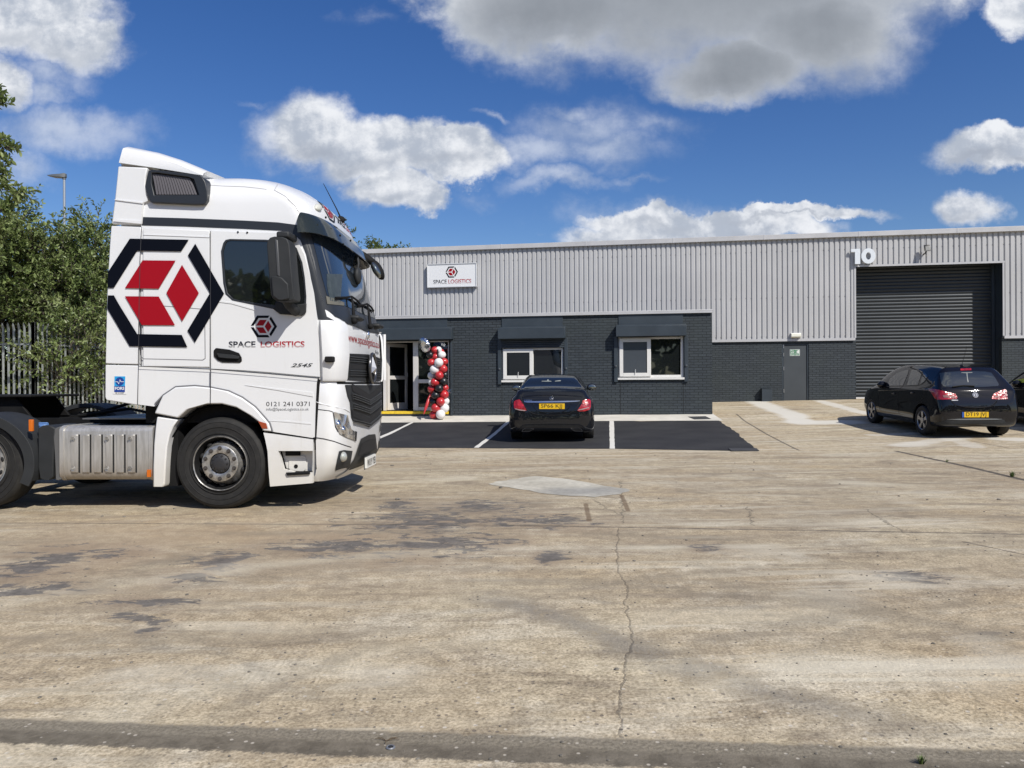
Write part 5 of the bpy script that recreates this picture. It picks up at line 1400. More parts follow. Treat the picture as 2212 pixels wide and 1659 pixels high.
DX = WX - 1.36
c = copytree(bpy.data.objects['wheel.001']); c.location = (DX, -1.2, .507)
c = copytree(bpy.data.objects['wheel.001']); c.location = (DX, 1.225, .507); c.rotation_euler = (0, 0, math.pi)
# --- chassis
ch = MB()
for y in (-.42, .38): ch.box(DX - .9, 1.2, y, y + .07, .70, .98)
for x in (-.9, -1.9, WX + .2, WX - .9, DX - .4, .6): ch.box(x, x + .1, -.35, .38, .74, .94)
ch.box(-.9, 1.15, -1.08, 1.1, .95, 1.36); ch.box(.5, 1.1, -1.15, 1.15, .42, .95); ch.box(-.45, .45, -.9, .9, .40, .9); ch.cyl((0, -1.0, .507), (0, 1.0, .507), .09); ch.cyl((WX, -1.0, .507), (WX, 1.0, .507), .11); ch.cyl((DX, -1.0, .507), (DX, 1.0, .507), .13)
ch.box(-1.9, -.75, .55, 1.2, .35, .92); ch.box(WX + .5, -.75, -.4, .4, .42, .70)
ch.tube([(-2.2, -.2, 1.0), (-1.6, -.1, 1.08), (-1.1, -.3, 1.0)], .02, 6); ch.tube([(-2.2, .1, 1.0), (-1.7, .2, 1.16), (-1.0, .1, 1.1)], .02, 6)
chs = ch.build('chassis', M_dk, trk)
# catwalk plate
MB().box(-1.70, -.74, -.95, .4, .985, 1.0).build('catwalk_plate', mat('tread_plate', (.20, .20, .20), .4, .7, bump=.6, bscale=120), trk)
# fuel tank: squared section with round corners
ty0, ty1 = -1.21, -.55
x0, z1 = TF.y(133, 921, ty0); x1, z0 = TF.y(327, 1038, ty0)
sec = []
r = .10
for cy, cz0, a0 in ((ty0 + r, z0 + r, 180), (ty1 - r, z0 + r, 270), (ty1 - r, z1 - r * .6, 0), (ty0 + r, z1 - r * .6, 90)):
    for k in range(7):
        t = R(a0 + 15 * k); sec.append((cy + r * math.cos(t), cz0 + (r if cz0 < .6 else r * .6) * math.sin(t)))
def tankfn(m, b):
    c = coord(); x, y, z = xyz(c); n1 = fbm(mapping(c, (8, 8, 1)), 3, 5, .6); n2 = fbm(c, 3, 4)
    col = mix(smooth(n1, .3, .7), (.40, .385, .36), (.56, .545, .52)); col = mix(smooth(z + (n2 - .5) * .35, .62, .34) * .55, col, (.27, .22, .165))
    N.lk(col, b.inputs['Base Color']); b.inputs['Metallic'].default_value = .55; b.inputs['Roughness'].default_value = .42
M_tank = mat('tank_metal', fn=tankfn)
tk = MB().ring([[Vector((x, y, z)) for y, z in sec] for x in (x0, x0 + .02, x1 - .02, x1)]).build('fuel_tank', M_tank, trk, smooth=50)
fl_ = [(x0 - .015, z) for z in (0,)]
mb = MB()
for xa in (x0 - .02, x1 - .025):
    mb = MB(); mb.ring([[Vector((xa + d, (y - (ty0 + ty1) / 2) * 1.03 + (ty0 + ty1) / 2, (z - (z0 + z1) / 2) * 1.03 + (z0 + z1) / 2)) for y, z in sec] for d in (0, .045)])
    mb.build('tank_rim', M_tank, tk, smooth=50)
# pressed heat shield panels with slots and six bolts
for i, px in enumerate((172, 196.5, 221.5, 246, 270.5, 295)):
    xa, zt_ = TF.y(px - 4.5, 938.5, ty0); xb, zb2 = TF.y(px, 1021, ty0)
    xL = TF.y(px - (17 if i in (0, 2, 3, 4, 5) else 17), 940, ty0)[0]
    mb = MB(); mb.prism([(xL, zt_), (xb - .012, zt_), (xb - .012, zb2), (xL, zb2)], xz, ty0 - .014, ty0 - .001); mb.build('shield_panel', M_tank, tk, bevel=.008)
    mb = MB(); mb.box(xb - .010, xb + .006, ty0 - .0025, ty0 - .0005, zb2, zt_); mb.build('slot', M_black, tk)
for px, py in ((159, 949), (232, 949), (282, 949), (159, 1012), (232, 1012), (282, 1012)):
    x, z = TF.y(px, py, ty0); mb = MB(); mb.lathe([(.030, .002), (.026, -.004), (.012, -.002), (.010, -.010), (.0, -.010)], (x, ty0 - .014, z), n=20); mb.build('shield_bolt', M_alu, tk, smooth=50)
x, z = TF.y(324, 1022, ty0); MB().box(x - .02, x + .02, ty0 - .03, ty0 - .01, z - .04, z + .04).build('side_reflector', mat('amber_orange', (.55, .13, .01), .3), trk)
# bracket and additive tank
a0, a1 = TF.y(115, 921, -1.2), TF.y(133, 1038, -1.2)
side_prism('tank_bracket', [(118, 925), (131, 921), (134, 930), (133, 1035), (128, 1038), (119, 1036), (117, 975), (115, 945)], mat('bracket_grey', (.10, .10, .10), .5), trk, -1.20, -1.17, bevel=.01)
ad = side_prism('additive_tank', [(82, 925), (92, 919), (108, 919), (119, 925), (117, 945), (114, 1030), (108, 1037), (92, 1037), (86, 1034), (82, 1010)], M_pl, trk, -1.19, -.7, bevel=.04)
x, z = TF.y(94, 922, -1.1); q = MB(); q.cyl((x, -1.08, z - .03), (x, -1.10, z + .035), .055, .05, 16); q.box(x - .05, x + .05, -1.115, -1.09, z + .03, z + .05); q.build('tank_cap', mat('blue_cap', (.10, .20, .42), .4), ad, bevel=.006)
# mudguards
def guard(x, y0, y1, r0, a0, a1, name='mudguard', m=M_pl, lip=.03, rz=1.0):
    mb = MB(); rg = []
    for k in range(33):
        t = R(a0 + (a1 - a0) * k / 32); c_, s_ = math.cos(t), math.sin(t) * rz
        rg.append([Vector((x + (r0 + dr_) * c_, yy, .507 + (r0 + dr_) * s_)) for dr_, yy in ((-.04, y0), (0, y0 + .012), (0, y1), (-.012, y1), (-.012, y0 + .04), (-.05, y0 + .03))])
    mb.ring(rg); return mb.build(name, m, trk, smooth=50)
guard(WX, -1.25, -.75, .655, -20, 178, rz=.86)
MB().prism([(WX + .655 * math.cos(R(t)), .507 + .86 * .655 * math.sin(R(t))) for t in range(-26, 130, 6)] + [(WX + .54 * math.cos(R(t)), .507 + .54 * .86 * math.sin(R(t))) for t in range(124, -30, -6)], xz, -1.262, -1.235).build('mudguard_face', M_pl, trk, bevel=.008)
guard(WX, .75, 1.25, .62, 0, 180); guard(DX, -1.25, -.75, .62, 0, 180); guard(DX, .75, 1.25, .62, 0, 180); 
fgd = guard(TF.y(200, 900, .9)[0], .72, 1.28, .66, 20, 160, rz=.92)
x, z = TF.y(68, 919, -1.27); MB().box(x - .022, x + .022, -1.29, -1.255, z - .065, z + .065).build('side_marker', mat('amber_orange'), trk, bevel=.006)
# coupling plate at the rear
a0 = TF.y(66, 853, -.5)
mb = MB(); mb.box(a0[0] - 1.6, a0[0], -.5, .5, a0[1] - .03, a0[1]); mb.prism([(a0[0] - 1.1, a0[1] - .03), (a0[0] - .25, a0[1] - .03), (a0[0] - .05, .98), (a0[0] - 1.4, .98)], xz, -.40, -.36); mb.prism([(a0[0] - 1.1, a0[1] - .03), (a0[0] - .25, a0[1] - .03), (a0[0] - .05, .98), (a0[0] - 1.4, .98)], xz, .36, .40)
mb.build('coupling_plate', M_dk, trk, bevel=.01)
# ------------------------------------------------------------------ cars
def cr(p0, p1, p2, p3, t):
    return tuple(.5 * (2 * b + (c - a) * t + (2 * a - 5 * b + 4 * c - d) * t * t + (3 * b - a - 3 * c + d) * t ** 3) for a, b, c, d in zip(p0, p1, p2, p3))
def curve_pts(P, n):
    o = []
    for i in range(len(P) - 1):
        a = P[max(0, i - 1)]; b = P[i]; c = P[i + 1]; d = P[min(len(P) - 1, i + 2)]
        for k in range(n): o.append(cr(a, b, c, d, k / n))
    o.append(tuple(P[-1])); return o
def car_body(root, st, paint, wheels, wr, W, name='body', nx=4, ny=4):
    """st: list of (x, [(y, z) * K]) half sections from the sill to the roof centre line"""
    K = len(st[0][1])
    cols = []                                            # smooth along the length for every section point
    for k in range(K):
        cols.append(curve_pts([(x, s[k][0], s[k][1]) for x, s in st], nx))
    L = len(cols[0]); rings = []
    for i in range(L):
        half = curve_pts([cols[k][i] for k in range(K)], ny)
        half = [Vector((p[0], max(0, p[1]), p[2])) for p in half]
        full = [Vector((p.x, -p.y, p.z)) for p in half] + [p for p in reversed(half[:-1])]
        rings.append(full)
    mb = MB(); mb.ring(rings, True, True)
    o = mb.build(name, paint, root, smooth=45)
    # wheel arches cut with cylinders
    cut = MB()
    for x in wheels:
        for s in (-1, 1): cut.cyl((x, s * (W / 2 - .30), wr), (x, s * (W / 2 + .2), wr), wr + .045, n=40)
    c = cut.build('cut', M_dk, root)
    md = o.modifiers.new('b', 'BOOLEAN'); md.operation = 'DIFFERENCE'; md.object = c; md.solver = 'EXACT'
    dg = bpy.context.evaluated_depsgraph_get(); me = bpy.data.meshes.new_from_object(o.evaluated_get(dg))
    o.modifiers.clear(); bpy.data.objects.remove(c)
    me.polygons.foreach_set('use_smooth', [True] * len(me.polygons)); me.set_sharp_from_angle(angle=R(40))
    solid = BVHTree.FromPolygons([v.co.copy() for v in me.vertices], [tuple(p.vertices) for p in me.polygons])
    o.data = me
    return o, solid
def car_wheel(par, x, y, r, w, spokes, name='wheel', side=-1, rimm=None):
    e = empty(name, (x, y, r)); e.parent = par
    if side > 0: e.rotation_euler = (0, 0, math.pi)
    k = r * .66
    MB().lathe([(k, .01), (k + .02, .0), (r * .85, -.004), (r * .95, .006), (r, .03), (r, w - .03), (r * .95, w), (k, w), (k, .01)], (0, 0, 0), n=48).build('tyre', M_ty, e, smooth=50)
    g = MB()
    for q in (.30, .5, .70): g.lathe([(r + .0006, w * q - .005), (r + .0006, w * q + .005)], (0, 0, 0), n=48)
    g.build('tread_groove', M_black, e, fix=False)
    MB().lathe([(k, .012), (k - .008, .004), (k - .022, .016), (k - .026, .10), (.0, .10)], (0, 0, 0), n=48).build('rim', rimm, e, smooth=45)
    mb = MB()
    for i in range(spokes):
        for d in (-.13, .13):
            t = 2 * math.pi * i / spokes + math.pi / 2 + .0; u = Vector((math.cos(t), 0, math.sin(t))); t2 = t + d; v = Vector((math.cos(t2), 0, math.sin(t2)))
            p0 = u * .05 + Vector((0, .020, 0)); p1 = v * (k - .02) + Vector((0, .012, 0)); s_ = Vector((-math.sin(t2), 0, math.cos(t2))) * .017
            mb.add([p0 - s_, p0 + s_, p1 + s_, p1 - s_, p0 - s_ + Vector((0, .03, 0)), p0 + s_ + Vector((0, .03, 0)), p1 + s_ + Vector((0, .03, 0)), p1 - s_ + Vector((0, .03, 0))], [(0, 1, 2, 3), (0, 4, 5, 1), (1, 5, 6, 2), (2, 6, 7, 3), (3, 7, 4, 0)])
    mb.cyl((0, .010, 0), (0, .06, 0), .062, n=20)
    mb.build('spokes', rimm, e)
    MB().lathe([(.0, .095), (k - .03, .095)], (0, 0, 0), n=24).build('brake', M_dk, e, fix=False)
    return e
def paintfn(c0, c1):
    def fn(m, b):
        b.inputs['Base Color'].default_value = (*c0, 1); b.inputs['Roughness'].default_value = .28; b.inputs['Metallic'].default_value = .0; b.inputs['Coat Weight'].default_value = 1.0; b.inputs['Coat Roughness'].default_value = .02
        b.inputs['Specular IOR Level'].default_value = .0
        c = coord(); n = fbm(c, 1.2, 4); N.lk(mix(n, c0, c1), b.inputs['Base Color'])
        N.lk(bumpn(fbm(c, 1.6, 2), .03, .02), b.inputs['Coat Normal'])
    return fn
M_bk1 = mat('car_paint_black', fn=paintfn((.006, .007, .009), (.009, .010, .013)))
M_bk2 = mat('car_paint_blue_black', fn=paintfn((.005, .005, .007), (.008, .008, .010)))
M_cgl = mat('car_glass', fn=glassfn)
def tailfn(m, b):
    c = coord(); v = N(voro(c, 22).outputs['Distance']); n = fbm(c, 12, 3)
    N.lk(mix(smooth(n, .35, .65), (.20, .004, .008), (.42, .015, .02)), b.inputs['Base Color']); b.inputs['Roughness'].default_value = .25; b.inputs['Coat Weight'].default_value = 1.0
    N.lk(bumpn(v, .25, .02), b.inputs['Normal'])
M_tail = mat('tail_lamp_red', fn=tailfn)
M_chr = _mats['chrome']
def platemat(m, b):
    N.lk((.62, .40, .012, 1), b.inputs['Base Color']); b.inputs['Roughness'].default_value = .35
M_ply = mat('plate_yellow', (.64, .40, .012), .35)
class CarPx:
    """outlines measured in the picture, laid on the body where the sight lines meet it"""
    def __init__(s, fr, bvh, root): s.fr, s.b, s.root = fr, bvh, root
    def ray(s, px, py): return (s.fr.o, s.fr.d(px, py).normalized())
    def skin(s, name, poly, m, par=None, off=.004, thick=0, step=5, mirror=False, only=None, holes=()):
        P = poly
        o = skin(name, tess2(P, step, holes), s.b, s.ray, m, par or s.root, off, thick, False)
        if mirror:
            mm = MB(); mm.add([(p.co.x, -p.co.y, p.co.z) for p in o.data.vertices], [tuple(reversed(p.vertices)) for p in o.data.polygons]); mm.build(name, m, par or s.root, smooth=40)
        return o
    def hit(s, px, py):
        h = s.b.ray_cast(*s.ray(px, py)); return h[0], h[1]
    def line(s, name, pts, r, m, par=None, off=0.0, n=4, flat=None):
        pp = []
        P = curve_pts(pts, n)
        for a, b in P:
            h, q = s.hit(a, b)
            if h: pp.append(h + q * off)
        if len(pp) > 2: return MB().tube(pp, r, 6).build(name, m, par or s.root, smooth=60)
    def text(s, txt, px0, px1, base, cap, m, par, d=.006, bold=.02, plane_x=None, tilt=0):
        vs, fs = text_fit(txt, px0, px1, cap, bold); q = []
        for v in vs:
            px, py = v.x, base - v.y + (v.x - px0) * tilt
            if plane_x is not None:
                y, z = s.fr.x(px, py, plane_x); q.append((plane_x, y, z))
            else:
                h, n = s.hit(px, py); h = h if h else Vector((0, 0, 0)); n = n if n else Vector((-1, 0, 0)); q.append(tuple(h + n * d))
        mb = MB(); mb.add(q, [tuple(f) for f in fs]); return mb.build('lettering', m, par, fix=False)
# ---- saloon seen from behind. x runs forward from the rear bumper
w_ = gp(1195, 950.5)
HS = R(90) - R(4.0)
# rear axle 1.0 m ahead of the bumper
sl_o = Vector((w_.x - .07, w_.y - .62, 0)); sl_o.z = gz(w_.x, w_.y)
SF = Frame(sl_o, HS)
sal = tag(empty('parked_car', SF.loc, HS), 'black saloon car parked in the tarmac bay, rear towards the yard', 'car')
slope = math.atan((gz(sl_o.x, sl_o.y + 3.8) - gz(sl_o.x, sl_o.y + .9)) / 2.9)
# section points: 0 floor centre,1 floor edge,2 sill,3 side,4 shoulder,5 glass foot,6 glass mid,7 rail,8 roof,9 centre
def S(x, fz_, fe, sl, sd, sh, gf, gm, rl, rf, ct): return (x, [(0, fz_), (fe, fz_), sl, sd, sh, gf, gm, rl, rf, (0, ct)])
st = [
 S(.00, .28, .50, (.62, .33), (.68, .50), (.66, .66), (.60, .72), (.50, .735), (.35, .74), (.18, .742), .743),
 S(.03, .235, .60, (.74, .29), (.79, .50), (.76, .72), (.68, .80), (.56, .815), (.40, .82), (.2, .825), .825),
 S(.10, .21, .66, (.82, .27), (.855, .53), (.825, .78), (.73, .92), (.64, .965), (.46, .975), (.24, .98), .982),
 S(.20, .19, .70, (.865, .27), (.885, .56), (.86, .83), (.755, .975), (.68, 1.065), (.50, 1.09), (.26, 1.10), 1.102),
 S(.34, .19, .72, (.885, .27), (.90, .57), (.875, .86), (.765, 1.0), (.70, 1.075), (.52, 1.098), (.28, 1.108), 1.11),
 S(.60, .21, .74, (.90, .30), (.905, .60), (.88, .86), (.765, 1.0), (.73, 1.065), (.55, 1.10), (.30, 1.115), 1.12),
 S(.84, .20, .75, (.90, .30), (.905, .60), (.88, .86), (.77, .995), (.75, 1.09), (.62, 1.155), (.40, 1.175), 1.18),
 S(1.15, .20, .75, (.90, .30), (.905, .60), (.88, .86), (.785, .98), (.69, 1.16), (.565, 1.285), (.40, 1.31), 1.32),
 S(1.50, .19, .75, (.90, .29), (.905, .60), (.885, .86), (.80, .965), (.69, 1.20), (.555, 1.365), (.38, 1.398), 1.405),
 S(2.00, .19, .75, (.90, .29), (.905, .60), (.885, .86), (.81, .955), (.70, 1.22), (.56, 1.40), (.38, 1.435), 1.445),
 S(2.60, .19, .75, (.90, .29), (.905, .60), (.895, .89), (.86, .955), (.745, 1.21), (.61, 1.385), (.38, 1.425), 1.435),
 S(3.05, .19, .75, (.90, .29), (.905, .60), (.89, .88), (.85, .945), (.755, 1.13), (.63, 1.26), (.40, 1.30), 1.31),
 S(3.50, .20, .75, (.90, .30), (.905, .60), (.885, .86), (.83, .92), (.76, .99), (.66, 1.04), (.40, 1.06), 1.07),
 S(3.95, .21, .74, (.90, .32), (.90, .58), (.87, .80), (.78, .86), (.66, .90), (.50, .93), (.28, .95), .955),
 S(4.40, .22, .68, (.84, .34), (.85, .54), (.81, .70), (.70, .77), (.56, .81), (.42, .83), (.24, .84), .845),
 S(4.66, .28, .50, (.62, .36), (.62, .48), (.58, .60), (.50, .65), (.40, .68), (.3, .69), (.16, .70), .70),
]
for s_ in st: pass
sal.rotation_euler = (0, 0, HS)
bodyS, bvS = car_body(sal, st, M_bk1, (1.0, 3.84), .325, 1.81)
CS = CarPx(SF, bvS, sal)
rimS = mat('car_alloy', (.32, .32, .33), .3, .8)
for x in (1.0, 3.84):
    for s_ in (-1, 1): car_wheel(sal, x, s_ * .905, .325, .235, 5, side=s_, rimm=rimS)
# in this car's frame the camera sees y to the left as positive
cx_ = 1195.0
def mir(P): return [(2 * cx_ - a, b) for a, b in P]
# (zoom of the rear: px = 1086.2 + zx * .11907, py = 779.0 + zy * .11907)
def q5(P): return [(1086.2 + a * .11907, 779.0 + b * .11907) for a, b in P]
rg_ = CS.skin('rear_window', q5([(375, 560), (400, 470), (470, 350), (520, 285), (600, 268), (900, 262), (1180, 266), (1290, 285), (1350, 350), (1400, 450), (1425, 555), (1200, 562), (900, 566), (600, 566)]), M_cgl, bodyS, .004, step=4)
M_bright = mat('mirror_pale', (.25, .27, .25), .4)
CS.skin('interior_mirror', q5([(705, 372), (800, 370), (812, 345), (828, 345), (838, 370), (882, 374), (880, 384), (705, 382)]), M_bright, rg_, .006, step=6)
CS.skin('parcel_item', q5([(945, 372), (1030, 358), (1052, 362), (1050, 376), (950, 382)]), M_bright, rg_, .006, step=6)
CS.line('boot_spoiler', q5([(345, 662), (480, 645), (700, 630), (900, 626), (1100, 630), (1300, 642), (1440, 655)]), .008, M_bk1, bodyS)
lid = CS.line('boot_shut_line', q5([(370, 600), (335, 680), (370, 770), (440, 880), (530, 950), (640, 980), (880, 992), (1120, 980), (1230, 950), (1320, 870), (1400, 760), (1450, 680), (1470, 630)]), .006, M_black, bodyS, n=6)
CS.line('boot_crease', q5([(545, 775), (570, 840), (620, 900), (700, 932), (880, 945), (1060, 932), (1150, 895), (1210, 840), (1240, 775)]), .009, M_bk1, bodyS, n=5)
hb = CS.skin('chrome_strip', q5([(380, 742), (700, 738), (1100, 734), (1398, 730), (1396, 738), (1330, 748), (1100, 760), (700, 766), (450, 764), (392, 758)]), M_chr, bodyS, .014, thick=.012, step=5)
for P in ([(208, 745), (235, 722), (300, 705), (335, 740), (375, 800), (420, 880), (432, 905), (400, 915), (300, 905), (220, 880), (205, 845), (203, 790)],):
    tl = CS.skin('tail_light', q5(P), M_tail, bodyS, .008, step=3)
    CS.skin('lamp_strip', q5([(225, 868), (300, 885), (400, 898), (425, 905), (395, 914), (300, 903), (225, 880)]), mat('lamp_white', (.32, .24, .24), .25), tl, .012, step=5)
    P2 = [(1592, 735), (1570, 700), (1500, 705), (1450, 725), (1440, 775), (1390, 850), (1352, 905), (1400, 925), (1500, 915), (1570, 890), (1588, 850)]
    tl = CS.skin('tail_light', q5(P2), M_tail, bodyS, .008, step=3)
    CS.skin('lamp_strip', q5([(1375, 885), (1450, 870), (1560, 845), (1560, 858), (1450, 890), (1360, 902)]), _mats['lamp_white'], tl, .012, step=5)
h, n_ = CS.hit(*q5([(885, 830)])[0]); xp = h.x - .02 if h else .02
y0, z0 = SF.x(*q5([(658, 880)])[0], xp); y1, z1 = SF.x(*q5([(1122, 780)])[0], xp)
pr = MB().box(xp, xp + .02, y1, y0, z0, z1).build('number_plate', M_ply, bodyS, bevel=.003)
CS.text('SP66 KJJ', *[q5([(a, 0)])[0][0] for a in (694, 1076)], q5([(0, 852)])[0][1], 62 * .11907, M_blkt, pr, plane_x=xp - .003, bold=.0)
y, z = SF.x(*q5([(885, 688)])[0], 0); h, n_ = CS.hit(*q5([(885, 690)])[0])
if h:
    m_ = MB(); rr = .038; R3 = n_.to_track_quat('X', 'Z').to_matrix()
    c0 = h + n_ * .008; ring_ = [c0 + R3 @ Vector((0, rr * math.cos(2 * math.pi * i / 24), rr * math.sin(2 * math.pi * i / 24))) for i in range(25)]
    m_.tube(ring_, .004, 6)
    for k in range(3):
        t = math.pi / 2 + k * 2 * math.pi / 3; m_.tube([c0 + n_ * .003, c0 + R3 @ Vector((0, rr * math.cos(t), rr * math.sin(t)))], [.006, .002], 6)
    m_.build('boot_badge', M_chr, bodyS, smooth=60)
CS.text('C220d', *[q5([(a, 0)])[0][0] for a in (382, 525)], q5([(0, 731)])[0][1], 20 * .11907, M_chr, bodyS, bold=.01)
for P in ([(340, 1282), (365, 1240), (410, 1222), (550, 1228), (556, 1238), (500, 1272), (480, 1282)], [(1452, 1276), (1420, 1235), (1370, 1218), (1240, 1222), (1235, 1234), (1290, 1270), (1320, 1276)]):
    e_ = CS.skin('exhaust_trim', q5(P), M_chr, bodyS, .012, step=4)
    c_ = (sum(a for a, b in P) / len(P), sum(b for a, b in P) / len(P))
    CS.skin('exhaust_hole', q5([(c_[0] + (a - c_[0]) * .88, c_[1] + (b - c_[1]) * .70) for a, b in P]), M_black, e_, .016, step=5)
CS.skin('diffuser', q5([(330, 1195), (420, 1165), (880, 1155), (1380, 1160), (1460, 1195), (1500, 1250), (1440, 1215), (1000, 1200), (600, 1205), (400, 1210), (300, 1260)]), M_dk, bodyS, .006, step=5)
CS.line('diffuser_edge', q5([(300, 1230), (360, 1175), (500, 1158), (880, 1150), (1280, 1156), (1420, 1170), (1480, 1215), (1510, 1265)]), .006, M_bk1, bodyS, off=.005, n=4)
for P in ([(172, 1030), (205, 1045), (215, 1100), (205, 1200), (185, 1215), (178, 1100)], [(1640, 1030), (1605, 1045), (1598, 1100), (1605, 1190), (1625, 1210), (1632, 1100)]): CS.skin('bumper_vent', q5(P), M_dk, bodyS, .005, step=4)
# door mirrors
for s_, cc in ((1, (255, 500)), (-1, (1615, 480))):
    y, z = SF.x(*q5([cc])[0], 3.05)
    m_ = MB(); m_.ball((3.05, y, z), (.08, .125, .088), 18, 12); m_.box(2.99, 3.07, min(y, s_ * .78), max(y, s_ * .78), z - .06, z - .03); dm = m_.build('door_mirror', M_bk1, bodyS, smooth=60)
    MB().ball((2.985, y, z), (.02, .105, .066), 16, 10).build('mirror_glass', mat('mirror_silver'), dm, smooth=60)
# side glass along the flanks
def sideglass(fr_bvh, body, P, W, m=M_cgl, sides=(-1, 1), name='side_window', off=.004, step=.05):
    for s_ in sides:
        f = lambda a, b, s_=s_: (Vector((a, s_ * 3, b)), Vector((0, -s_, 0)))
        skin(name, tess2(P, step), fr_bvh, f, m, body, off)
sideglass(bvS, bodyS, [(1.45, 1.02), (1.62, 1.20), (2.0, 1.33), (2.25, 1.36), (2.25, 1.0)], 1.81)
sideglass(bvS, bodyS, [(2.32, 1.0), (2.32, 1.36), (2.7, 1.31), (3.15, 1.05), (3.2, .985)], 1.81)
for s_ in (-1, 1):
    for xx in (1.75, 2.75): MB().ball((xx, s_ * .905, .86), (.10, .02, .016), 10, 6).build('door_handle', M_chr, bodyS, smooth=60)
# ---- hatchback, three quarter rear
rl, fl2 = Vector((8.7172, 16.2418, 0)), Vector((8.8252, 18.7543, 0))
hd = math.atan2(fl2.y - rl.y, fl2.x - rl.x); hv = Vector((math.cos(hd), math.sin(hd), 0)); hr = Vector((hv.y, -hv.x, 0))
ho = rl + hr * .765 - hv * .72; ho.z = gz(rl.x + .8, rl.y) + .012
HF = Frame(ho, hd)
pit = math.atan((gz(fl2.x, fl2.y) - gz(rl.x, rl.y)) / 2.51)
hat = tag(empty('parked_car', HF.loc, hd), 'black five door hatchback parked on the concrete facing the roller door', 'car')
# nose-up with the ramp: section heights are sheared rather than the frame tilted
def tilt(st, k=math.tan(pit) * .85, x0=.72):
    return [(x, [(y * (.945 if x < .6 else .965), z + k * (x - x0)) for y, z in s]) for x, s in st]
KT = math.tan(pit) * .85
st = [
 S(.00, .36, .45, (.56, .40), (.62, .50), (.60, .62), (.54, .69), (.44, .70), (.30, .705), (.16, .708), .71),
 S(.03, .29, .56, (.70, .36), (.76, .50), (.74, .66), (.66, .78), (.54, .80), (.40, .81), (.2, .815), .815),
 S(.09, .25, .62, (.78, .33), (.825, .52), (.80, .76), (.745, .93), (.64, .955), (.46, .97), (.24, .975), .978),
 S(.16, .23, .66, (.82, .31), (.852, .54), (.84, .84), (.785, .985), (.70, 1.03), (.50, 1.06), (.26, 1.07), 1.075),
 S(.26, .22, .70, (.85, .29), (.864, .56), (.856, .87), (.80, 1.0), (.715, 1.13), (.54, 1.20), (.28, 1.22), 1.225),
 S(.38, .21, .71, (.862, .28), (.868, .57), (.860, .89), (.805, 1.01), (.69, 1.22), (.55, 1.335), (.32, 1.365), 1.37),
 S(.47, .21, .71, (.865, .27), (.869, .57), (.862, .89), (.81, 1.01), (.68, 1.25), (.545, 1.40), (.34, 1.425), 1.43),
 S(.52, .21, .71, (.865, .27), (.869, .57), (.862, .895), (.812, 1.01), (.68, 1.26), (.545, 1.41), (.34, 1.433), 1.438),
 S(1.0, .20, .72, (.865, .27), (.87, .58), (.862, .90), (.815, 1.005), (.69, 1.27), (.555, 1.435), (.34, 1.462), 1.47),
 S(1.7, .19, .72, (.865, .27), (.87, .58), (.862, .89), (.82, .985), (.70, 1.26), (.565, 1.44), (.34, 1.475), 1.483),
 S(2.2, .19, .72, (.865, .27), (.87, .58), (.86, .88), (.82, .965), (.71, 1.23), (.575, 1.405), (.35, 1.445), 1.455),
 S(2.65, .19, .72, (.865, .27), (.87, .58), (.855, .86), (.815, .945), (.73, 1.14), (.61, 1.28), (.38, 1.325), 1.335),
 S(3.05, .20, .72, (.86, .28), (.87, .58), (.845, .84), (.80, .92), (.74, 1.0), (.65, 1.07), (.42, 1.11), 1.12),
 S(3.45, .21, .70, (.85, .30), (.86, .56), (.82, .80), (.73, .87), (.62, .92), (.48, .96), (.28, .985), .99),
 S(3.80, .23, .62, (.78, .33), (.79, .54), (.74, .72), (.62, .78), (.50, .82), (.38, .845), (.2, .86), .865),
 S(3.99, .29, .45, (.56, .36), (.56, .48), (.52, .60), (.44, .66), (.34, .69), (.24, .70), (.14, .705), .705),
]
bodyH, bvH = car_body(hat, tilt(st), M_bk2, (.72, 3.23), .31, 1.74)
for x in (.72, 3.23):
    for s_ in (-1, 1):
        w = car_wheel(hat, x, s_ * .838, .31, .20, 5, side=s_, rimm=rimS); w.location.z += KT * (x - .72)
CH = CarPx(HF, bvH, hat)
def q4(P): return [(1832.4 + a * .17163, 768.05 + b * .17163) for a, b in P]
def hatglass(m, b):
    c = coord('Reflection')
    b.inputs['Base Color'].default_value = (.012, .016, .016, 1); b.inputs['Roughness'].default_value = .03; b.inputs['Specular IOR Level'].default_value = 1.0; b.inputs['IOR'].default_value = 1.7
M_hg = mat('hatch_glass', fn=hatglass)
rw = CH.skin('rear_window', q4([(1150, 222), (1250, 208), (1400, 200), (1560, 197), (1720, 203), (1800, 218), (1850, 285), (1895, 365), (1885, 385), (1600, 402), (1380, 402), (1200, 390), (1168, 350)]), M_hg, bodyH, .005, step=4)
CH.skin('interior_mirror', q4([(1420, 214), (1560, 210), (1560, 220), (1500, 223), (1503, 290), (1512, 330), (1503, 340), (1494, 300), (1484, 225), (1425, 222)]), mat('mirror_stem_grey', (.11, .125, .125), .4), rw, .007, step=6)
CH.skin('brake_light', q4([(1410, 168), (1545, 162), (1548, 186), (1412, 190)]), M_tail, bodyH, .006, step=4)
sidew = [(485, 383), (500, 340), (530, 292), (600, 230), (680, 195), (765, 178), (750, 235), (690, 378)]
CH.skin('side_window', q4(sidew), M_hg, bodyH, .005, step=3)
CH.skin('side_window', q4([(800, 180), (870, 182), (935, 200), (915, 260), (890, 330), (878, 370), (740, 378), (770, 260)]), M_hg, bodyH, .005, step=3)
CH.skin('side_window', q4([(952, 212), (985, 235), (1002, 262), (960, 325), (908, 362), (925, 300)]), M_hg, bodyH, .005, step=3)
sideglass(bvH, bodyH, [(1.0, 1.07), (1.15, 1.32), (1.8, 1.40), (2.3, 1.38), (2.75, 1.12), (2.8, 1.06)], 1.74, sides=(-1,))
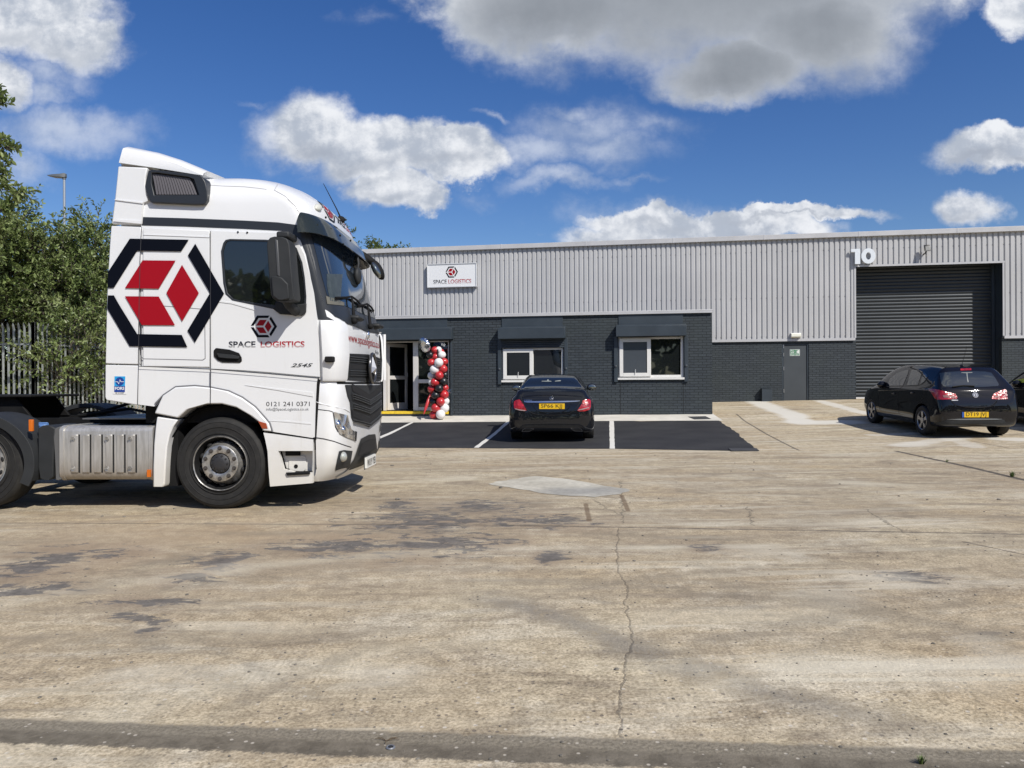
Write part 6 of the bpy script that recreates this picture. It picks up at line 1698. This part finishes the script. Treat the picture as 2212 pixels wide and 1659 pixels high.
CH.line('window_trim', q4([(478, 388), (700, 383), (880, 376), (960, 335), (1008, 262)]), .006, M_blk, bodyH)
tl = CH.skin('tail_light', q4([(1015, 420), (1060, 418), (1130, 430), (1250, 463), (1345, 482), (1372, 530), (1362, 548), (1250, 552), (1130, 558), (1090, 535), (1055, 480)]), M_tail, bodyH, .010, step=3)
CH.skin('reverse_lamp', q4([(1190, 500), (1250, 498), (1275, 530), (1200, 530)]), mat('lamp_pale', (.26, .13, .12), .2), tl, .014, step=4)
CH.skin('reverse_lamp', q4([(1275, 505), (1335, 508), (1345, 535), (1290, 532)]), _mats['lamp_pale'], tl, .014, step=4)
tl = CH.skin('tail_light', q4([(1800, 548), (1812, 510), (1830, 480), (1920, 440), (1975, 425), (1992, 450), (2003, 550), (1900, 552)]), M_tail, bodyH, .010, step=3)
CH.skin('reverse_lamp', q4([(1840, 508), (1880, 505), (1878, 530), (1836, 532)]), _mats['lamp_pale'], tl, .014, step=4)
h, n_ = CH.hit(*q4([(1597, 497)])[0])
if h:
    q = n_.to_track_quat('Z', 'Y').to_matrix(); bd_ = MB(); bd_.cyl(h, h + n_ * .012, .057, n=24); bo = bd_.build('tailgate_badge', M_chr, bodyH, bevel=.003)
    g = MB(); U, V = q @ Vector((1, 0, 0)), q @ Vector((0, 1, 0)); c0 = h + n_ * .013
    rg1 = [c0 + (U * math.cos(t) + V * math.sin(t)) * .042 for t in [2 * math.pi * i / 20 for i in range(21)]]
    g.tube(rg1, .005, 5); g.tube([c0 + (U * a + V * b) * .03 for a, b in ((-.8, .6), (-.1, .7), (.5, .2), (-.2, -.2), (-.3, -.8), (.6, -.6))], .007, 5); g.build('badge_relief', M_blk, bo)
xp = -.012; h, n_ = CH.hit(*q4([(1600, 745)])[0]); xp = (h.x if h else 0) - .015
A = HF.x(*q4([(1460, 779)])[0], xp); B = HF.x(*q4([(1768, 710)])[0], xp); Z = HF.x(*q4([(1433, 745)])[0], xp)
pr = MB().box(xp, xp + .02, B[0], A[0], A[1], B[1]).build('number_plate', M_ply, bodyH, bevel=.003)
MB().box(xp, xp + .02, A[0] + .001, Z[0], A[1], B[1]).build('plate_flag', mat('plate_blue', (.02, .07, .30), .4), pr)
P0 = q4([(1483, 762), (1738, 762)]); CH.text('DT19 JVJ', P0[0][0], P0[1][0], P0[0][1], 48 * .17163, M_blkt, pr, plane_x=xp - .003, bold=0)
CH.line('tailgate_edge', q4([(1300, 575), (1340, 612), (1400, 636), (1500, 652), (1600, 656), (1720, 650), (1810, 632), (1855, 600), (1870, 575)]), .012, M_bk2, bodyH, n=4)
CH.line('tailgate_shut_line', q4([(1165, 405), (1290, 560), (1340, 606), (1400, 630), (1600, 648), (1720, 642), (1800, 625), (1868, 565)]), .005, M_black, bodyH, n=4)
CH.skin('bumper_strip', q4([(1240, 803), (1400, 795), (1600, 791), (1850, 793), (1950, 800), (1860, 808), (1600, 812), (1400, 812)]), mat('satin_strip', (.20, .21, .22), .3, .5), bodyH, .012, thick=.01, step=4)
CH.skin('lower_valance', q4([(1075, 850), (1240, 812), (1400, 820), (1600, 822), (1860, 818), (1960, 805), (1980, 850), (1900, 862), (1300, 862), (1120, 870)]), M_pl, bodyH, .006, step=4)
CH.line('wiper', q4([(1310, 398), (1450, 384), (1585, 392)]), .012, M_black, bodyH, off=.02, n=3)
CH.skin('model_lettering', q4([(1298, 556), (1380, 558), (1380, 569), (1300, 568)]), mat('badge_steel'), bodyH, .008, step=4)
for cc in ((575, 478), (810, 470)):
    h, n_ = CH.hit(*q4([cc])[0])
    if h: MB().ball(h + n_ * .012, (.085, .02, .018), 12, 8).build('door_handle', M_bk2, bodyH, smooth=60)
CH.line('door_shut_line', q4([(690, 385), (640, 430), (622, 520), (625, 620), (640, 730)]), .004, M_black, bodyH)
CH.line('door_shut_line', q4([(985, 395), (960, 460), (900, 590), (840, 640), (820, 720)]), .004, M_black, bodyH)
CH.line('door_shut_line', q4([(480, 392), (400, 440), (380, 560), (400, 680)]), .004, M_black, bodyH)
CH.line('belt_crease', q4([(380, 440), (560, 436), (800, 430), (1000, 440)]), .007, M_bk2, bodyH)
y, z = HF.x(*q4([(424, 368)])[0], 2.62)
m_ = MB(); m_.ball((2.62, y, z), (.085, .11, .085), 18, 12); m_.box(2.60, 2.68, .80, y - .05, z - .07, z - .04); dmo = m_.build('door_mirror', M_bk2, bodyH, smooth=60)
MB().ball((2.62, -y, z), (.085, .11, .085), 18, 12).build('door_mirror', M_bk2, bodyH, smooth=60)
h, n_ = CH.hit(*q4([(1385, 150)])[0])
hh = bvH.ray_cast(Vector((.72, 0, 4)), Vector((0, 0, -1)))[0]
m_ = MB(); m_.ball(hh, (.07, .03, .03), 12, 8); m_.tube([hh + Vector((0, 0, .01)), hh + Vector((-.16, -.02, .40))], [.006, .004], 6); m_.build('aerial', M_blk, bodyH, smooth=60)
# ---- third car, mostly outside the picture on the right
ta = copytree(hat); tf = Vector((12.45, 15.2, 0)); ta.location = (tf.x, tf.y, gz(tf.x, tf.y + .7)); tag(ta, 'dark car cut off by the right edge with a yellow jacket inside its window', 'car')
tb = [c for c in ta.children if c.name.startswith('body')][0]
for c in list(tb.children):
    if c.name.split('.')[0] in ('number_plate', 'tailgate_badge', 'model_lettering'):
        for g in list(c.children): bpy.data.objects.remove(g)
        bpy.data.objects.remove(c)
T3 = Frame(ta.location, hd); C3 = CarPx(T3, bvH, ta)
C3.skin('hi_vis_jacket', [(2190, 822), (2212, 818), (2235, 816), (2235, 826), (2196, 827)], mat('hi_vis_yellow', (.75, .74, .05), .6), tb, .008, step=4)
# ------------------------------------------------------------------ balloons
def bal(z5x, z5y): return ((1440 + z5x / 3.0725) / 1.8228, (1180 + z5y / 3.0725) / 1.8228)
YBc = -.62                                                    # column axis in front of the entrance
blc = bchild('balloon_column', 'column of red, white and black balloons standing beside the entrance', 'balloons')
M_br = mat('balloon_red', (.46, .028, .032), .28, coat=.3, spec=.5)
M_bw = mat('balloon_white', (.72, .70, .69), .3, coat=.3)
M_bb = mat('balloon_black', (.014, .014, .015), .35, coat=.2)
BL = [(838, 612, 42, 'r'), (882, 605, 36, 'w'), (922, 668, 42, 'w'), (778, 668, 38, 'b'), (842, 692, 42, 'r'), (793, 760, 42, 'r'), (883, 762, 52, 'w'), (952, 750, 40, 'r'), (832, 845, 50, 'w'), (935, 838, 48, 'r'), (798, 918, 44, 'w'), (890, 918, 49, 'r'), (955, 912, 40, 'b'),
      (798, 1000, 36, 'w'), (838, 1000, 48, 'r'), (937, 990, 49, 'b'), (800, 1080, 46, 'r'), (890, 1075, 48, 'b'), (958, 1068, 40, 'r'), (800, 1158, 30, 'r'), (846, 1158, 47, 'b'), (947, 1150, 50, 'r'), (820, 1235, 46, 'b'), (905, 1235, 49, 'r'), (968, 1228, 40, 'w'), (848, 1310, 50, 'r'), (950, 1310, 52, 'w'), (822, 1392, 46, 'r'), (905, 1388, 53, 'w')]
for i, (a, b, r, c) in enumerate(BL):
    ax = 872 + (b - 600) * .016; off = (a - ax) / 62.0
    front = r >= 46
    dy = (-.15 if front else .10) * math.sqrt(max(.05, 1 - min(1, off * off)))
    px, py = bal(a, b); yy = YBc + dy
    u, z = BF.y(px, py, yy); rr = r / 3.0725 / 1.8228 / FP * (21.93 + yy) * 1.10
    nrm = Vector((off, dy * 4, 0)).normalized()
    m_ = MB(); q = Matrix.Rotation(math.atan2(nrm.y, nrm.x), 3, 'Z')
    m_.ball((u, yy, z), (rr * 1.08, rr, rr), 20, 14, M=q)
    m_.build('balloon', {'r': M_br, 'w': M_bw, 'b': M_bb}[c], blc, smooth=80)
for i in range(12):                                            # the ones at the back, seen from the side only
    t = i / 11.0; u, z = BF.y(*bal(876 + 8 * (-1) ** i, 640 + 750 * t), YBc + .2)
    MB().ball((u + .05 * (-1) ** i, YBc + .22, z), .115, 14, 10).build('balloon', (M_br, M_bw, M_bb)[i % 3], blc, smooth=80)
u, z = BF.y(*bal(712, 548), YBc - .1)
def foil(m, b):
    c = coord(); n = fbm(c, 9, 3, .6, .8); b.inputs['Base Color'].default_value = (.66, .68, .72, 1); b.inputs['Metallic'].default_value = 1.0; b.inputs['Roughness'].default_value = .14
    N.lk(bumpn(n, .8, .03), b.inputs['Normal'])
M_foil = mat('silver_foil', fn=foil)
n_ = 40; rgs = []
for k in range(9):
    t = (k / 8.0) * 2 - 1; rad = math.sqrt(max(0, 1 - t * t)) ** .8
    ring_ = []
    for i in range(n_):
        a = 2 * math.pi * i / n_; puck = 1 + .035 * math.sin(a * 14) * (1 - abs(t)) ** .5
        ring_.append(Vector((.225 * max(.02, rad) * puck * math.cos(a), .10 * t, .225 * max(.02, rad) * puck * math.sin(a))))
    rgs.append(ring_)
Rm = Matrix.Rotation(R(-38), 3, 'Z') @ Matrix.Rotation(R(22), 3, 'X')
m_ = MB(); m_.ring([[Vector((u, YBc - .1, z)) + Rm @ p for p in r_] for r_ in rgs]); m_.build('foil_balloon', M_foil, blc, smooth=70)
a = BF.y(*bal(785, 1140), YBc); b = BF.y(*bal(702, 1385), YBc - .25)
m_ = MB(); m_.tube([(a[0], YBc, a[1]), ((a[0] * 2 + b[0]) / 3, YBc - .08, (a[1] * 2 + b[1]) / 3), ((a[0] + b[0] * 2) / 3, YBc - .17, (a[1] + b[1] * 2) / 3), (b[0], YBc - .25, b[1])], [.015, .05, .042, .012], 12); m_.build('long_balloon', M_br, blc, smooth=80)
u, z = BF.y(*bal(1000, 1110), YBc)
m_ = MB()
random.seed(5)
for k in range(14): m_.tube([(u - .02, YBc, z), (u + random.uniform(-.02, .09), YBc + random.uniform(-.08, .08), z + random.uniform(-.07, .07))], [.005, .002], 4)
m_.build('ribbon', M_foil, blc)
bz = BF.y(*bal(880, 1432), YBc)[1]
MB().cyl((BF.y(*bal(880, 1432), YBc)[0], YBc, bz), (BF.y(*bal(872, 600), YBc)[0], YBc, BF.y(*bal(872, 600), YBc)[1]), .015, n=8).build('pole', M_bb, blc)
# ------------------------------------------------------------------ palisade fence
def galv(m, b):
    c = coord(); n = fbm(mapping(c, (6, 6, 1.2)), 3, 5, .65)
    N.lk(mix(smooth(n, .3, .7), (.20, .22, .21), (.34, .36, .35)), b.inputs['Base Color']); b.inputs['Metallic'].default_value = .25; b.inputs['Roughness'].default_value = .55
M_gal = mat('galvanised_steel', fn=galv)
fence = tag(empty('palisade_fence', (0, 0, 0)), 'galvanised steel palisade fence with spiked pales in front of the hedge', 'fence')
PT = Vector(((76 - 1106) / FP * 22.5, 22.5, 0)); PL = Vector((-19.2, 22.25, 0)); PR = PT + Vector((.92, 2.5, 0)).normalized() * 13
ZTOP = 3.45
def pale(p, d, zt, zb_):
    """W section pale with a three pointed bent head"""
    nrm = Vector((-d.y, d.x, 0))
    if nrm.y > 0: nrm = -nrm
    prof = [(-.034, .006), (-.018, .006), (-.010, -.010), (.010, -.010), (.018, .006), (.034, .006)]
    mb = MB(); rows = []
    for z, sc_, lean in ((zb_, 1, 0), (zt - .20, 1, 0), (zt - .14, 1, .012), (zt - .07, .9, .035), (zt, .15, .05)):
        rows.append([p + d * (a * sc_) + nrm * (-b + lean) + Vector((0, 0, z)) for a, b in prof])
    n = len(prof); vs = [q for r in rows for q in r]
    mb.add(vs, [(a * n + i, a * n + i + 1, (a + 1) * n + i + 1, (a + 1) * n + i) for a in range(len(rows) - 1) for i in range(n - 1)])
    return mb.build('pale', M_gal, fence, fix=False)
random.seed(11)
for A_, B_ in ((PL, PT), (PT, PR)):
    d = (B_ - A_).normalized(); L = (B_ - A_).length; k = int(L / .152); 
    for i in range(k):
        p = A_ + d * (.09 + i * .152); g = gz(p.x, p.y)
        if p.x < -19.2 or (B_ is PR and i > 40): continue
        pale(p, d, ZTOP + random.uniform(-.012, .012) - (0 if A_ is PL else .02 * i / 10), g + .06)
    nrm = Vector((-d.y, d.x, 0)); nrm = -nrm if nrm.y > 0 else nrm
    for h in (.42, ZTOP - .62 - .55):
        m_ = MB(); m_.prism([(-.0, -.025), (.006, -.025), (.006, .02), (.05, .02), (.05, .026), (0, .026)], lambda a, b, t, A_=A_, d=d, nrm=nrm, h=h: A_ + d * t - nrm * (.008 + a) + Vector((0, 0, .55 + h + b)), 0, L); m_.build('rail', M_gal, fence)
    x = 0
    while x < L + .1:
        p = A_ + d * x; g = gz(p.x, p.y); m_ = MB(); m_.box(p.x - .055, p.x + .055, p.y - .09, p.y + .01, g - .1, ZTOP + .02); m_.build('post', M_gal, fence, bevel=.004); x += 2.75 if A_ is not PL else L / 3
# ------------------------------------------------------------------ trees
def leaffn(c0, c1, c2):
    def fn(m, b):
        g = N.nt.nodes.new('ShaderNodeNewGeometry'); r = N(g.outputs['Random Per Island'])
        c = coord(); n = fbm(c, .9, 3)
        col = mix(smooth(r, 0, 1), c0, c1); col = mix(smooth(n, .4, .65) * .7, col, c2)
        N.lk(col, b.inputs['Base Color']); b.inputs['Roughness'].default_value = .42; b.inputs['Specular IOR Level'].default_value = .5
        t = N.nt.nodes.new('ShaderNodeBsdfTranslucent'); N.lk(mix(.5, col, (.12, .20, .03)), t.inputs[0])
        ms = N.nt.nodes.new('ShaderNodeMixShader'); ms.inputs[0].default_value = .28
        N.nt.links.new(b.outputs[0], ms.inputs[1]); N.nt.links.new(t.outputs[0], ms.inputs[2])
        N.nt.links.new(ms.outputs[0], N.nt.nodes['Material Output'].inputs[0])
    return fn
M_leaf = mat('leaf_green', fn=leaffn((.095, .140, .042), (.225, .285, .095), (.27, .31, .13)))
M_leaf2 = mat('leaf_dark', fn=leaffn((.060, .092, .024), (.13, .17, .045), (.16, .185, .06)))
M_bark = mat('bark', (.085, .07, .055), .85, var=.4, vscale=14, bump=.8, bscale=30)
def leaf_geo(vs, fs, p, d, up, L, W):
    s_ = d.cross(up).normalized() * W * .5; fold = up * (-W * .22); o = len(vs)
    vs += [p, p + d * L * .35 + s_ + fold * -.4, p + d * L * .7 + s_ * .8, p + d * L + up * -L * .10, p + d * L * .7 - s_ * .8, p + d * L * .35 - s_ + fold * -.4, p + d * L * .45 + fold]
    fs += [(o, o + 1, o + 6), (o + 1, o + 2, o + 6), (o + 2, o + 3, o + 6), (o + 3, o + 4, o + 6), (o + 4, o + 5, o + 6), (o + 5, o, o + 6)]
def rv(): 
    while True:
        v = Vector((random.uniform(-1, 1), random.uniform(-1, 1), random.uniform(-1, 1)))
        if .05 < v.length < 1: return v.normalized()
def twig(vs, fs, tw, p, d, L, n, ls, w=.46, droop=.3):
    q = p.copy(); pts = [q.copy()]
    for i in range(n):
        d = (d + rv() * .22 + Vector((0, 0, -droop * .1))).normalized(); q = q + d * (L / n); pts.append(q.copy())
        for k in (0, 1):
            sd = (d.cross(rv())).normalized(); ld = (d * .55 + sd * .9 + Vector((0, 0, random.uniform(-.1, .35)))).normalized()
            up = (Vector((0, 0, 1)) + rv() * .65).normalized()
            if abs(ld.dot(up)) > .95: up = Vector((1, 0, 0))
            up = (up - ld * up.dot(ld)).normalized(); l_ = ls * random.uniform(.65, 1.2); leaf_geo(vs, fs, q, ld, up, l_, l_ * w)
    tw.tube([pts[0], pts[len(pts) // 2], pts[-1]], [.012, .008, .003], 4)
def tree(name, base, blobs, ntw, ls, label, cat='tree', group=None, m=M_leaf, seed=1, extra=(), trunk=.14, shell=.55, front=0.0):
    random.seed(seed); vs, fs = [], []; tw = MB()
    root = tag(empty(name, base), label, cat, group); B = Vector(base)
    tot = sum(b[3] * b[4] * b[5] for b in blobs)
    for bx_, by_, bz_, rx, ry, rz in blobs:
        k = int(ntw * rx * ry * rz / tot)
        for i in range(k):
            v = rv(); 
            if front and v.y > 0 and random.random() < front: v.y = -v.y
            t = random.uniform(shell, 1.0) ** .7; wob = 1 + .30 * noise.noise(Vector((v.x * 2.1 + bx_, v.y * 2.1, v.z * 2.1 + bz_)))
            p = Vector((bx_, by_, bz_)) - B + Vector((v.x * rx, v.y * ry, v.z * rz)) * t * wob
            if p.z < .1: continue
            d = (v + Vector((0, 0, .55)) + rv() * .6).normalized()
            twig(vs, fs, tw, p, d, random.uniform(.35, .75) * (ls / .12), random.randint(6, 10), ls)
        c = Vector((bx_, by_, bz_)) - B
        for i in range(7):
            v = rv(); e = c + Vector((v.x * rx, v.y * ry, abs(v.z) * rz)) * .85; s0 = Vector((0, 0, min(c.z * .5, 2.0)))
            tw.tube([s0, s0.lerp(e, .5) + rv() * .25, e], [trunk * .5, trunk * .28, .01], 6)
    for p, d, L, n in extra: twig(vs, fs, tw, p - B, d, L, n, ls * 1.15)
    me = MB(); me.v = [tuple(v) for v in vs]; me.f = fs; me.m = [0] * len(fs)
    cr_ = me.build('crown', m, root, fix=False)
    tw.tube([Vector((0, 0, -.2)), Vector((.05, 0, .8)), Vector((0, .05, 2.2))], [trunk, trunk * .85, trunk * .6], 10)
    tw.build('trunk', M_bark, root, fix=False, smooth=60); return root
def W(px, py, Y):
    d = ray(px, py); return CAMP + d * (Y / d.y)
gl_ = 'trees and bushes behind the palisade fence'
def B3(px, py, Y, rpx, rpy, ry): 
    c = W(px, py, Y); return (c.x, c.y, c.z, rpx / FP * Y, ry, rpy / FP * Y)
ex = []
random.seed(21)
for px, py, n in ((-8, 192, 3), (-4, 212, 3), (2, 228, 3), (-10, 205, 2), (6, 312, 4), (22, 318, 4), (-5, 325, 3), (2, 365, 4), (10, 350, 3), (4, 395, 4), (18, 408, 5), (40, 420, 5), (60, 425, 3), (-6, 300, 3), (-4, 380, 3), (-12, 340, 3), (28, 440, 4), (10, 450, 5)):
    for k in range(n): ex.append((W(px - 14 + random.uniform(-6, 6), py + random.uniform(-5, 5), 19.5), Vector((.9, random.uniform(-.3, .3), random.uniform(-.1, .5))).normalized(), random.uniform(.25, .4), 5))
g0 = W(-30, 800, 24.5); g0.z = gz(g0.x, g0.y)
tree('tree', g0, [B3(-20, 570, 24.5, 115, 120, 1.6), B3(10, 640, 24.6, 90, 75, 1.2), B3(-70, 470, 24, 55, 60, 1.2), B3(40, 510, 24.3, 45, 60, 1.0)], 820, .155, 'tall green tree at the left edge with leafy sprays against the sky', seed=2, extra=ex, front=.5)
g0 = W(130, 800, 24.8); g0.z = gz(g0.x, g0.y)
tree('tree', g0, [B3(120, 610, 25.2, 75, 95, 1.2), B3(150, 670, 24.6, 75, 85, .8), B3(95, 550, 25, 40, 38, .8), B3(185, 560, 26, 40, 62, 1.0)], 600, .15, 'leafy green bush under the street lamp behind the steel fence', seed=3, front=.5)
g0 = W(215, 800, 26.5); g0.z = gz(g0.x, g0.y)
tree('tree', g0, [B3(215, 640, 26.6, 60, 140, 1.2), B3(255, 700, 27, 60, 120, 1.2), B3(215, 520, 26.8, 38, 52, 1.0)], 640, .15, 'leafy green bush showing beside the rear edge of the lorry cab', seed=4, front=.5)
g0 = W(140, 845, 23.6); g0.z = gz(g0.x, g0.y)
tree('bush', g0, [B3(135, 745, 23.3, 55, 65, .6), B3(100, 790, 22.6, 45, 45, .35), B3(195, 760, 23.9, 40, 65, .5)], 190, .15, 'pale green bush growing through the steel fence pales', 'bush', seed=6, trunk=.05, shell=.2)
g0 = W(40, 800, 26.5); g0.z = gz(g0.x, g0.y)
tree('hedge', g0, [B3(40, 770, 26.8, 190, 120, 1.0), B3(230, 800, 28.5, 120, 120, 1.2), B3(40, 640, 27.8, 160, 140, 1.0), B3(-20, 850, 26.5, 180, 55, 1.2), B3(150, 860, 27, 120, 45, 1.2)], 2000, .18, 'dense dark hedge filling the gap behind the steel fence', 'hedge', seed=8, m=M_leaf2, shell=.3)
g0 = W(735, 700, 48); g0.z = gz(g0.x, g0.y)
tree('tree', g0, [B3(730, 520, 48, 20, 22, 1.0), B3(710, 570, 48, 34, 45, 1.5)], 300, .20, 'tree top rising behind the roof right beside the lorry cab', seed=9, m=M_leaf2)
for k, (a, b, la) in enumerate(((812, 535, 'low tree top over the roof edge just right of the lorry mirror'), (862, 545, 'small dark tree top above the left end of the roof edge'))):
    g0 = W(a, 700, 46 + k * 2); g0.z = gz(g0.x, g0.y)
    tree('tree', g0, [B3(a, b + 20, 46 + k * 2, 24, 8, 1.0), B3(a - 8 + 10 * k, b + 34, 46 + k * 2, 30, 18, 1.2)], 170, .20, la, seed=10 + k, m=M_leaf2)
# ------------------------------------------------------------------ street lamp
lp = W(139, 480, 30); zt_ = W(139, 380, 30).z
sl = tag(empty('street_lamp', (lp.x, lp.y, gz(lp.x, lp.y))), 'tall grey street lamp with a flat head above the hedge', 'street lamp')
H = zt_ - gz(lp.x, lp.y)
MB().cyl((0, 0, 0), (0, 0, 1.4), .09, .09, 14).build('base_sleeve', mat('lamp_steel', (.42, .44, .46), .35, .6), sl, smooth=60)
MB().cyl((0, 0, 1.4), (0, 0, H - .10), .065, .045, 14).build('pole', _mats['lamp_steel'], sl, smooth=60)
m_ = MB(); m_.ring([[Vector((x, -w, z0)), Vector((x, w, z0)), Vector((x, w * .8, z1)), Vector((x, -w * .8, z1))] for x, w, z0, z1 in ((-.62, .10, H + .0, H + .02), (-.4, .15, H - .05, H + .04), (-.1, .15, H - .07, H + .06), (.02, .09, H - .08, H + .10), (.08, .06, H - .06, H + .08))])
m_.build('lamp_head', mat('lamp_dark', (.09, .10, .11), .45), sl, bevel=.01)
MB().cyl((0, 0, H - .13), (0, 0, H - .02), .07, .06, 12).build('collar', _mats['lamp_dark'], sl)
# ------------------------------------------------------------------ behind the camera: the far side of the yard, seen only in glass and paint
random.seed(30); vs, fs = [], []
for i in range(5200):
    x = random.uniform(-45, 45); h = 7.5 + 3.0 * noise.noise(Vector((x * .12, 0, 5))) + 1.5 * noise.noise(Vector((x * .5, 3, 5)))
    z = h * random.random() ** .6; p = Vector((x, -24 - random.uniform(0, 3.5), z)); d = rv(); up = rv()
    if abs(d.dot(up)) > .9: continue
    leaf_geo(vs, fs, p, d, (up - d * up.dot(d)).normalized(), random.uniform(.9, 1.5), .8)
m_ = MB(); m_.v = [tuple(v) for v in vs]; m_.f = fs; m_.m = [0] * len(fs); o = m_.build('treeline', M_leaf2, None, fix=False); tag(o, 'line of trees across the yard behind the viewer', 'trees', kind='stuff')
# ------------------------------------------------------------------ small things on the ground
random.seed(40)
c = gp(844, 1616); cp = empty('bottle_cap', (c.x, c.y, gz(c.x, c.y))); tag(cp, 'dark round bottle cap lying in the worn strip near the camera', 'bottle cap')
MB().lathe([(.019, .0), (.020, .004), (.016, .008), (.012, .006), (.0, .006)], (0, 0, 0), axis='z', n=24).build('rim', mat('cap_grey', (.30, .31, .32), .3, .6), cp, smooth=50)
MB().cyl((0, 0, .0065), (0, 0, .0075), .011, n=18).build('centre', M_blk, cp)
m_ = MB(); tw_vs = []
def stones(n, x0, x1, y0, y1, smin, smax, mb):
    for i in range(n):
        x = random.uniform(x0, x1); y = y0 + (y1 - y0) * random.random() ** 1.3; s = random.uniform(smin, smax) * (1 if random.random() < .95 else 1.8)
        M3 = Matrix.Rotation(random.uniform(0, 6), 3, 'Z')
        mb.ball((x, y, gz(x, y) + s * .2), (s * random.uniform(.7, 1.3), s, s * .5), 6, 4, M=M3)
stones(500, -3.5, 4.5, 2.9, 7, .0035, .009, m_); stones(110, -7, 9, 6, 14, .008, .018, m_)
o = m_.build('gravel', mat('stone_mix', (.16, .145, .12), .8, var=.5, vscale=30), None, fix=False); tag(o, 'loose grit and small stones on the concrete', 'gravel', kind='stuff')
def tuft(px, py, n, h, label):
    c = gp(px, py); root = tag(empty('weed', (c.x, c.y, gz(c.x, c.y))), label, 'weed'); mb = MB()
    for i in range(n):
        a = random.uniform(0, 6.28); r = random.uniform(0, h * .6); b0 = Vector((math.cos(a) * r * .4, math.sin(a) * r * .4, 0)); tp = Vector((math.cos(a) * r * 1.5, math.sin(a) * r * 1.5, h * random.uniform(.4, 1)))
        sd = Vector((-math.sin(a), math.cos(a), 0)) * h * .05; md_ = b0.lerp(tp, .5) + Vector((0, 0, h * .15))
        mb.add([b0 - sd, b0 + sd, md_ + sd * .8, md_ - sd * .8, tp], [(0, 1, 2, 3), (3, 2, 4)])
    mb.build('blades', mat('grass_blade', (.10, .15, .035), .6, var=.4, vscale=40), root, fix=False)
tuft(1991, 1650, 60, .035, 'small grass tuft growing in the worn strip near the camera')
tuft(2186, 1030, 40, .09, 'green weed sprouting from the crack at the right edge')
tuft(2046, 998, 24, .05, 'tiny weed in the middle of the dark slab crack')
m_ = MB(); c = gp(835, 1602)
for i in range(7):
    a = random.uniform(0, 6.28); p = Vector((c.x, c.y, gz(c.x, c.y) + .004)); m_.tube([p, p + Vector((math.cos(a) * .03, math.sin(a) * .02, .006)), p + Vector((math.cos(a) * .055, math.sin(a) * .03, .004))], .0012, 4)
o = m_.build('dry_twig', mat('dry_brown', (.10, .07, .04), .8)); tag(o, 'dry brown twig beside the bottle cap', 'twig')
